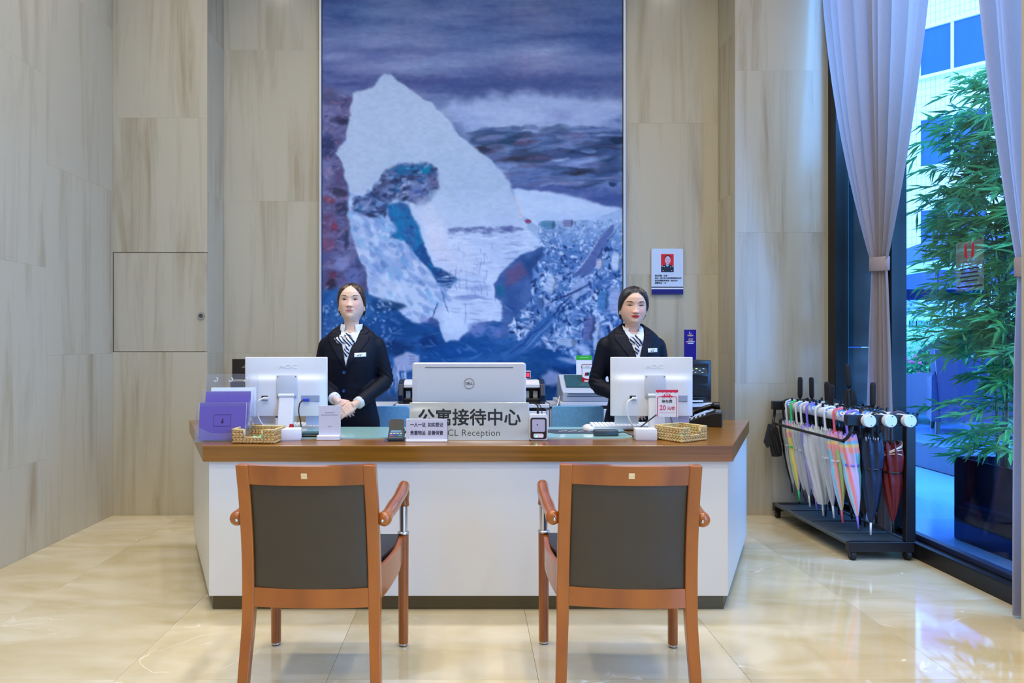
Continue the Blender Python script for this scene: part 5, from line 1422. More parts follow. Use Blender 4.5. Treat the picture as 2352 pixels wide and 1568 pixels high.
    # the town
    town = [(1236, 540), (1236, 508), (1268, 504), (1300, 512), (1345, 506), (1432, 484), (1432, 850), (1395, 845), (1345, 838), (1290, 806), (1225, 792), (1168, 772), (1166, 752), (1202, 707), (1227, 683), (1221, 652), (1227, 621), (1254, 586)]
    c.fill(town, (112, 140, 196), 4, 3, 91, 1.0, ((84, 112, 172), 40, 40))
    haze = np.clip((560 - Y_) / 60, 0, 1) * c.poly_mask(town, 4)
    c.blend(haze * 0.75, (178, 192, 230))
    tones = [(196, 208, 240), (166, 184, 226), (70, 108, 168), (44, 70, 130), (30, 48, 98), (126, 150, 204), (96, 128, 188), (150, 160, 206), (208, 216, 242), (58, 96, 156)]
    for k in range(2300):
        x = R.uniform(1166, 1432); y = R.uniform(505, 845)
        if not c.inside(town, x, y): continue
        sc = 0.55 + (y - 500) / 340 * 0.75
        ang = R.choice([90, 90, 84, -38, -42, 10, 20, -12, 55]) + R.uniform(-8, 8)
        col = R.choice(tones)
        if y < 560: col = tuple(0.55 * a + 0.45 * b for a, b in zip(col, (178, 192, 230)))
        c.stroke(x, y, R.uniform(5, 22) * sc, R.uniform(1.5, 6) * sc, ang, col, 0.75)
    c.fill([(1396, 520), (1410, 518), (1380, 590), (1348, 632), (1316, 632), (1345, 590)], (92, 104, 160), 2.5, 1.5, 92, 0.92)
    c.stroke(1350, 585, 120, 2, -52, (176, 188, 226), 0.8); c.stroke(1388, 570, 110, 2, -58, (40, 50, 100), 0.6)
    c.fill([(1262, 716), (1276, 714), (1268, 750), (1220, 800), (1156, 832), (1150, 815), (1200, 780)], (62, 102, 166), 3, 2, 93, 0.9)
    c.stroke(1215, 775, 130, 2.2, -42, (40, 64, 124), 0.8); c.stroke(1240, 765, 120, 2, -44, (150, 168, 216), 0.6)
    c.fill([(1312, 655), (1340, 640), (1350, 665), (1318, 690), (1305, 675)], (150, 166, 212), 2, 1, 94, 0.85)
    c.stroke(1310, 672, 110, 3, -24, (34, 50, 100), 0.8); c.stroke(1290, 700, 70, 3, -50, (34, 54, 104), 0.8)
    for (x, y, w, h, col) in ((1352, 755, 22, 60, (106, 112, 166)), (1370, 770, 10, 70, (176, 184, 220)), (1384, 690, 26, 44, (84, 128, 186)), (1374, 605, 16, 22, (190, 188, 220)), (1302, 512, 24, 18, (128, 128, 178)), (1256, 516, 34, 20, (92, 134, 176)), (1415, 600, 18, 40, (196, 204, 236)),
                              (1300, 785, 44, 18, (172, 188, 226)), (1415, 690, 30, 60, (160, 170, 214)), (1240, 695, 16, 26, (86, 112, 172)), (1262, 650, 22, 40, (178, 192, 230))):
        c.stroke(x, y, w, h, 4, col, 0.9)
        c.stroke(x + w * 0.4, y, w * 0.25, h, 4, tuple(v * 0.6 for v in col), 0.6)
        for q in range(4):
            c.stroke(x, y - h / 2 + h * (q + 0.5) / 4, w * 0.8, 1.2, 4, tuple(v * 0.75 for v in col), 0.5)
    c.fill([(1290, 840), (1345, 838), (1395, 850), (1432, 860), (1432, 922), (1230, 922), (1235, 850)], (38, 84, 148), 6, 8, 95, 0.9, ((26, 52, 104), 50, 40))
    c.blob(1268, 868, 32, 22, (146, 158, 208), 0.9, 0, 0.35, 96); c.blob(1310, 830, 40, 10, (150, 164, 212), 0.8, 10, 0.4, 97); c.blob(1340, 800, 30, 16, (170, 184, 226), 0.6, 10, 0.4, 98)
    c.stroke(1278, 890, 60, 1.5, 88, (150, 170, 216), 0.7)
    # brush drag: displace the finished picture a little so that no dab stays straight, then set the contrast
    wx = (c.noise(18, 14, 301, 2) - 0.5) * 6 + (c.noise(60, 40, 302, 2) - 0.5) * 10; wy = (c.noise(18, 14, 303, 2) - 0.5) * 5 + (c.noise(60, 40, 304, 2) - 0.5) * 8
    fy = np.clip((Y_ + wy - c.y0) / c.step, 0, Y_.shape[0] - 1.001); fx = np.clip((X_ + wx - c.x0) / c.step, 0, X_.shape[1] - 1.001)
    jj = fy.astype(int); ii = fx.astype(int); fy = (fy - jj)[..., None]; fx = (fx - ii)[..., None]
    warped = (c.img[jj, ii] * (1 - fx) + c.img[jj, ii + 1] * fx) * (1 - fy) + (c.img[jj + 1, ii] * (1 - fx) + c.img[jj + 1, ii + 1] * fx) * fy
    img = warped + (c.noise(10, 6, 99, 3)[..., None] - 0.5) * 14
    img = (img - 128) * 1.12 + 124
    img[..., 0] -= 5; img[..., 1] += 1
    return c, np.clip(img, 8, 250)

cv_, img = paint()
DP = YREC - 0.035
GAINP = 1.14
def lin_np(a):
    a = a / 255.0
    return np.where(a <= 0.04045, a / 12.92, ((a + 0.055) / 1.055) ** 2.4)
cols = lin_np(img.reshape(-1, 3)) * np.array([0.97, 0.97, 0.90]) * GAINP
vx = (cv_.X - CX) / F * DP; vz = EYE - (cv_.Y - CY) / F * DP
pa = thing('mountain_painting', 'huge blue and white mountain landscape painting in a slim silver frame', 'painting', (float(vx.mean()), DP, float(vz.min())))
vv = np.stack([vx.ravel() - pa.location.x, np.zeros(vx.size), vz.ravel() - pa.location.z], -1)
nr, nc = vx.shape
idx = np.arange(nr * nc).reshape(nr, nc)
q = np.stack([idx[:-1, :-1], idx[1:, :-1], idx[1:, 1:], idx[:-1, 1:]], -1).reshape(-1, 4)
raw_mesh('canvas', vv.tolist(), q.tolist(), attr_mat('painted_canvas', 0.4, 0.18, detail=((90, 90, 220), 0.03), bump=(70, 0.06)), pa, True, colors=cols)
wP = float(vx.max() - vx.min()); hP = float(vz.max() - vz.min())
M_SFRAME = mat('pale_silver_frame', RGB(214, 222, 234), 0.3, 0.5, noise=((3, 3, 60), 0.02))
for s in (-1, 1):
    MB().box((s * (wP / 2 + 0.006), 0.008, hP / 2), (0.018, 0.045, hP + 0.02), 0.002, 1).build('frame_stile', M_SFRAME, pa)
    MB().box((s * (wP / 2 - 0.004), -0.001, hP / 2), (0.006, 0.004, hP)).build('shadow_strip', M_INK, pa)  # solid black strip stands in for the shade between frame and canvas
MB().box((0, 0.008, -0.006), (wP + 0.03, 0.045, 0.014)).build('frame_rail', M_SFRAME, pa)
MB().box((0, 0.008, hP + 0.006), (wP + 0.03, 0.045, 0.014)).build('frame_rail', M_SFRAME, pa)
MB().box((0, 0.016, hP / 2), (wP, 0.02, hP)).build('backing_board', M_CAB, pa)

# ------------------------------------------------------------------ notice board with portrait on the wall
DN = YREC - 0.012
nb = thing('wall_notice', 'white wall notice with a red portrait photo and navy bars', 'notice', (X(1532.5, DN), DN, Z(676, DN)))
wN = 73 / F * DN; hN = 105 / F * DN
pxn = 1 / F * DN
board = MB().box((0, 0, hN / 2), (wN, 0.008, hN), 0.0008, 1).build('board', mat('pale_blue_board', RGB(196, 214, 240), 0.25, noise=((9, 9, 9), 0.01)), nb)
M_NAVYBAR = mat('navy_print', RGB(14, 8, 110), 0.25, noise=((9, 9, 9), 0.03))
MB().box((0, -0.0045, 6 * pxn), (wN, 0.001, 12 * pxn)).build('navy_bar', M_NAVYBAR, board)
MB().box((0, -0.0045, 16.5 * pxn), (wN, 0.001, 2.4 * pxn)).build('thin_navy_bar', M_NAVYINK, board)
MB().box((0, -0.0045, 13.8 * pxn), (wN, 0.001, 2.4 * pxn)).build('white_bar', M_PAPER, board)
lines = ['责任民警：杜海', '单位：锦江区公安局春熙路派出所', '责任民警联系电话：86656259', '报警电话：110']
for k, t_ in enumerate(lines):
    text('text_line', t_, 4.3 * pxn, M_INK, board, (-wN / 2 + 7.5 * pxn, -0.0046, (42.5 - k * 5.5) * pxn), heavy=0.0006, align='LEFT', space=0.90)
ph_ = MB().box((0, -0.0046, 72 * pxn), (29 * pxn, 0.001, 41 * pxn)).build('portrait_photo', mat('photo_red', RGB(214, 8, 14), 0.3, noise=((9, 9, 9), 0.02)), board)
u = pxn
def ppoly(name, pts, y, material):
    return MB().prism([(a * u, b * u) for a, b in pts], y - 0.0004, y + 0.0004, 'y').build(name, material, ph_)
ell = lambda cx, cy, rx, ry, n=20: [(cx + rx * math.cos(2 * math.pi * k / n), cy + ry * math.sin(2 * math.pi * k / n)) for k in range(n)]
ppoly('portrait_uniform', [(-14.5, 51.5), (14.5, 51.5), (14.5, 65), (9, 67), (4, 69), (-4, 69), (-9, 67), (-14.5, 65)], -0.0055, mat('navy_cloth_print', RGB(8, 6, 36), 0.4, noise=((9, 9, 9), 0.02)))
ppoly('portrait_collar', [(-4, 67.5), (0, 63), (4, 67.5), (3, 70), (-3, 70)], -0.0061, mat('blue_shirt_print', RGB(150, 200, 240), 0.4, noise=((9, 9, 9), 0.02)))
ppoly('portrait_hair', ell(0.7, 83, 7.3, 7.2), -0.0061, M_INK)
ppoly('portrait_face', ell(0.7, 78.5, 6.6, 9.2), -0.0067, mat('portrait_skin_print', RGB(206, 176, 200), 0.4, noise=((30, 30, 30), 0.06)))
ppoly('portrait_neck', [(-2.5, 67), (3.2, 67), (3.2, 71), (-2.5, 71)], -0.0064, mat('portrait_neck_print', RGB(170, 136, 160), 0.4, noise=((30, 30, 30), 0.05)))
for sx in (-2.4, 3.2):
    ppoly('portrait_eye', ell(sx, 80.4, 1.5, 0.6, 10), -0.0071, mat('portrait_feature_print', RGB(80, 58, 84), 0.4, noise=((30, 30, 30), 0.05)))
ppoly('portrait_mouth', ell(0.6, 73.4, 2.2, 0.6, 10), -0.0071, mat('portrait_lip_print', RGB(140, 90, 120), 0.4, noise=((30, 30, 30), 0.05)))
for (a, b) in ((-11.5, 64.8), (-7, 64), (7.5, 63.2), (12, 64.6), (-9.5, 54.6), (9.5, 54.6)):
    ppoly('portrait_insignia', [(a - 1.3, b - 0.6), (a + 1.3, b - 0.6), (a + 1.3, b + 0.6), (a - 1.3, b + 0.6)], -0.0061, M_PAPER)
for sx in (-34, 24, 35):
    MB().lathe([(0, -0.006), (0.0035, -0.006), (0.0035, 0.004)], (sx * pxn, 0, hN + 1.5 * pxn), 10, 'y').build('wall_clip', M_CHROME, nb)
# ------------------------------------------------------------------ the two receptionists
def eval_mods(me, mods):
    o = bpy.data.objects.new('tmp', me); COL.objects.link(o)
    for t, kw in mods:
        m = o.modifiers.new('m', t)
        for k, v in kw.items(): setattr(m, k, v)
    dg = bpy.context.evaluated_depsgraph_get(); dg.update()
    r = bpy.data.meshes.new_from_object(o.evaluated_get(dg))
    bpy.data.objects.remove(o)
    return r
def mesh_from(mb):
    me = bpy.data.meshes.new('m'); me.from_pydata(mb.v, [], mb.f)
    bm = bmesh.new(); bm.from_mesh(me); bmesh.ops.recalc_face_normals(bm, faces=bm.faces); bm.to_mesh(me); bm.free()
    return me
def fuse(mb, voxel, smooth=4, fac=0.5):
    """weld overlapping closed shapes into one continuous surface"""
    return eval_mods(mesh_from(mb), [('REMESH', dict(mode='VOXEL', voxel_size=voxel, adaptivity=0.0)), ('SMOOTH', dict(iterations=smooth, factor=fac))])
def mesh_arrays(me):
    v = np.empty(len(me.vertices) * 3); me.vertices.foreach_get('co', v); v = v.reshape(-1, 3)
    return v, [tuple(p.vertices) for p in me.polygons]

def head_grid(tw, tf, tb, tn, NR=210, NA=230):
    hz = np.concatenate([np.linspace(-0.115, -0.02, 24, endpoint=False), np.linspace(-0.02, 0.15, 130, endpoint=False), np.linspace(0.15, 0.212, NR - 154)])
    t = np.linspace(-1, 1, NA, endpoint=False)
    a = math.pi * (0.45 * t + 0.55 * np.sign(t) * np.abs(t) ** 2.2)        # denser towards the face
    HZ, A = np.meshgrid(hz, a, indexing='ij')
    w = np.interp(hz, *zip(*tw))[:, None]; f = np.interp(hz, *zip(*tf))[:, None]; b = np.interp(hz, *zip(*tb))[:, None]; n = np.interp(hz, *zip(*tn))[:, None]
    def sm(x):   # soften the interpolated profile
        k = np.array([1, 2, 3, 4, 3, 2, 1.0]); k /= k.sum()
        y = np.pad(x[:, 0], 3, mode='edge'); return np.convolve(y, k, 'valid')[:, None]
    w, f, b = sm(w), sm(f), sm(b)
    sA, cA = np.sin(A), np.cos(A)
    x = w * np.sign(sA) * np.abs(sA) ** (2 / n)
    y = np.where(cA > 0, -f * np.abs(cA) ** (2 / n), b * np.abs(cA) ** (2 / 2.2))
    return x, y, HZ, A
def grid_faces(nr, na):
    idx = np.arange(nr * na).reshape(nr, na)
    j = np.roll(idx, -1, 1)
    return np.stack([idx[:-1], j[:-1], j[1:], idx[1:]], -1).reshape(-1, 4)
def G(x, m, s): return np.exp(-0.5 * ((x - m) / s) ** 2)

def make_head(p):
    """sculpted head + neck surface with painted features; p: facial measures"""
    tw = [(-.115, .062), (-.09, .052), (-.05, .0445), (-.02, .0435), (-.008, .0440), (.002, .0480), (.012, .0535), (.03, .0640), (.05, .0712), (.08, .0755), (.105, .0762), (.13, .0752), (.155, .0715), (.178, .063), (.195, .047), (.206, .027), (.212, .002)]
    tf = [(-.115, .046), (-.08, .040), (-.04, .037), (-.024, .039), (-.016, .050), (-.009, .066), (-.002, .080), (.005, .087), (.012, .090), (.03, .0905), (.05, .0905), (.08, .0905), (.105, .0905), (.13, .095), (.155, .093), (.178, .081), (.195, .060), (.206, .036), (.212, .002)]
    tb = [(-.115, .062), (-.06, .058), (-.02, .060), (.02, .068), (.06, .084), (.10, .095), (.14, .097), (.17, .084), (.195, .058), (.206, .036), (.212, .002)]
    tn = [(-.115, 2.0), (-.02, 2.0), (-.005, 1.75), (.01, 1.8), (.03, 2.1), (.06, 2.3), (.10, 2.35), (.15, 2.25), (.212, 2.0)]
    x, y, hz, A = head_grid(tw, tf, tb, tn)
    front = np.clip(np.cos(A) * 2.2, 0, 1)
    ax = np.abs(x)
    ez, nz, mz, bz, ex = p['eye'], p['nose'], p['mouth'], p['brow'], p['ex']
    d = np.zeros_like(x)
    # nose: bridge, tip, wings
    br = np.clip((ez + 0.012 - hz) / (ez + 0.012 - nz - 0.006), 0, 1) * (hz > nz - 0.004)
    d += (0.0035 + 0.0125 * br) * G(x, 0, 0.0062 + 0.004 * br) * np.clip((hz - nz + 0.004) / 0.007, 0, 1) * np.clip((ez + 0.022 - hz) / 0.02, 0, 1)
    d += 0.0055 * G(x, 0, 0.0085) * G(hz, nz + 0.009, 0.0065)
    d += 0.0062 * G(ax, 0.0125, 0.0045) * G(hz, nz + 0.006, 0.0055)
    # sockets, brow, lids
    d -= 0.0068 * G(ax, ex - 0.004, 0.014) * G(hz, ez + 0.004, 0.0105)
    d += 0.0042 * G(ax, ex, 0.0105) * G(hz, ez - 0.0005, 0.0062)
    d += 0.0022 * G(ax, ex - 0.002, 0.018) * G(hz, bz, 0.006)
    # cheeks, mouth, chin
    d += 0.0042 * G(ax, 0.040, 0.017) * G(hz, nz + 0.008, 0.017)
    d -= 0.0022 * G(ax, 0.024 + (nz - hz) * 0.35, 0.004) * G(hz, (nz + mz) / 2, 0.010)
    d += 0.0035 * G(x, 0, 0.024) * G(hz, mz, 0.013)
    mw = p['mw']
    lipz = mz + p['smile'] * (ax / mw) ** 2
    lipw = np.clip(1 - (ax / mw) ** 2.4, 0, 1)
    d += 0.0034 * lipw * G(hz, lipz + 0.0042, 0.0030) + 0.0042 * lipw * G(hz, lipz - 0.0050, 0.0036)
    d -= 0.0030 * np.clip(1 - (ax / (mw * 1.08)) ** 4, 0, 1) * G(hz, lipz, 0.0013)
    d -= 0.0020 * G(x, 0, 0.014) * G(hz, mz - 0.014, 0.0045)
    d += 0.0052 * G(x, 0, 0.017) * G(hz, 0.011, 0.010)
    d -= 0.0025 * G(x, 0, 0.0028) * G(hz, (nz + mz) / 2 + 0.002, 0.004)
    y = y - d * front
    # paint
    col = np.empty(x.shape + (3,)); col[:] = p['skin']
    def mix(m, c): 
        m = np.clip(m, 0, 1)[..., None]; col[:] = col * (1 - m) + np.array(c, float) * m
    face = front
    mix(0.40 * G(ax, 0.040, 0.016) * G(hz, nz + 0.012, 0.014) * face, p['blush'])
    mix(0.22 * G(x, 0, 0.012) * G(hz, nz + 0.006, 0.010) * face, p['blush'])
    mix(0.35 * G(ax, ex, 0.017) * G(hz, ez + 0.007, 0.006) * face, (176, 124, 104))  # shadow of the upper lids painted into the skin colour
    # brows
    bx = (ax - 0.020) / 0.036
    bcz = bz + 0.0045 * np.sin(np.clip(bx, 0, 1) * math.pi * 0.8) - 0.002 * bx
    bm_ = np.clip((0.0032 * (1 - 0.5 * np.clip(bx, 0, 1)) - np.abs(hz - bcz)) / 0.0012 + 0.5, 0, 1) * np.clip(bx * 9 + 0.4, 0, 1) * np.clip((1 - bx) * 6, 0, 1)
    mix(bm_ * face * p['brow_op'], (62, 40, 34))
    # eyes: almond white, dark iris with a painted glint, lid lines
    u = (ax - ex) / 0.0140
    op = p['open']
    up = ez + op * (1 - u * u) * (1 + 0.12 * u) + 0.0010 * u
    lo = ez - op * 0.78 * (1 - u * u) + 0.0010 * u
    ins = (np.abs(u) < 1) & (hz < up) & (hz > lo)
    eye = np.clip(np.minimum(up - hz, hz - lo) / 0.0007, 0, 1) * (np.abs(u) < 1)
    mix(eye * face, (206, 196, 194))
    r = np.sqrt((ax - ex + 0.0005) ** 2 + (hz - ez - 0.0003) ** 2)
    mix(np.clip((0.0074 - r) / 0.0009, 0, 1) * eye * face, (26, 15, 12))
    hl = np.sqrt((x - np.sign(x) * (ex - 0.0005) + 0.0015) ** 2 + (hz - ez - 0.0018) ** 2)
    mix(np.clip((0.0011 - hl) / 0.0005, 0, 1) * eye * face, (240, 240, 245))
    lash = np.clip((0.0023 - np.abs(hz - up - 0.0006)) / 0.0010, 0, 1) * (np.abs(u) < 1.12)
    mix(lash * face, (26, 14, 12))
    mix(0.4 * np.clip((0.0009 - np.abs(hz - lo)) / 0.0008, 0, 1) * (np.abs(u) < 1) * face, (96, 56, 48))
    mix(0.35 * np.clip((0.0010 - np.abs(hz - up - 0.0042)) / 0.001, 0, 1) * (np.abs(u) < 0.95) * face, (120, 74, 60))
    # lips and nostrils
    tz = hz - lipz
    cup = 0.0012 * G(ax, 0.006, 0.004)
    lu = np.clip((0.0066 * lipw ** 0.8 + cup - tz) / 0.0012, 0, 1) * (tz >= 0)
    ll = np.clip((0.0088 * lipw ** 0.7 + tz) / 0.0012, 0, 1) * (tz < 0)
    mix((lu + ll) * (ax < mw) * face * p['lip_op'], p['lip'])
    mix(np.clip((0.0011 - np.abs(tz)) / 0.0008, 0, 1) * (ax < mw * 1.04) * face * 0.85, (78, 22, 26))
    mix(0.9 * np.clip(1.25 - np.sqrt(((ax - 0.0078) / 0.0046) ** 2 + ((hz - nz + 0.0002) / 0.0026) ** 2), 0, 1) * face, (62, 26, 22))
    pts = np.stack([x, y, hz], -1)
    faces = grid_faces(*x.shape)
    return pts, faces, col, A, hz

def make_hair(pts, A, hz, p):
    deg = np.abs(np.degrees(A))
    hl = np.interp(deg, [0, 12, 25, 40, 52, 62, 72, 80, 92, 104, 125, 180], p['hairline'])
    k = np.clip((hz - hl) / 0.022, 0, 1); k = k * k * (3 - 2 * k)
    c = np.array([0, 0.004, 0.105])
    v = pts - c
    nrm = v / np.maximum(np.linalg.norm(v, axis=-1, keepdims=True), 1e-6)
    th = 0.0012 + p['vol'] * k
    strands = 0.0012 * np.sin(A * 46 + 3 * np.sin(hz * 60)) * k
    part = -0.004 * G(pts[..., 0], p['part'], 0.0035) * np.clip((hz - 0.15) / 0.04, 0, 1) * (np.cos(A) > 0)
    q = pts + nrm * (th + strands + part)[..., None]
    keep = hz > hl
    return q, keep

def patch(name, poly, bvh, off, thick, material, parent, cuts=5, dome=0.0):
    """flat outline laid on the front of the figure: subdivided, pressed on the surface, given thickness"""
    bm = bmesh.new()
    vs = [bm.verts.new((x, 0, z)) for x, z in poly]
    bm.faces.new(vs)
    bmesh.ops.triangulate(bm, faces=bm.faces)
    for _ in range(cuts):
        long_e = [e for e in bm.edges if e.calc_length() > 0.010]
        if not long_e: break
        bmesh.ops.subdivide_edges(bm, edges=long_e, cuts=1)
        bmesh.ops.triangulate(bm, faces=bm.faces)
    last = -0.08
    for v in bm.verts:
        hit = bvh.ray_cast(Vector((v.co.x, -1, v.co.z)), Vector((0, 1, 0)))
        if hit[0] is None:
            hit = bvh.find_nearest(Vector((v.co.x, -0.15, v.co.z)))
        v.co.y = hit[0].y - off
    bmesh.ops.recalc_face_normals(bm, faces=bm.faces)
    me = bpy.data.meshes.new(name); bm.to_mesh(me); bm.free()
    # make sure normals look forward
    if len(me.polygons) and sum(pp.normal.y for pp in me.polygons) > 0:
        me.flip_normals()
    me.materials.append(material); me.shade_smooth()
    o = link(name, me, parent)
    sd = o.modifiers.new('thickness', 'SOLIDIFY'); sd.thickness = thick; sd.offset = 1.0
    return o

def hand_mesh(mb0, wrist, d, n, side, curl, spread=0.0, thumb=1.0, scale=0.86):
    """hand shapes (palm, four jointed fingers, thumb): wrist point, direction of the fingers d, back-of-hand normal n, side=+1/-1 thumb side"""
    mb = MB(); w0 = Vector(wrist); wrist = (0, 0, 0)
    d = Vector(d).normalized(); n = Vector(n); n = (n - d * n.dot(d)).normalized(); t = d.cross(n) * side
    w = Vector(wrist)
    for k in range(5):      # palm: fan of overlapping tapered bars
        o = t * (0.026 - 0.013 * k)
        mb.tube([w + o * 0.62, w + d * 0.035 + o * 0.95, w + d * (0.078 - 0.002 * abs(k - 1.5)) + o], [0.0135, 0.0145, 0.0115], 10)
        mb.sphere(w + d * 0.078 + o, 0.0115, 10, 6)
    mb.tube([w - d * 0.05, w + d * 0.01], [0.023, 0.025], 12)
    L = [0.070, 0.078, 0.072, 0.056]
    for k in range(4):
        base = w + d * (0.080 - 0.004 * abs(k - 1)) + t * (0.0265 - 0.0175 * k)
        fd = (d + t * spread * (1.5 - k)).normalized()
        pts = [base]; rr = [0.0098]
        ang = 0.0
        for sgm, fr in enumerate((0.45, 0.31, 0.24)):
            ang += curl[sgm]
            dirv = fd * math.cos(ang) - n * math.sin(ang)
            for q in (0.5, 1.0):
                pts.append(pts[-1] + dirv * L[k] * fr * 0.5); rr.append([0.0092, 0.0084, 0.0070][sgm] if q < 1 else [0.0090, 0.0078, 0.0060][sgm])
        mb.tube(pts, rr, 10)
        for pnt, r in zip(pts[::2], rr[::2]): mb.sphere(pnt, r * 1.02, 10, 6)
    b0 = w + d * 0.018 + t * 0.022
    tdir = (d * 0.75 + t * 0.62 * thumb - n * 0.25).normalized()
    t2 = (d * 0.95 + t * 0.15 * thumb - n * 0.2).normalized()
    p1 = b0 + tdir * 0.042; p2 = p1 + t2 * 0.030; p3 = p2 + t2 * 0.022
    mb.tube([b0, p1, p2, p3], [0.0145, 0.0115, 0.0100, 0.0070], 10)
    for pnt, r in ((p1, 0.0115), (p2, 0.0100), (p3, 0.0070)): mb.sphere(pnt, r, 10, 6)
    mb0.add(mb.v, mb.f, Matrix.Translation(w0) @ Matrix.Scale(scale, 4))

M_SKIN = attr_mat('skin', 0.48, 0.35, sss=0.12)
M_SUIT = mat('navy_wool_suiting', RGB(6, 13, 32), 0.6, spec=0.22, noise=((140, 140, 140), 0.12), bump=(26, 0.22))
M_SUIT2 = mat('navy_lapel_cloth', RGB(7, 15, 35), 0.6, spec=0.22, noise=((140, 140, 140), 0.12))
M_SHIRT = mat('white_shirt_cotton', RGB(226, 232, 242), 0.7, noise=((60, 60, 60), 0.02), bump=(40, 0.1))
M_BUTTON = mat('blue_button', RGB(26, 62, 124), 0.25, noise=((60, 60, 60), 0.05))
def scarf_mat():
    m = bpy.data.materials.new('striped_silk_scarf'); m.use_nodes = True
    nt = m.node_tree; b = nt.nodes['Principled BSDF']
    tc = nt.nodes.new('ShaderNodeTexCoord'); mp = nt.nodes.new('ShaderNodeMapping')
    mp.inputs['Rotation'].default_value = (0, 0.75, 0); mp.inputs['Scale'].default_value = (58, 20, 58)
    wv = nt.nodes.new('ShaderNodeTexWave'); wv.inputs['Scale'].default_value = 0.32; wv.inputs['Distortion'].default_value = 3.5; wv.inputs['Detail'].default_value = 1.0; wv.inputs['Detail Scale'].default_value = 1.2
    cr = nt.nodes.new('ShaderNodeValToRGB'); cr.color_ramp.interpolation = 'CONSTANT'
    cr.color_ramp.elements[0].color = RGB(16, 22, 66); cr.color_ramp.elements[1].position = 0.46; cr.color_ramp.elements[1].color = RGB(232, 236, 246)
    nt.links.new(tc.outputs['Object'], mp.inputs[0]); nt.links.new(mp.outputs[0], wv.inputs['Vector'])
    nt.links.new(wv.outputs['Fac'], cr.inputs[0]); nt.links.new(cr.outputs[0], b.inputs['Base Color'])
    b.inputs['Roughness'].default_value = 0.35
    return m
M_SCARF = scarf_mat()
def hair_mat(name, c0, c1):
    m = bpy.data.materials.new(name); m.use_nodes = True
    nt = m.node_tree; b = nt.nodes['Principled BSDF']
    tc = nt.nodes.new('ShaderNodeTexCoord'); mp = nt.nodes.new('ShaderNodeMapping'); mp.inputs['Scale'].default_value = (260, 30, 60)
    n = nt.nodes.new('ShaderNodeTexNoise'); n.inputs['Scale'].default_value = 1.0; n.inputs['Detail'].default_value = 4
    cr = nt.nodes.new('ShaderNodeValToRGB'); cr.color_ramp.elements[0].color = c0; cr.color_ramp.elements[0].position = 0.35
    cr.color_ramp.elements[1].color = c1; cr.color_ramp.elements[1].position = 0.7
    bp = nt.nodes.new('ShaderNodeBump'); bp.inputs['Strength'].default_value = 0.5; bp.inputs['Distance'].default_value = 0.002
    nt.links.new(tc.outputs['Object'], mp.inputs[0]); nt.links.new(mp.outputs[0], n.inputs['Vector'])
    nt.links.new(n.outputs['Fac'], cr.inputs[0]); nt.links.new(cr.outputs[0], b.inputs['Base Color'])
    nt.links.new(n.outputs['Fac'], bp.inputs['Height']); nt.links.new(bp.outputs[0], b.inputs['Normal'])
    b.inputs['Roughness'].default_value = 0.34; b.inputs['Specular IOR Level'].default_value = 0.6
    return m

def ring_loft(mb, rings, seg=40, n=2.4):
    """closed stack of super-ellipse rings: (z, half width, front, back, x shift)"""
    vs = []; fs = []
    for (z, w, f, b, xs) in rings:
        for k in range(seg):
            a = 2 * math.pi * k / seg
            sa, ca = math.sin(a), math.cos(a)
            vs.append((xs + w * math.copysign(abs(sa) ** (2 / n), sa), (-f if ca > 0 else b) * abs(ca) ** (2 / n), z))
    for i in range(len(rings) - 1):
        for k in range(seg):
            k2 = (k + 1) % seg
            fs.append((i * seg + k, i * seg + k2, (i + 1) * seg + k2, (i + 1) * seg + k))
    fs.append(tuple(range(seg))); fs.append(tuple((len(rings) - 1) * seg + k for k in range(seg)))
    return mb.add(vs, fs)

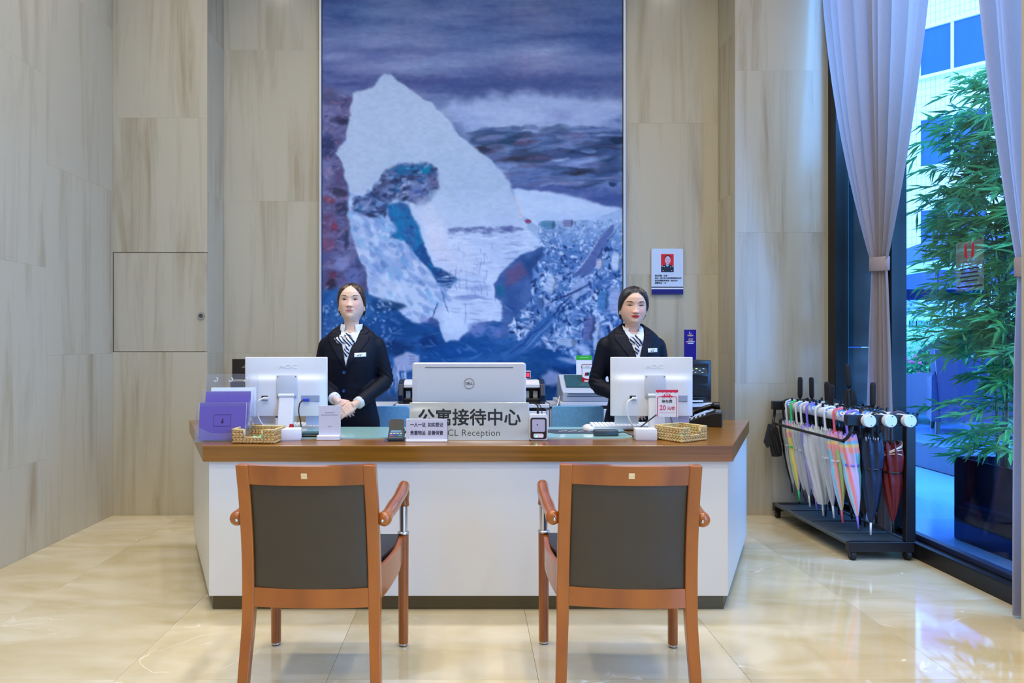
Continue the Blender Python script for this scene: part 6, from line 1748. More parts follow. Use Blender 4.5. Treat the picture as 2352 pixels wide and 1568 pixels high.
def person(label, loc, rz, p):
    per = thing('person', label, 'person', loc, rz)
    zc = p['chin']
    HM = Matrix.Translation((p['hx'], p['hy'], zc)) @ Matrix.Rotation(math.radians(p['tilt']), 4, 'X') @ Matrix.Rotation(math.radians(p['turn']), 4, 'Z') @ Matrix.Rotation(math.radians(p['roll']), 4, 'Y')
    pts, faces, col, A, hz = make_head(p)
    HMn = np.array(HM)
    tr = lambda q: q @ HMn[:3, :3].T + HMn[:3, 3]
    V = tr(pts.reshape(-1, 3)); Fc = faces.tolist(); Cc = col.reshape(-1, 3)
    # ears
    eb = MB()
    for s in (-1, 1):
        eb.sphere((s * 0.0745, 0.006, 0.080), 1.0, 14, 10, (0.008, 0.016, 0.029))
        eb.tube([(s * 0.0795, 0.006 + 0.014 * math.cos(a), 0.082 + 0.025 * math.sin(a)) for a in np.linspace(-1.3, 2.6, 14)], 0.0038, 8)
        eb.sphere((s * 0.0765, 0.000, 0.055), 0.0068, 10, 6)
    ear = fuse(eb, 0.0022, 2)
    ev, ef = mesh_arrays(ear)
    # hands, forearms, torso under the clothes, legs: one welded surface
    hb = MB()
    for h in p['hands']: hand_mesh(hb, **h)
    hv, hf = mesh_arrays(fuse(hb, 0.0024, 3, 0.5))
    bb = MB()
    ring_loft(bb, [(0.74, .15, .10, .11, 0), (0.95, .125, .085, .09, 0), (1.16, .14, .11, .085, 0), (1.30, .135, .08, .08, 0), (1.36, .07, .05, .06, 0), (zc - 0.07, .05, .045, .055, p['hx'] * 0.6)])
    for s in (-1, 1):
        bb.tube(catmull([(s * 0.075, 0.0, 0.78), (s * 0.072, -0.005, 0.48), (s * 0.068, 0.01, 0.28), (s * 0.065, 0.015, 0.08)], 6), [0.078, .075, .07, .066, .062, .058, .054, .05, .05, .052, .052, .05, .047, .043, .04, .037, .034, .032, .032], 14)
        bb.tube(catmull([(s * 0.065, 0.03, 0.05), (s * 0.067, -0.05, 0.04), (s * 0.069, -0.13, 0.025)], 4), [0.03, 0.034, 0.036, .036, .036, .034, .032, .028, .018], 12)
        for arm in p['arms']:
            bb.tube(arm, [0.040] + [0.034] * (len(arm) - 2) + [0.024], 10)
    bv, bf = mesh_arrays(fuse(bb, 0.012, 3))
    allv = np.concatenate([V, tr(ev), hv, bv]); o1 = len(V); o2 = o1 + len(ev); o3 = o2 + len(hv)
    allf = Fc + [tuple(i + o1 for i in f) for f in ef] + [tuple(i + o2 for i in f) for f in hf] + [tuple(i + o3 for i in f) for f in bf]
    sk = np.array(p['skin'], float)
    hcol = np.tile(np.array(p['hand'], float), (len(hv), 1))
    cc = lin_np(np.concatenate([Cc, np.tile(sk * 0.97, (len(ev), 1)), hcol, np.tile(sk, (len(bv), 1))]))
    body = raw_mesh('body', allv.tolist(), allf, M_SKIN, per, True, colors=cc)
    # hair
    q, keep = make_hair(pts, A, hz, p)
    kf = keep.reshape(-1)
    qf = tr(q.reshape(-1, 3))
    fs = [f for f in faces.tolist() if all(kf[i] for i in f)]
    used = sorted({i for f in fs for i in f}); mp_i = {i: k for k, i in enumerate(used)}
    hair = raw_mesh('hair', qf[used].tolist(), [tuple(mp_i[i] for i in f) for f in fs], p['hair_mat'], per, True)
    bun = MB().sphere((0, 0.118, 0.075), 0.045, 20, 14, (1.15, 0.75, 1.0), M=HM)
    bun.tube([HM @ Vector((0.05 * math.cos(a), 0.10 + 0.01 * math.sin(3 * a), 0.075 + 0.044 * math.sin(a))) for a in np.linspace(0, 2 * math.pi, 25)], 0.013, 8, False)
    bun.build('hair_bun', p['hair_mat'], hair, smooth=True)
    for s in (-1, 1):        # loose locks in front of / below the ears
        pp = [HM @ Vector((s * x_, y_, z_)) for x_, y_, z_ in ((0.074, -0.012, 0.115), (0.0775, 0.004, 0.085), (0.076, 0.022, 0.055), (0.070, 0.034, 0.025))]
        MB().tube(catmull([tuple(v) for v in pp], 5), [0.006, .007, .008, .008, .008, .008, .008, .008, .008, .007, .007, .006, .006, .005, .004, .003], 8, flat=1.6).build('side_lock', p['hair_mat'], hair, smooth=True)
    if p.get('earring'):
        MB().sphere(HM @ Vector((0.081, -0.004, 0.054)), 0.0032, 10, 8).build('earring', M_CHROME, per, smooth=True)
    # jacket
    jb = MB()
    ring_loft(jb, p['torso'])
    for arm in p['arms']:
        n_ = len(arm)
        jb.tube(arm, [0.056 - 0.018 * (i / (n_ - 1)) + 0.006 * math.exp(-((i - n_ * 0.55) / 1.5) ** 2) for i in range(n_)], 18)
        jb.sphere(arm[0], 0.053, 16, 12)
    jm = fuse(jb, 0.0065, 6, 0.5)
    jm.materials.append(M_SUIT); jm.shade_smooth()
    # soft folds at the elbows and waist
    v, _ = mesh_arrays(jm)
    nn = np.empty(len(jm.vertices) * 3); jm.vertices.foreach_get('normal', nn); nn = nn.reshape(-1, 3)
    fold = np.zeros(len(v))
    for arm in p['arms']:
        el = np.array(arm[len(arm) // 2]); r = np.linalg.norm(v - el, axis=1)
        fold += np.exp(-(r / 0.075) ** 2) * np.sin((v[:, 2] * 1.0 + v[:, 0] * 0.7 + v[:, 1] * 0.6) * 190) * 0.0032
    fold += np.exp(-((v[:, 2] - 0.96) / 0.06) ** 2) * np.sin(v[:, 2] * 130 + np.abs(v[:, 0]) * 40) * 0.0010
    v = v + nn * fold[:, None]
    jm.vertices.foreach_set('co', v.ravel())
    jacket = link('jacket', jm, per)
    neck_f = [f for f in Fc if all(V[i][2] < zc - 0.015 for i in f)]
    bvh = BVHTree.FromPolygons([Vector(c) for c in np.concatenate([v, V])], [tuple(pl.vertices) for pl in jm.polygons] + [tuple(i + len(v) for i in f) for f in neck_f])
    # skirt
    sb = MB(); ring_loft(sb, [(0.50, .165, .115, .125, 0), (0.60, .172, .118, .13, 0), (0.72, .172, .115, .128, 0), (0.80, .160, .105, .115, 0)])
    sb.build('skirt', M_SUIT, per, smooth=True)
    for s in (-1, 1):
        MB().tube(catmull([(s * 0.065, 0.05, 0.052), (s * 0.066, 0.0, 0.045), (s * 0.068, -0.07, 0.032), (s * 0.069, -0.15, 0.024)], 4), [0.024, 0.036, 0.038, 0.038, 0.038, 0.04, 0.041, 0.042, 0.042, 0.04, 0.036, 0.03, 0.014], 12, flat=0.62).build('shoe', M_BLACKLEATHER, per, smooth=True)
    L = p['px']
    conv = lambda pts_: [((a - p['cx']) / p['s'], EYE - (b - CY) / p['s']) for a, b in pts_]
    def pt(name, pts_, off, th, m, parent=jacket): return patch(name, conv(pts_), bvh, off, th, m, parent)
    shirt = pt('shirt_front', L['shirt'], 0.0006, 0.0012, M_SHIRT, per)
    pt('lapel', L['lapel_a'], 0.0024, 0.0034, M_SUIT2)
    pt('lapel', L['lapel_b'], 0.0024, 0.0034, M_SUIT2)
    pt('collar', L['collar_a'], 0.0040, 0.0036, M_SUIT2)
    pt('collar', L['collar_b'], 0.0040, 0.0036, M_SUIT2)
    pt('front_edge', L['edge'], 0.0008, 0.0022, M_SUIT2)
    for (a, b) in L['buttons']:
        (bx, bz_), = conv([(a, b)])
        hit = bvh.ray_cast(Vector((bx, -1, bz_)), Vector((0, 1, 0)))
        bo = MB().lathe([(0.0, -0.0042), (0.006, -0.0042), (0.0085, -0.0058), (0.0105, -0.0045), (0.0105, 0.0)], (bx, hit[0].y - 0.002, bz_), 20, 'y').build('button', M_BUTTON, jacket, smooth=True)
    # shirt collar: stand ring and two points
    cr = MB()
    vs = []; fs = []
    nseg = 36
    nx_ = p['hx'] * 0.7
    for i in range(nseg + 1):
        a = math.radians(28 + (360 - 56) * i / nseg)
        w0, w1 = 0.0635, 0.0605
        for (ww, zz) in ((w0, zc - 0.082), (w1, zc - 0.034 + 0.012 * (1 - math.cos(a)) * 0.5), (w1 + 0.004, zc - 0.034 + 0.012 * (1 - math.cos(a)) * 0.5), (w0 + 0.008, zc - 0.082)):
            vs.append((nx_ + ww * math.sin(a), -ww * 0.95 * math.cos(a) + 0.004, zz))
    for i in range(nseg):
        for k in range(4):
            k2 = (k + 1) % 4
            fs.append((i * 4 + k, i * 4 + k2, (i + 1) * 4 + k2, (i + 1) * 4 + k))
    cr.add(vs, fs); cr.build('shirt_collar', M_SHIRT, shirt, smooth=True)
    nb_ = BVHTree.FromPolygons([Vector(c) for c in np.concatenate([v, np.array(vs)])], [tuple(pl.vertices) for pl in jm.polygons] + [tuple(i + len(v) for i in f) for f in fs])
    for key in ('point_a', 'point_b'):
        patch('collar_point', conv(L[key]), nb_, 0.0040, 0.0030, M_SHIRT, shirt)
    # cuffs
    for arm in p['arms']:
        e = Vector(arm[-1]); dd = (e - Vector(arm[-2])).normalized()
        MB().tube([e - dd * 0.03, e + dd * 0.020, e + dd * 0.022, e - dd * 0.005], [0.0355, 0.0345, 0.031, 0.030], 22, False).build('cuff', M_SHIRT, shirt, smooth=True)
    # scarf bow
    sc = None
    for kind, cxp, czp, sx_, sy_, sz_, rot in L['bow']:
        (bx, bz_), = conv([(cxp, czp)])
        hit = bvh.ray_cast(Vector((bx, -1, bz_)), Vector((0, 1, 0)))
        yy = (hit[0].y if hit[0] else -0.07) - 0.008
        m_ = MB(); vs2 = []
        base = MB().sphere((0, 0, 0), 1, 26, 18)
        for (x_, y_, z_) in base.v:
            f_ = 1 + 0.16 * math.sin(5 * math.atan2(z_, x_) + 2 * x_) + 0.10 * math.sin(9 * x_ + 4 * z_)
            vs2.append((x_ * sx_ * f_, y_ * sy_ * (1 + 0.25 * math.sin(8 * x_ + 5 * z_)), z_ * sz_ * f_))
        m_.add(vs2, base.f, Matrix.Translation((bx, yy, bz_)) @ Matrix.Rotation(math.radians(rot), 4, 'Y'))
        o = m_.build(kind, M_SCARF, sc if sc is not None else per, smooth=True)
        if sc is None: sc = o; 
    # name badge
    bd = pt('name_badge', L['badge'], 0.0045, 0.002, mat('white_badge', RGB(226, 236, 244), 0.3, noise=((60, 60, 60), 0.01)), per)
    (a, b) = L['badge'][0]; (a2, b2) = L['badge'][2]
    for fx, fy, fw in ((0.42, 0.3, 0.6), (0.32, 0.68, 0.16), (0.52, 0.68, 0.12)):
        (bx, bz_), = conv([(a + (a2 - a) * fx, b + (b2 - b) * fy)])
        hit = bvh.ray_cast(Vector((bx, -1, bz_)), Vector((0, 1, 0)))
        MB().box((bx, hit[0].y - 0.0072, bz_), (fw * (a2 - a) / p['s'], 0.0008, 0.0035 if fy < 0.5 else 0.005)).build('badge_print', M_FAINT if fy < 0.5 else M_INK, bd)
    if p.get('ring'):
        w = Vector(p['ring'][0]); dv = Vector(p['ring'][1]).normalized()
        side = dv.cross(Vector((0, -1, 0))).normalized(); up_ = side.cross(dv)
        MB().tube([w + (side * math.cos(a) + up_ * math.sin(a)) * 0.0098 for a in np.linspace(0, 2 * math.pi, 22)], 0.0018, 6, False).build('ring', mat('gold_ring', RGB(230, 180, 60), 0.2, 1.0, noise=((9, 9, 9), 0.02)), per, smooth=True)
    return per

def arm_path(sh, el, wr):
    sh, el, wr = (np.array(q, float) for q in (sh, el, wr))
    out = [sh + (el - sh) * t for t in (0, 0.25, 0.5, 0.75)] + [el + (sh - el) * 0.06 + (wr - el) * 0.02, el + (wr - el) * 0.16] + [el + (wr - el) * t for t in (0.4, 0.7, 1.0)]
    return [tuple(q) for q in out]

# left receptionist
WX, WY = X(808, 4.08), 4.08
torsoA = [(0.735, .172, .112, .125, 0), (0.80, .170, .112, .122, 0), (0.88, .152, .106, .112, 0), (0.96, .137, .100, .102, 0), (1.04, .140, .106, .100, 0), (1.12, .152, .124, .100, 0), (1.18, .158, .130, .100, 0), (1.24, .166, .112, .100, 0), (1.285, .166, .090, .096, 0), (1.318, .156, .076, .088, 0), (1.342, .134, .050, .080, 0), (1.364, .108, .016, .074, 0), (1.384, .080, -.014, .070, 0), (1.398, .064, -.024, .066, 0)]
pA = dict(chin=1.421, hx=0.0, hy=-0.005, tilt=-3, turn=1.5, roll=0, eye=0.110, nose=0.066, mouth=0.0445, brow=0.1315, ex=0.0330, mw=0.0255, smile=-0.0006, open=0.0046,
          skin=(234, 198, 176), hand=(232, 196, 180), blush=(222, 150, 136), lip=(196, 112, 112), lip_op=0.75, brow_op=0.8, vol=0.0085, part=0.002,
          hairline=[.196, .190, .178, .157, .136, .116, .095, .082, .064, .03, .004, -.002], hair_mat=hair_mat('dark_brown_hair', RGB(24, 12, 8), RGB(74, 44, 28)), earring=True,
          torso=torsoA, cx=808, s=377.0,
          arms=[arm_path((0.148, 0.008, 1.264), (0.208, 0.030, 1.045), (0.078, -0.178, 0.934)), arm_path((-0.148, 0.008, 1.264), (-0.205, 0.030, 1.045), (-0.076, -0.156, 0.956))],
          hands=[dict(wrist=(0.052, -0.200, 0.918), d=(-0.84, -0.12, -0.52), n=(-0.25, -1.0, 0.35), side=1, curl=(0.12, 0.22, 0.20), spread=0.03),
                 dict(wrist=(-0.052, -0.172, 0.936), d=(0.70, 0.02, -0.70), n=(0.2, -1.0, 0.15), side=-1, curl=(0.25, 0.45, 0.3), spread=0.03)],
          ring=((-0.030, -0.226, 0.868), (-0.86, -0.14, -0.50)),
          px=dict(shirt=[(784, 752), (790, 760), (798, 766), (806, 768), (817, 765), (826, 759), (833, 751), (824, 782), (813, 800), (803, 842), (796, 805), (789, 772)],
                  lapel_a=[(787, 766), (761, 768), (759, 780), (801, 846), (804, 843), (797, 805), (790, 780)],
                  lapel_b=[(829, 766), (853, 770), (851, 782), (806, 846), (803, 843), (813, 803), (823, 779)],
                  collar_a=[(786, 747), (766, 757), (762, 767), (788, 770), (788, 756)], collar_b=[(830, 747), (850, 760), (843, 768), (827, 771), (830, 756)],
                  edge=[(803, 844), (805, 844), (800, 900), (797, 962), (795, 962), (798, 900)],
                  buttons=[(799, 853), (797, 895)], point_a=[(785, 746), (787, 748), (799, 768), (789, 786), (783, 762)], point_b=[(829, 745), (833, 754), (822, 788), (808, 768), (825, 748)],
                  bow=[('scarf', 804, 769, 0.018, 0.016, 0.014, 0), ('scarf_loop', 789, 782, 0.036, 0.016, 0.022, 24), ('scarf_loop', 809, 784, 0.026, 0.016, 0.032, -18), ('scarf_tail', 804, 806, 0.016, 0.010, 0.042, 5)],
                  badge=[(822, 810), (847, 809), (847, 818), (822, 819)]))
person('person in a navy suit with clasped hands standing beside the left monitor', (WX, WY, 0), 0, pA)

# right receptionist
torsoB = [(z, w * 1.0, f, b, xs) for z, w, f, b, xs in torsoA]
pB = dict(pA)
pB.update(chin=1.398, hx=0.0, hy=-0.012, tilt=3, turn=-2.0, roll=1.5, eye=0.106, nose=0.061, mouth=0.0420, brow=0.1265, ex=0.0345, mw=0.0270, smile=0.0032, open=0.0030,
          skin=(232, 192, 170), blush=(226, 146, 140), lip=(196, 24, 52), lip_op=0.95, brow_op=0.95, vol=0.0125, part=0.012, earring=False,
          hairline=[.181, .179, .172, .153, .134, .114, .094, .082, .064, .03, .004, -.002], hair_mat=hair_mat('near_black_hair', RGB(12, 9, 12), RGB(44, 32, 34)),
          torso=torsoB, cx=1452, s=373.0,
          arms=[arm_path((0.150, 0.008, 1.260), (0.200, 0.030, 1.03), (0.070, -0.165, 0.915)), arm_path((-0.156, 0.008, 1.264), (-0.222, 0.020, 1.02), (-0.060, -0.17, 0.945))],
          hands=[dict(wrist=(0.052, -0.188, 0.905), d=(-0.86, -0.14, -0.50), n=(-0.25, -1.0, 0.35), side=1, curl=(0.12, 0.22, 0.20), spread=0.03),
                 dict(wrist=(-0.044, -0.178, 0.925), d=(0.66, 0.05, -0.75), n=(0.2, -1.0, 0.15), side=-1, curl=(0.15, 0.25, 0.2), spread=0.03)], ring=None,
          px=dict(shirt=[(1428, 753), (1436, 761), (1445, 767), (1454, 769), (1463, 767), (1471, 760), (1477, 752), (1470, 784), (1461, 812), (1456, 838), (1450, 812), (1437, 775)],
                  lapel_a=[(1431, 766), (1409, 766), (1408, 778), (1452, 842), (1456, 838), (1449, 808), (1439, 780)],
                  lapel_b=[(1476, 768), (1499, 772), (1496, 784), (1458, 842), (1455, 838), (1462, 808), (1470, 782)],
                  collar_a=[(1429, 750), (1411, 756), (1408, 765), (1433, 770), (1431, 756)], collar_b=[(1474, 750), (1493, 760), (1488, 770), (1474, 772), (1476, 756)],
                  edge=[(1455, 840), (1457, 840), (1454, 900), (1452, 962), (1450, 962), (1452, 900)],
                  buttons=[(1453, 853), (1451, 895)], point_a=[(1430, 748), (1433, 750), (1447, 772), (1440, 780), (1430, 762)], point_b=[(1472, 748), (1475, 757), (1468, 786), (1454, 772), (1469, 752)],
                  bow=[('scarf', 1454, 775, 0.016, 0.015, 0.013, 0), ('scarf_loop', 1447, 783, 0.022, 0.014, 0.024, 20), ('scarf_loop', 1460, 785, 0.020, 0.014, 0.026, -20), ('scarf_tail', 1453, 802, 0.014, 0.010, 0.030, 5)],
                  badge=[(1478, 800), (1501, 799), (1501, 808), (1478, 809)]))
person('person in a navy suit with red lipstick standing behind the right monitor', (X(1452, 4.10), 4.10, 0), math.radians(-2), pB)
# ------------------------------------------------------------------ umbrella rack on castors
RX0, RX1, RY0, RY1 = 2.215, 2.600, 3.93, 4.93
rk = thing('umbrella_rack', 'black wheeled umbrella rack with three white rails beside the window', 'rack', ((RX0 + RX1) / 2, (RY0 + RY1) / 2, 0))
ox, oy = rk.location.x, rk.location.y
def L_(x, y, z): return (x - ox, y - oy, z)
for yy in (RY0 + 0.02, RY1 - 0.02):
    MB().box(L_((RX0 + RX1) / 2, yy, 0.079), (RX1 - RX0, 0.04, 0.058), 0.003, 1).build('base_beam', M_BLACKMETAL, rk)
    MB().box(L_(RX1 - 0.02, yy, 0.46), (0.055, 0.04, 0.70), 0.003, 1).build('upright', M_BLACKMETAL, rk)
    MB().box(L_((RX0 + RX1) / 2 + 0.005, yy, 0.822), (RX1 - RX0 + 0.03, 0.04, 0.062), 0.003, 1).build('head_beam', M_BLACKMETAL, rk)
MB().box(L_((RX0 + RX1) / 2, (RY0 + RY1) / 2, 0.098), (RX1 - RX0 - 0.02, RY1 - RY0 - 0.06, 0.008)).build('drip_tray', mat('grey_rubber_tray', RGB(66, 74, 80), 0.35, noise=((4, 30, 4), 0.12)), rk)
for s, xx in ((0, RX0 + 0.012), (1, RX1 - 0.012)):
    MB().box(L_(xx, (RY0 + RY1) / 2, 0.098), (0.024, RY1 - RY0 - 0.06, 0.022), 0.003, 1).build('tray_rim', mat('slate_tray_edge', RGB(72, 82, 88), 0.4, noise=((4, 30, 4), 0.08)), rk)
for k in range(3):
    MB().box(L_((RX0 + RX1) / 2, RY0 + 0.22 + k * 0.28, 0.106), (RX1 - RX0 - 0.06, 0.02, 0.012), 0.004, 1).build('tray_rib', MATS['grey_rubber_tray'], rk)
for xx in (RX0 + 0.03, RX1 - 0.03):
    for yy in (RY0 + 0.02, RY1 - 0.02):
        c = MB().cyl(L_(xx - 0.012, yy, 0.026), L_(xx + 0.012, yy, 0.026), 0.026, 16).build('castor', M_GLIDE, rk, auto=40)
        MB().box(L_(xx, yy, 0.044), (0.034, 0.03, 0.016), 0.003, 1).build('castor_fork', M_BLACKMETAL, c)
        MB().cyl(L_(xx - 0.014, yy, 0.026), L_(xx + 0.014, yy, 0.026), 0.008, 10).build('castor_hub', mat('grey_steel', RGB(110, 110, 115), 0.35, 1.0), c)
RAILX = (2.318, 2.440, 2.553)
RR = 0.035
ZR = 0.823
for xr in RAILX:
    rl = MB().cyl(L_(xr, RY0 - 0.03, ZR), L_(xr, RY1 - 0.01, ZR), RR, 20).build('rail', M_WHITEPLASTIC, rk, auto=40)
    cp = MB().lathe([(0.0, 0.0), (0.034, 0.0), (0.037, 0.003), (0.037, 0.014)], L_(xr, RY0 - 0.036, ZR), 24, 'y').build('end_cap', mat('pale_cap', RGB(220, 224, 236), 0.35, noise=((9, 9, 9), 0.01)), rl, auto=40)
    for sz in (-0.026, 0.026):
        MB().sphere(L_(xr + 0.006, RY0 - 0.037, ZR + sz), 0.003, 8, 6).build('cap_screw', M_INK, rl)
bar = catmull([(RX0 + 0.03, RY0 + 0.015, 0.79), (RX0 + 0.012, RY0 + 0.012, 0.74), (RX0 - 0.01, RY0 + 0.04, 0.700), (RX0 - 0.012, RY0 + 0.12, 0.695), (RX0 - 0.012, RY1 - 0.12, 0.695), (RX0 - 0.01, RY1 - 0.04, 0.70), (RX0 + 0.008, RY1 - 0.012, 0.74), (RX0 + 0.012, RY1 - 0.015, 0.80)], 6)
MB().tube([L_(*p) for p in bar], 0.0095, 10).build('guard_bar', M_BLACKMETAL, rk, smooth=True)
# locks: black clip, blue numbered tag, along each rail
M_TAG = mat('bright_blue_tag', RGB(24, 132, 232), 0.3, noise=((20, 20, 20), 0.04))
nums = 0
for r, xr in enumerate(RAILX):
    for k in range(11):
        yy = RY0 + 0.05 + k * 0.085 + r * 0.02
        ck = MB().box(L_(xr - 0.006, yy, ZR + RR + 0.010), (0.014, 0.012, 0.030), 0.003, 1).build('lock_clip', M_BLACKPLASTIC, rk)
        if (k + r) % 2 == 0:
            tgm = Matrix.Translation(L_(xr - 0.030, yy - 0.012, ZR + 0.020)) @ Matrix.Rotation(math.radians(-28), 4, 'X') @ Matrix.Rotation(math.radians(-35), 4, 'Z')
            tg = MB().prism(rounded(0.036, 0.044, 0.014), -0.003, 0.003, 'y', M=tgm).build('number_tag', M_TAG, ck)
            MB().lathe([(0, -0.0045), (0.0115, -0.0045), (0.0115, -0.002)], (0, 0, 0), 14, 'y', M=tgm).build('number_disc', M_PAPER, tg)
            n_ = 11 + (nums * 7) % 40; nums += 1
            tx = text('number', str(n_), 0.014, M_INK, tg, (0, 0, 0), heavy=0.0004)
            tx.matrix_local = tgm @ Matrix.Translation((0, -0.0048, 0)) @ Matrix.Rotation(math.pi / 2, 4, 'X')

# ---- umbrellas
def canopy_mesh(name, top, tip, R, mats_cols, parent, material, folds=8, twist=1.2, loose=0.0, seed=0, prof=None):
    """rolled umbrella cloth between top (open end) and tip; colour attribute per gore/stripe"""
    rnd = np.random.default_rng(seed)
    top = Vector(top); tip = Vector(tip); ax = (tip - top); Ln = ax.length; ax.normalize()
    a0 = ax.cross(Vector((0, 1, 0))).normalized(); b0 = ax.cross(a0)
    nt_, na = 26, 48
    vs = []; cs = []; fs = []
    ph = rnd.uniform(0, 6.28)
    prof = prof or [(0, 0.80), (0.06, 0.95), (0.2, 1.0), (0.34, 0.86), (0.40, 0.80), (0.5, 0.84), (0.75, 0.60), (0.93, 0.30), (1.0, 0.14)]
    for i in range(nt_ + 1):
        t = i / nt_
        rr = R * float(np.interp(t, *zip(*prof)))
        for k in range(na):
            q = 2 * math.pi * k / na
            w = q * folds + twist * t * 6.0 + ph
            f = 1 + 0.17 * math.sin(w) * (1 - 0.3 * t) + loose * 0.25 * math.sin(3 * q + 4 * t + ph)
            jag = 0.012 * math.sin(w) if i == 0 else 0
            p = top + ax * (t * Ln - jag) + (a0 * math.cos(q) + b0 * math.sin(q)) * rr * f
            vs.append(p)
            if mats_cols is not None:
                cs.append(mats_cols(t, q + twist * t * 0.75, w))
    for i in range(nt_):
        for k in range(na):
            k2 = (k + 1) % na
            fs.append((i * na + k, i * na + k2, (i + 1) * na + k2, (i + 1) * na + k))
    fs.append(tuple(range(na))); fs.append(tuple(nt_ * na + k for k in range(na)))
    return raw_mesh(name, vs, fs, material, parent, True, colors=np.array(cs) if cs else None, auto=60)
M_RAINBOW = attr_mat('rainbow_umbrella_cloth', 0.5, 0.3, bump=(90, 0.1))
def rainbow(seed):
    pal = [lin_np(np.array(c, float)) for c in ((246, 160, 172), (150, 214, 240), (190, 174, 238), (246, 222, 130), (180, 222, 140), (246, 172, 180), (120, 212, 238), (204, 190, 242))]
    band = [lin_np(np.array(c, float)) for c in ((246, 160, 172), (90, 190, 236), (248, 216, 130), (246, 170, 170))]
    def f(t, q, w):
        if t < 0.20: return band[int(t / 0.05) % 4] if t > 0.02 else pal[2]
        return pal[int((q / (2 * math.pi) * 8 + seed)) % 8]
    return f
cloths = {
    'black': mat('black_umbrella_cloth', RGB(15, 14, 18), 0.55, noise=((30, 30, 8), 0.2)),
    'navy': mat('navy_umbrella_cloth', RGB(14, 34, 66), 0.5, noise=((30, 30, 8), 0.2)),
    'maroon': mat('maroon_umbrella_cloth', RGB(104, 18, 26), 0.5, noise=((30, 30, 8), 0.12)),
    'lavender': mat('lavender_umbrella_cloth', RGB(168, 164, 226), 0.45, noise=((30, 30, 8), 0.1)),
    'clear': clear_mat('clear_umbrella_film', (0.92, 0.95, 0.98, 1), 0.10, 0.18, 0.42, RGB(240, 246, 252)),
    'milky': clear_mat('milky_umbrella_film', (0.9, 0.93, 0.96, 1), 0.08, 0.25, 0.62, RGB(242, 246, 250)),
}
plain = {k: mat(k + '_handle_plastic', c, 0.35, noise=((20, 20, 20), 0.03)) for k, c in (('white', RGB(228, 232, 238)), ('green', RGB(56, 214, 120)), ('pink', RGB(236, 96, 118)), ('purple', RGB(140, 116, 226)), ('grey', RGB(110, 116, 124)), ('brown', RGB(84, 58, 58)), ('black', RGB(16, 16, 18)))}
def umbrella(label, rail, y, cloth, handle, tip, R=0.036, lean=(0.0, 0.0), ztip=0.165, zcan=0.715, side=-1, loose=0.0, seed=0, trim=False, strap=None):
    """hooked on a rail by its crook: lean = (dx, dy) of the tip against the hook"""
    xr = RAILX[rail] + side * (RR + 0.012)
    u = thing('umbrella', label, 'umbrella', (xr, y, 0), 0, 'umbrellas on the rack')
    def at(z):        # shaft line
        t = (0.80 - z) / 0.64
        return (lean[0] * t, lean[1] * t, z)
    hk = [at(0.60), at(0.70), at(0.78), (0.0, 0, ZR + 0.02), (-side * 0.012, 0.0, ZR + 0.036), (-side * 0.044, 0, ZR + 0.045), (-side * 0.076, 0, ZR + 0.034), (-side * 0.088, 0, ZR + 0.012)]
    MB().tube(catmull(hk, 5), 0.0068, 10).build('crook_handle', plain[handle], u, smooth=True)
    if callable(cloth):
        cn = canopy_mesh('canopy', at(zcan), at(ztip + 0.075), R, cloth, u, M_RAINBOW, seed=seed, loose=loose)
    else:
        cn = canopy_mesh('canopy', at(zcan), at(ztip + 0.075), R, None, u, cloths[cloth], seed=seed, loose=loose,
                         prof=[(0, .95), (.1, 1.25), (.3, 1.35), (.6, 1.15), (.9, 0.85), (1, .5)] if loose > 0.5 else None)
    tp = MB().tube([at(ztip + 0.085), at(ztip)], [0.0065, 0.0052], 10).build('ferrule', plain[tip], u, smooth=True)
    zs = zcan - 0.17
    c0 = at(zs)
    MB().lathe([(R * 0.90, -0.006), (R * 0.92, 0.006)], c0, 20).build('strap', plain[strap or ('white' if cloth in ('clear', 'milky') else ('black' if not callable(cloth) else tip))], u, smooth=True)
    rb = MB()
    for k in range(8):
        a = k * math.pi / 4
        b_ = at(zcan)
        rb.tube([(b_[0] + R * 0.55 * math.cos(a), b_[1] + R * 0.55 * math.sin(a), zcan - 0.02), (b_[0] + R * 0.62 * math.cos(a), b_[1] + R * 0.62 * math.sin(a), zcan + 0.014)], 0.0026, 6)
    rb.build('rib_ends', plain[tip if tip != 'black' else 'black'], u)
    if trim:
        for k in range(4):
            zz = zcan - 0.02 - 0.022 * k
            b_ = at(zz)
            MB().tube([(b_[0] + R * (1.0 + 0.12 * math.sin(3 * a)) * math.cos(a), b_[1] + R * math.sin(a), zz + 0.03 * math.cos(a + k * 0.6)) for a in np.linspace(0, 2 * math.pi, 30)], 0.0026, 6, False).build('cream_trim', mat('cream_piping', RGB(226, 214, 190), 0.6, noise=((20, 20, 20), 0.03)), cn, smooth=True)
    return u
umbrella('thin black umbrella at the far end of the rack, nearest the wall', 0, 4.885, 'black', 'black', 'black', 0.034, (0.05, -0.05), 0.20, seed=1)
umbrella('clear umbrella beside the green-tipped rainbow one on the rack', 0, 4.835, 'clear', 'white', 'grey', 0.036, (0.04, -0.05), 0.19, seed=2)
umbrella('rainbow umbrella with green handle and tip on the rack', 0, 4.765, rainbow(0), 'green', 'green', 0.040, (0.035, -0.06), 0.165, seed=3, strap='green')
umbrella('grey translucent umbrella with white handle, fourth from the wall', 0, 4.69, 'milky', 'white', 'brown', 0.040, (0.05, -0.04), 0.18, seed=4)
umbrella('clear umbrella with white tip beside the lavender one', 0, 4.62, 'clear', 'white', 'white', 0.044, (0.03, -0.07), 0.165, seed=5)
umbrella('lavender umbrella hanging among the clear ones', 0, 4.54, 'lavender', 'purple', 'purple', 0.046, (0.04, -0.06), 0.165, seed=6)
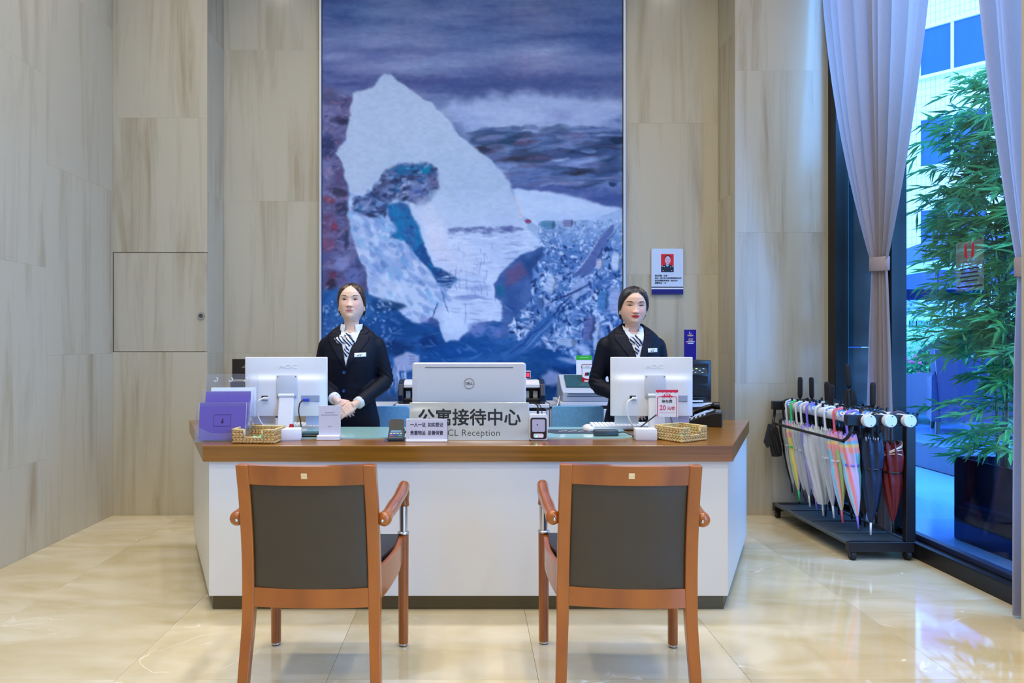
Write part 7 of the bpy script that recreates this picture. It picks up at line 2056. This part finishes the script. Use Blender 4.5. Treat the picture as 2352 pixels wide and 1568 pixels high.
umbrella('wide loose clear umbrella in the middle of the rack', 0, 4.42, 'milky', 'white', 'white', 0.052, (0.03, -0.04), 0.15, seed=7, loose=0.8)
umbrella('clear umbrella with white tip right of the loose clear one', 0, 4.31, 'clear', 'white', 'white', 0.042, (0.035, -0.05), 0.165, seed=8)
umbrella('rainbow umbrella with pink handle and tip on the rack', 0, 4.20, rainbow(2), 'pink', 'pink', 0.045, (0.03, -0.05), 0.165, seed=9, strap='white')
umbrella('rainbow umbrella with purple handle and tip on the rack', 0, 4.06, rainbow(5), 'purple', 'purple', 0.050, (0.05, -0.045), 0.165, seed=10, strap='purple')
for k, (r, yy, lab) in enumerate(((1, 4.78, 'black umbrella on the middle rail, farthest from the viewer'), (1, 4.58, 'black umbrella on the middle rail behind the lavender one'), (1, 4.42, 'black umbrella on the middle rail behind the loose clear one'),
                                  (1, 4.27, 'black umbrella on the middle rail behind the pink-tipped rainbow one'), (1, 4.13, 'black umbrella on the middle rail behind the purple-tipped rainbow one'), (2, 4.45, 'black umbrella on the rail nearest the window'), (2, 4.20, 'black umbrella directly behind the maroon one'), (1, 4.88, 'black umbrella on the middle rail against the wall end'), (2, 4.68, 'black umbrella on the window-side rail at the far half'), (2, 4.32, 'black umbrella on the window-side rail at its middle'))):
    umbrella(lab, r, yy, 'black', 'black', 'black', 0.056, (0.02, -0.02), 0.15 + 0.01 * (k % 2), seed=20 + k)
umbrella('navy umbrella with white tip at the near end of the rack', 1, 4.00, 'navy', 'black', 'white', 0.056, (-0.015, -0.01), 0.135, 0.70, seed=30)
umbrella('maroon umbrella with cream piping at the near end of the rack', 2, 4.00, 'maroon', 'brown', 'black', 0.058, (0.005, -0.01), 0.145, 0.68, seed=31, trim=True)

# long golf umbrellas standing between the rails, handles up
def golf(label, x, y, lean, ztop, seed):
    u = thing('umbrella', label, 'umbrella', (x, y, 0), 0, 'long umbrellas standing in the rack')
    at = lambda z: (lean[0] * (z - 0.1) / 0.9, lean[1] * (z - 0.1) / 0.9, z)
    h0 = ztop - 0.15
    MB().tube([at(h0), at(h0 + 0.02), at(ztop - 0.02), at(ztop - 0.004), at(ztop)], [0.012, 0.0165, 0.0165, 0.014, 0.006], 14).build('foam_handle', mat('black_foam', RGB(26, 25, 27), 0.85, noise=((40, 40, 40), 0.08)), u, smooth=True)
    MB().tube([at(0.70), at(h0 + 0.005)], 0.0075, 10).build('shaft', M_BLACKMETAL, u, smooth=True)
    canopy_mesh('canopy', at(h0 - 0.02), at(0.19), 0.034, None, u, cloths['black'], seed=seed)
    MB().tube([at(0.20), at(0.112)], [0.007, 0.005], 10).build('ferrule', plain['black'], u, smooth=True)
XM1, XM2 = 2.380, 2.497
golf('long black umbrella standing at the wall end of the rack, left of a pair', XM1 + 0.0, 4.86, (0.015, 0.02), 1.03, 40)
golf('long black umbrella standing at the wall end of the rack, right of a pair', XM2 - 0.01, 4.86, (-0.02, 0.0), 1.03, 41)
golf('long black umbrella standing before the dark panel, left of a pair', XM1, 4.50, (0.03, -0.02), 1.00, 42)
golf('long black umbrella standing before the dark panel, right of a pair', XM2, 4.66, (-0.03, -0.01), 1.01, 43)
golf('tallest black umbrella leaning over the near rack rails', XM2, 4.30, (-0.05, 0.04), 1.14, 44)
golf('long black umbrella standing nearest the window at the rack', XM2, 4.18, (0.02, 0.02), 1.03, 45)
# folded pocket umbrella on the guard bar
fu = thing('folding_umbrella', 'folded black pocket umbrella hanging on the guard bar near the wall', 'umbrella', (RX0 - 0.028, 4.86, 0.46))
canopy_mesh('canopy', (0.0, 0, 0.215), (0.03, 0, 0.0), 0.034, None, fu, cloths['black'], seed=50, prof=[(0, .5), (.1, .8), (.5, 1), (.8, 1), (1, .9)])
MB().prism([(-0.040, 0.06), (-0.062, 0.10), (-0.030, 0.232), (0.0, 0.228), (-0.012, 0.09)], -0.012, 0.012, 'y').build('sleeve_flap', mat('charcoal_sleeve', RGB(34, 38, 42), 0.6, noise=((20, 20, 20), 0.08)), fu)
MB().tube([(0.0, 0, 0.2), (0.006, 0, 0.235), (0.016, 0, 0.245), (0.022, 0, 0.236)], 0.003, 6).build('wrist_loop', M_BLACKCABLE, fu)
# ------------------------------------------------------------------ tied-back curtains
M_CURTAIN = mat('grey_mauve_curtain', RGB(182, 172, 174), 0.8, noise=((120, 120, 30), 0.06), translucent=0.5)
def curtain(label, ya, yb, x, ytie, ztie, wtie, wbot, ztop, pleats, seed, tie_off=0.0, xtie=None, lowdep=0.034):
    """pleated drape along the window (runs in y), gathered at the tie"""
    c = thing('curtain', label, 'curtain', (x, ytie, 0), 0, 'curtains at the tall window')
    xt = (xtie if xtie is not None else x) - x
    rnd = np.random.default_rng(seed)
    nu, nz = pleats * 14, 90
    zs = np.concatenate([np.linspace(0.012, ztie, 36, endpoint=False), np.linspace(ztie, ztop, nz - 36)])
    ph = rnd.uniform(-0.5, 0.5, pleats + 2).cumsum() * 0.25
    vs = []; fs = []
    for j, z in enumerate(zs):
        if z >= ztie:
            k = (z - ztie) / (ztop - ztie)
            s = 1 - (1 - k) ** 2.2
            y0 = (ytie - wtie / 2) + (ya - (ytie - wtie / 2)) * s; y1 = (ytie + wtie / 2) + (yb - (ytie + wtie / 2)) * s
            dep = 0.026 + 0.085 * s
            xx = xt * (1 - s)
        else:
            k = (ztie - z) / ztie
            s = min(1, k * 4)
            w = wtie + (wbot - wtie) * (1 - (1 - k) ** 2)
            y0, y1 = ytie - w / 2, ytie + w / 2
            dep = 0.024 + (lowdep - 0.024) * s
            xx = xt
        for i in range(nu + 1):
            u = i / nu
            a = math.pi * pleats * u + 0.5 * math.sin(3 * u * math.pi + seed)
            sw = abs(math.sin(a)) ** 0.85            # rounded folds towards the room, creases towards the glass
            amp = dep * (0.85 + 0.3 * math.sin(5.1 * u * math.pi + seed))
            vs.append((xx + dep * 0.5 - amp * sw, y0 + (y1 - y0) * u - ytie, z))
    for j in range(len(zs) - 1):
        for i in range(nu):
            a = j * (nu + 1) + i
            fs.append((a, a + 1, a + nu + 2, a + nu + 1))
    o = raw_mesh('drape', vs, fs, M_CURTAIN, c, True)
    # tie band
    tb = MB(); ring = []
    for i in range(40):
        a = 2 * math.pi * i / 40
        ring.append((xt + 0.026 * math.cos(a), (wtie / 2 + 0.010) * math.sin(a)))
    vs = []; fs = []
    for zz, g in ((ztie - 0.045, 1.0), (ztie - 0.040, 1.06), (ztie + 0.040, 1.06), (ztie + 0.045, 1.0)):
        for (a, b) in ring: vs.append((xt + (a - xt) * g, b * g, zz + 0.006 * math.sin(3 * b / wtie)))
    for j in range(3):
        for i in range(40):
            i2 = (i + 1) % 40
            fs.append((j * 40 + i, j * 40 + i2, (j + 1) * 40 + i2, (j + 1) * 40 + i))
    tb.add(vs, fs).build('tie_band', mat('mauve_tie_band', RGB(160, 148, 156), 0.75, noise=((90, 90, 90), 0.05)), c, smooth=True)
    return c
# depth positions along the window
curtain('long grey curtain tied back behind the umbrella rack', 3.57, 4.93, 2.535, 4.30, Z(606, 4.30), 0.17, 0.31, HC - 0.02, 10, 2, xtie=2.618, lowdep=0.030)
curtain('long grey curtain at the right edge beside the stone pier', 2.94, 3.44, 2.535, 3.045, 1.62, 0.13, 0.17, HC - 0.02, 5, 5, lowdep=0.05)
# ------------------------------------------------------------------ terrace outside the window
M_TERRACE = mat('wet_blue_grey_paving', RGB(96, 140, 196), 0.12, noise=((0.8, 0.8, 1), 0.08))
ter = MB().box((11.5, 9, -0.06), (17.4, 36, 0.08)).build('terrace_floor', mat('terrace_screed', RGB(90, 100, 115), 0.7, noise=((3, 3, 3), 0.05)))
tag(ter, 'blue-grey paved terrace outside the window', kind='structure')
pm = None
for ix in range(2):
    for iy in range(7):
        x0, y0 = 2.84 + ix * 0.9, 2.2 + iy * 0.9
        if pm is None:
            b = MB().box((0, 0, 0), (0.897, 0.897, 0.02), 0.001, 1); pm = bpy.data.meshes.new('paving_slab'); pm.from_pydata(b.v, [], b.f); pm.materials.append(M_TERRACE)
        o = link('paving_slab', pm, ter); o.location = (x0 + 0.45, y0 + 0.45, -0.012)
# raised timber deck
dk_ = thing('terrace_deck', 'raised dark blue timber deck beyond the planter', 'deck', (6.6, 8.0, 0))
M_DECK = mat('blue_grey_decking', RGB(72, 98, 150), 0.25, noise=((30, 1.5, 3), 0.12))
MB().box((-1.93, 0, 0.122), (0.03, 7.6, 0.244)).build('riser', mat('dark_deck_riser', RGB(22, 34, 66), 0.4, noise=((2, 12, 12), 0.15)), dk_)
for k in range(26):
    MB().box((-1.86 + k * 0.15, 0, 0.257), (0.146, 7.6, 0.026)).build('board', M_DECK, dk_)
# steel planter with bamboo
pl_ = thing('planter_box', 'mirror-dark steel planter box outside the window', 'planter', (3.44, 3.35, 0))
M_PLANTER = mat('mirror_dark_steel', RGB(46, 62, 92), 0.06, 0.9, noise=((3, 3, 3), 0.04))
for s in (-1, 1):
    MB().box((s * 0.265, 0, 0.268), (0.012, 2.1, 0.535), 0.002, 1).build('long_side', M_PLANTER, pl_)
    MB().box((0, s * 1.044, 0.268), (0.518, 0.012, 0.535), 0.002, 1).build('end_side', M_PLANTER, pl_)
MB().box((0, 0, 0.43), (0.51, 2.07, 0.08)).build('soil', mat('dark_soil', RGB(34, 30, 28), 0.95, bump=(30, 0.6), noise=((20, 20, 20), 0.3)), pl_)
R2 = random.Random(21)
M_LEAF = mat('bamboo_leaf', RGB(110, 196, 120), 0.45, noise=((4, 4, 4), 0.35), translucent=0.35)
M_LEAF2 = mat('dark_bamboo_leaf', RGB(70, 160, 110), 0.45, noise=((4, 4, 4), 0.3), translucent=0.3)
M_CULM = mat('bamboo_culm', RGB(46, 96, 70), 0.4, noise=((8, 8, 3), 0.2))
def leaf_quad(mb, p, d, up, L, W):
    d = d.normalized(); s = d.cross(up)
    if s.length < 1e-4: return
    s.normalize(); n = s.cross(d)
    m = p + d * L * 0.45 + n * L * 0.04; e = p + d * L - n * L * 0.10
    o = len(mb.v)
    mb.v += [tuple(p), tuple(m + s * W), tuple(e), tuple(m - s * W)]
    mb.f += [(o, o + 1, o + 2), (o, o + 2, o + 3)]
bmb = thing('bamboo_clump', 'tall clump of green bamboo growing in the steel planter', 'bamboo', (3.42, 4.0, 0.472))
def bamboo(x, y, h, lean, nb, seed, mleaf, t0=0.27):
    r = random.Random(seed)
    b = bmb; x, y = x - 3.42, y - 4.0
    pts = [Vector((x + lean[0] * t * t * h, y + lean[1] * t * t * h, h * t)) for t in np.linspace(0, 1, 16)]
    st = MB(); st.tube([tuple(p) for p in pts], [0.011 * (1 - 0.75 * t) for t in np.linspace(0, 1, 16)], 8)
    culm = st.build('culm', M_CULM, b, smooth=True)
    lv = MB(); tw = MB()
    for k in range(nb):
        t = t0 + (1 - t0) * (k + r.random()) / nb
        i = min(14, int(t * 15)); base = pts[i] + (pts[i + 1] - pts[i]) * (t * 15 - i if i < 14 else 0)
        az = r.uniform(0, 2 * math.pi); ln = r.uniform(0.18, 0.48) * (1.1 - 0.45 * abs(t - 0.55))
        d = Vector((math.cos(az), math.sin(az), r.uniform(0.1, 0.7))).normalized()
        tip = base + d * ln + Vector((0, 0, -0.25 * ln))
        mid = base + d * ln * 0.55
        tw.tube([tuple(base), tuple(mid), tuple(tip)], [0.0025, 0.0018, 0.001], 4)
        for q in range(r.randint(14, 22)):
            s = r.uniform(0.25, 1.0)
            p = base + (mid - base) * min(1, s * 2) if s < 0.5 else mid + (tip - mid) * (s - 0.5) * 2
            ld = Vector((d.x + r.uniform(-0.9, 0.9), d.y + r.uniform(-0.9, 0.9), r.uniform(-0.75, 0.35)))
            leaf_quad(lv, p, ld, Vector((r.uniform(-.4, .4), r.uniform(-.4, .4), 1)), r.uniform(0.08, 0.16), r.uniform(0.007, 0.012))
    tw.build('twigs', M_CULM, culm, kind='stuff')
    lv.build('foliage', mleaf, b, kind='stuff')
spots = [(3.30, 4.20, 2.35, (0.00, 0.16), 34), (3.42, 4.30, 2.55, (0.02, 0.10), 36), (3.34, 4.02, 2.6, (0.02, 0.12), 38), (3.50, 4.08, 2.7, (0.05, 0.06), 36), (3.38, 3.84, 2.6, (0.0, 0.08), 36), (3.54, 3.86, 2.4, (0.04, 0.14), 34), (3.30, 3.66, 2.5, (0.02, 0.05), 34), (3.46, 3.60, 2.5, (0.03, 0.05), 34), (3.48, 4.28, 2.0, (0.02, 0.20), 30), (3.27, 4.09, 2.3, (0.02, 0.04), 44), (3.30, 4.00, 1.9, (0.02, 0.06), 40), (3.44, 4.15, 2.5, (0.03, 0.03), 44)]
for k, (x, y, h, ln, nb_) in enumerate(spots):
    bamboo(x, y, h, ln, int(nb_ * 1.35), 100 + k, M_LEAF if k % 2 == 0 else M_LEAF2, 0.05 if k >= 9 else 0.27)

# wicker terrace chairs
def wicker_mat():
    m = bpy.data.materials.new('blue_black_wicker'); m.use_nodes = True
    nt = m.node_tree; b = nt.nodes['Principled BSDF']
    tc = nt.nodes.new('ShaderNodeTexCoord'); mp = nt.nodes.new('ShaderNodeMapping'); mp.inputs['Scale'].default_value = (90, 90, 90)
    ck = nt.nodes.new('ShaderNodeTexChecker'); ck.inputs['Scale'].default_value = 1.0
    ck.inputs['Color1'].default_value = RGB(24, 28, 60); ck.inputs['Color2'].default_value = RGB(46, 54, 96)
    nt.links.new(tc.outputs['Object'], mp.inputs[0]); nt.links.new(mp.outputs[0], ck.inputs['Vector']); nt.links.new(ck.outputs[0], b.inputs['Base Color'])
    bp = nt.nodes.new('ShaderNodeBump'); bp.inputs['Strength'].default_value = 0.5; bp.inputs['Distance'].default_value = 0.01
    nt.links.new(ck.outputs['Fac'], bp.inputs['Height']); nt.links.new(bp.outputs[0], b.inputs['Normal'])
    b.inputs['Roughness'].default_value = 0.4
    return m
M_WICKER = wicker_mat()
M_CUSH = mat('pale_outdoor_cushion', RGB(190, 200, 214), 0.7, noise=((9, 9, 9), 0.03))
def wicker(label, x, y, rz):
    c = thing('wicker_armchair', label, 'chair', (x, y, 0.27), rz, 'wicker armchairs on the deck')
    o = MB().prism([(-0.30, 0.16), (0.30, 0.16), (0.36, 0.94), (-0.36, 0.94)], 0.28, 0.36, 'y').build('backrest', M_WICKER, c)
    for s in (-1, 1):
        MB().prism([(-0.34, 0.14), (0.32, 0.14), (0.34, 0.66), (0.0, 0.62), (-0.34, 0.60)], s * 0.34 - 0.045, s * 0.34 + 0.045, 'x').build('arm', M_WICKER, c)
        for yy in (-0.28, 0.28):
            MB().tube([(s * 0.32, yy, 0.16), (s * 0.33, yy * 1.06, 0.0)], [0.028, 0.02], 8).build('leg', M_BLACKMETAL, c)
    MB().box((0, -0.02, 0.26), (0.60, 0.60, 0.20)).build('seat_base', M_WICKER, c)
    MB().box((0, -0.03, 0.40), (0.58, 0.56, 0.09), 0.03, 3).build('cushion', M_CUSH, c, auto=40)
    return c
wicker('dark blue wicker armchair on the deck, nearest the bamboo', 5.62, 7.55, math.radians(150))
wicker('dark blue wicker armchair on the deck, partly behind the window mullion', 5.85, 8.66, math.radians(205))
tt = thing('terrace_table', 'low pale table on the deck between the wicker armchairs', 'table', (7.05, 8.55, 0.27))
MB().prism(rounded(0.8, 0.8, 0.03), 0.40, 0.43).build('table_top', M_CUSH, tt)
MB().box((0, 0, 0.20), (0.5, 0.5, 0.38)).build('pedestal', M_WICKER, tt)
# market parasol
par = thing('parasol', 'large dark blue parasol with pale valance band over the deck', 'parasol', (7.35, 9.9, 0.27))
M_CANVAS = mat('dark_blue_canvas', RGB(24, 56, 120), 0.7, noise=((3, 3, 3), 0.08), translucent=0.15)
hw_ = 1.5
vs = [(-hw_, -hw_, 2.05), (hw_, -hw_, 2.05), (hw_, hw_, 2.05), (-hw_, hw_, 2.05), (0, 0, 2.75)]
o = MB().add(vs, [(0, 1, 4), (1, 2, 4), (2, 3, 4), (3, 0, 4)]).build('canopy', M_CANVAS, par)
o.modifiers.new('thickness', 'SOLIDIFY').thickness = 0.01
for k in range(4):
    a = math.pi / 2 * k
    M = Matrix.Rotation(a, 4, 'Z')
    MB().box((0, -hw_, 1.99), (2 * hw_, 0.012, 0.12), M=M).build('valance', mat('pale_valance', RGB(196, 214, 236), 0.7, noise=((3, 3, 3), 0.03), translucent=0.3), par)
    MB().box((0, -hw_ - 0.002, 1.84), (2 * hw_ - 0.02, 0.012, 0.18), M=M).build('valance_skirt', M_CANVAS, par)
    MB().tube([tuple(M @ Vector((0, 0, 2.70))), tuple(M @ Vector((hw_, hw_, 2.03)))], 0.014, 6).build('rib', M_BLACKMETAL, par)
MB().cyl((0, 0, 0), (0, 0, 2.78), 0.045, 14).build('pole', mat('blue_grey_pole', RGB(40, 70, 120), 0.4, noise=((3, 3, 3), 0.04)), par)
MB().lathe([(0.32, 0.0), (0.32, 0.05), (0.08, 0.09), (0.06, 0.2)], seg=20).build('base', M_BLACKMETAL, par)
# sign wall and hedge
sw = thing('sign_wall', 'pale garden wall with relief lettering RESIDENCE', 'wall', (10.2, 13.2, 0))
MB().box((0, 0.12, 1.25), (4.8, 0.2, 2.5), 0.01, 1).build('wall_body', mat('pale_render', RGB(196, 206, 222), 0.6, noise=((2, 2, 2), 0.04)), sw)
MB().box((0, 0.1, 2.53), (4.9, 0.3, 0.06)).build('coping', mat('pale_coping', RGB(220, 226, 236), 0.6, noise=((2, 2, 2), 0.03)), sw)
M_RELIEF = mat('blue_grey_letter', RGB(90, 130, 180), 0.4, noise=((9, 9, 9), 0.03))
text('lettering_chinese', '商务公寓', 0.50, M_RELIEF, sw, (-1.25, 0.0, 2.02), depth=0.02, heavy=0.01)
text('lettering_latin', 'RESIDENCE', 0.20, M_RELIEF, sw, (-1.02, 0.0, 1.66), depth=0.015, sx=1.1, heavy=0.006)
for k in range(6):
    MB().box((-1.9 + k * 0.45, -0.02, 2.44), (0.09, 0.05, 0.05), 0.01, 1).build('wall_light', M_WHITEPLASTIC, sw)
def hedge(label, x, y, sx, sy, sz, n, seed, m, z0=0.0):
    r = random.Random(seed)
    h = thing('hedge', label, 'hedge', (x, y, z0))
    lv = MB()
    for k in range(n):
        u, v, w = r.uniform(-1, 1), r.uniform(-1, 1), r.uniform(0, 1)
        p = Vector((u * sx, v * sy, w * sz + 0.08 * math.sin(u * 9) + 0.05 * math.sin(v * 13)))
        leaf_quad(lv, p, Vector((r.uniform(-1, 1), r.uniform(-1, 1), r.uniform(-0.6, 0.8))), Vector((0.2, 0.1, 1)), r.uniform(0.06, 0.11), r.uniform(0.016, 0.03))
    lv.build('foliage', m, h, kind='stuff')
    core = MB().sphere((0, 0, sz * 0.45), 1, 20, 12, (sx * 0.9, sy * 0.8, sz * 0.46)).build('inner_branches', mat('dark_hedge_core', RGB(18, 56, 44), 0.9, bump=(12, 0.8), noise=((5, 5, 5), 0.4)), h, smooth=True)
    for k in range(4):
        MB().tube([(-sx * 0.6 + k * sx * 0.4, 0, 0), (-sx * 0.6 + k * sx * 0.4, 0, sz * 0.5)], 0.03, 6).build('stem', M_CULM, h)
    return h
M_HEDGE = mat('bright_hedge_leaf', RGB(70, 180, 110), 0.5, noise=((6, 6, 6), 0.4), translucent=0.3)
hedge('bright green clipped hedge in front of the sign wall', 9.6, 12.35, 1.7, 0.45, 1.72, 5200, 5, M_HEDGE)
fl = hedge('small flowering shrub behind the window mullion', 6.30, 9.75, 0.24, 0.24, 0.75, 500, 8, M_HEDGE, 0.272)
fp2 = MB()
for k in range(14):
    fp2.sphere((R2.uniform(-.25, .25), R2.uniform(-.3, .1), R2.uniform(.3, .85)), 0.028, 6, 4)
fp2.build('pink_flowers', mat('pink_petals', RGB(230, 90, 150), 0.6, noise=((9, 9, 9), 0.1)), fl, kind='stuff')

# apartment building across the way, set at 45 degrees
bld = thing('apartment_building', 'white tiled apartment building across the terrace with blue windows', 'building', (15.2, 21.5, 0), math.radians(-45))
def tile_facade():
    m = bpy.data.materials.new('white_facade_tiles'); m.use_nodes = True
    nt = m.node_tree; b = nt.nodes['Principled BSDF']
    tc = nt.nodes.new('ShaderNodeTexCoord'); mp = nt.nodes.new('ShaderNodeMapping'); mp.inputs['Rotation'].default_value = (math.pi / 2, 0, 0)
    br = nt.nodes.new('ShaderNodeTexBrick'); br.offset = 0.0; br.inputs['Scale'].default_value = 1.0
    br.inputs['Brick Width'].default_value = 0.13; br.inputs['Row Height'].default_value = 0.24; br.inputs['Mortar Size'].default_value = 0.008
    br.inputs['Color1'].default_value = RGB(226, 198, 190); br.inputs['Color2'].default_value = RGB(220, 190, 184); br.inputs['Mortar'].default_value = RGB(156, 142, 150)
    nt.links.new(tc.outputs['Object'], mp.inputs[0]); nt.links.new(mp.outputs[0], br.inputs['Vector']); nt.links.new(br.outputs['Color'], b.inputs['Base Color'])
    b.inputs['Roughness'].default_value = 0.4
    return m
M_FACADE = tile_facade()
MB().box((0, 3, 9), (26, 6, 18)).build('facade', M_FACADE, bld)
M_WFRAME = mat('white_window_frame', RGB(226, 228, 228), 0.4, noise=((3, 3, 3), 0.01))
M_BPANE = mat('sky_blue_pane', RGB(20, 66, 150), 0.15, 0.0, 0.3, noise=((0.6, 0.6, 0.6), 0.08))
for fl_ in range(6):
    for cx_ in range(-3, 4):
        wx, wz = cx_ * 3.4 + 0.2, 1.1 + fl_ * 2.95
        f_ = MB()
        f_.box((wx, -0.03, wz + 1.62), (1.9, 0.12, 0.10)); f_.box((wx, -0.05, wz), (2.0, 0.2, 0.10)); f_.box((wx - 0.9, -0.03, wz + 0.8), (0.10, 0.12, 1.6)); f_.box((wx + 0.9, -0.03, wz + 0.8), (0.10, 0.12, 1.6)); f_.box((wx, -0.03, wz + 0.8), (0.08, 0.12, 1.6))
        w_ = f_.build('window', M_WFRAME, bld)
        for s in (-1, 1):
            MB().box((wx + s * 0.445, 0.0, wz + 0.8), (0.80, 0.03, 1.52)).build('pane', M_BPANE, w_)
MB().box((0, 2.9, 18.1), (26.4, 6.4, 0.3)).build('roof', M_WFRAME, bld)
# sticker on the window glass
gs_ = thing('window_sticker', 'clear sticker with a red emblem and small print on the window pane', 'sticker', (RX + 0.052, X(2205, 1) and RX * F / (2205 - CX), Z(665, RX * F / (2205 - CX))), math.radians(-90))
MB().box((0, -0.0005, 0.13), (0.20, 0.001, 0.27)).build('film', M_ACRYLIC, gs_)
for s in (-1, 1):
    MB().prism([(s * 0.012, 0.17), (s * 0.036, 0.18), (s * 0.036, 0.25), (s * 0.020, 0.255), (s * 0.016, 0.21)], -0.0022, -0.0012, 'y').build('red_emblem', M_RED, gs_)
for k in range(4):
    MB().box((0, -0.0018, 0.115 - k * 0.022), (0.14 - 0.02 * (k % 2), 0.001, 0.007)).build('printed_line', M_NAVYINK, gs_)
MB().box((0, -0.0018, 0.018), (0.19, 0.001, 0.008)).build('lower_bar', M_INK, gs_)

# dark clad pillar outside, behind the fixed pane
op = thing('dark_pillar', 'dark teal clad pillar outside behind the left curtain', 'pillar', (3.07, 5.45, 0))
M_CLAD = mat('dark_teal_cladding', RGB(18, 44, 54), 0.2, 0.0, noise=((3, 3, 1), 0.06))
for k in range(4):
    MB().box((0, 0, 0.62 + k * 1.25), (0.44, 0.5, 1.245), 0.003, 1).build('cladding_panel', M_CLAD, op)
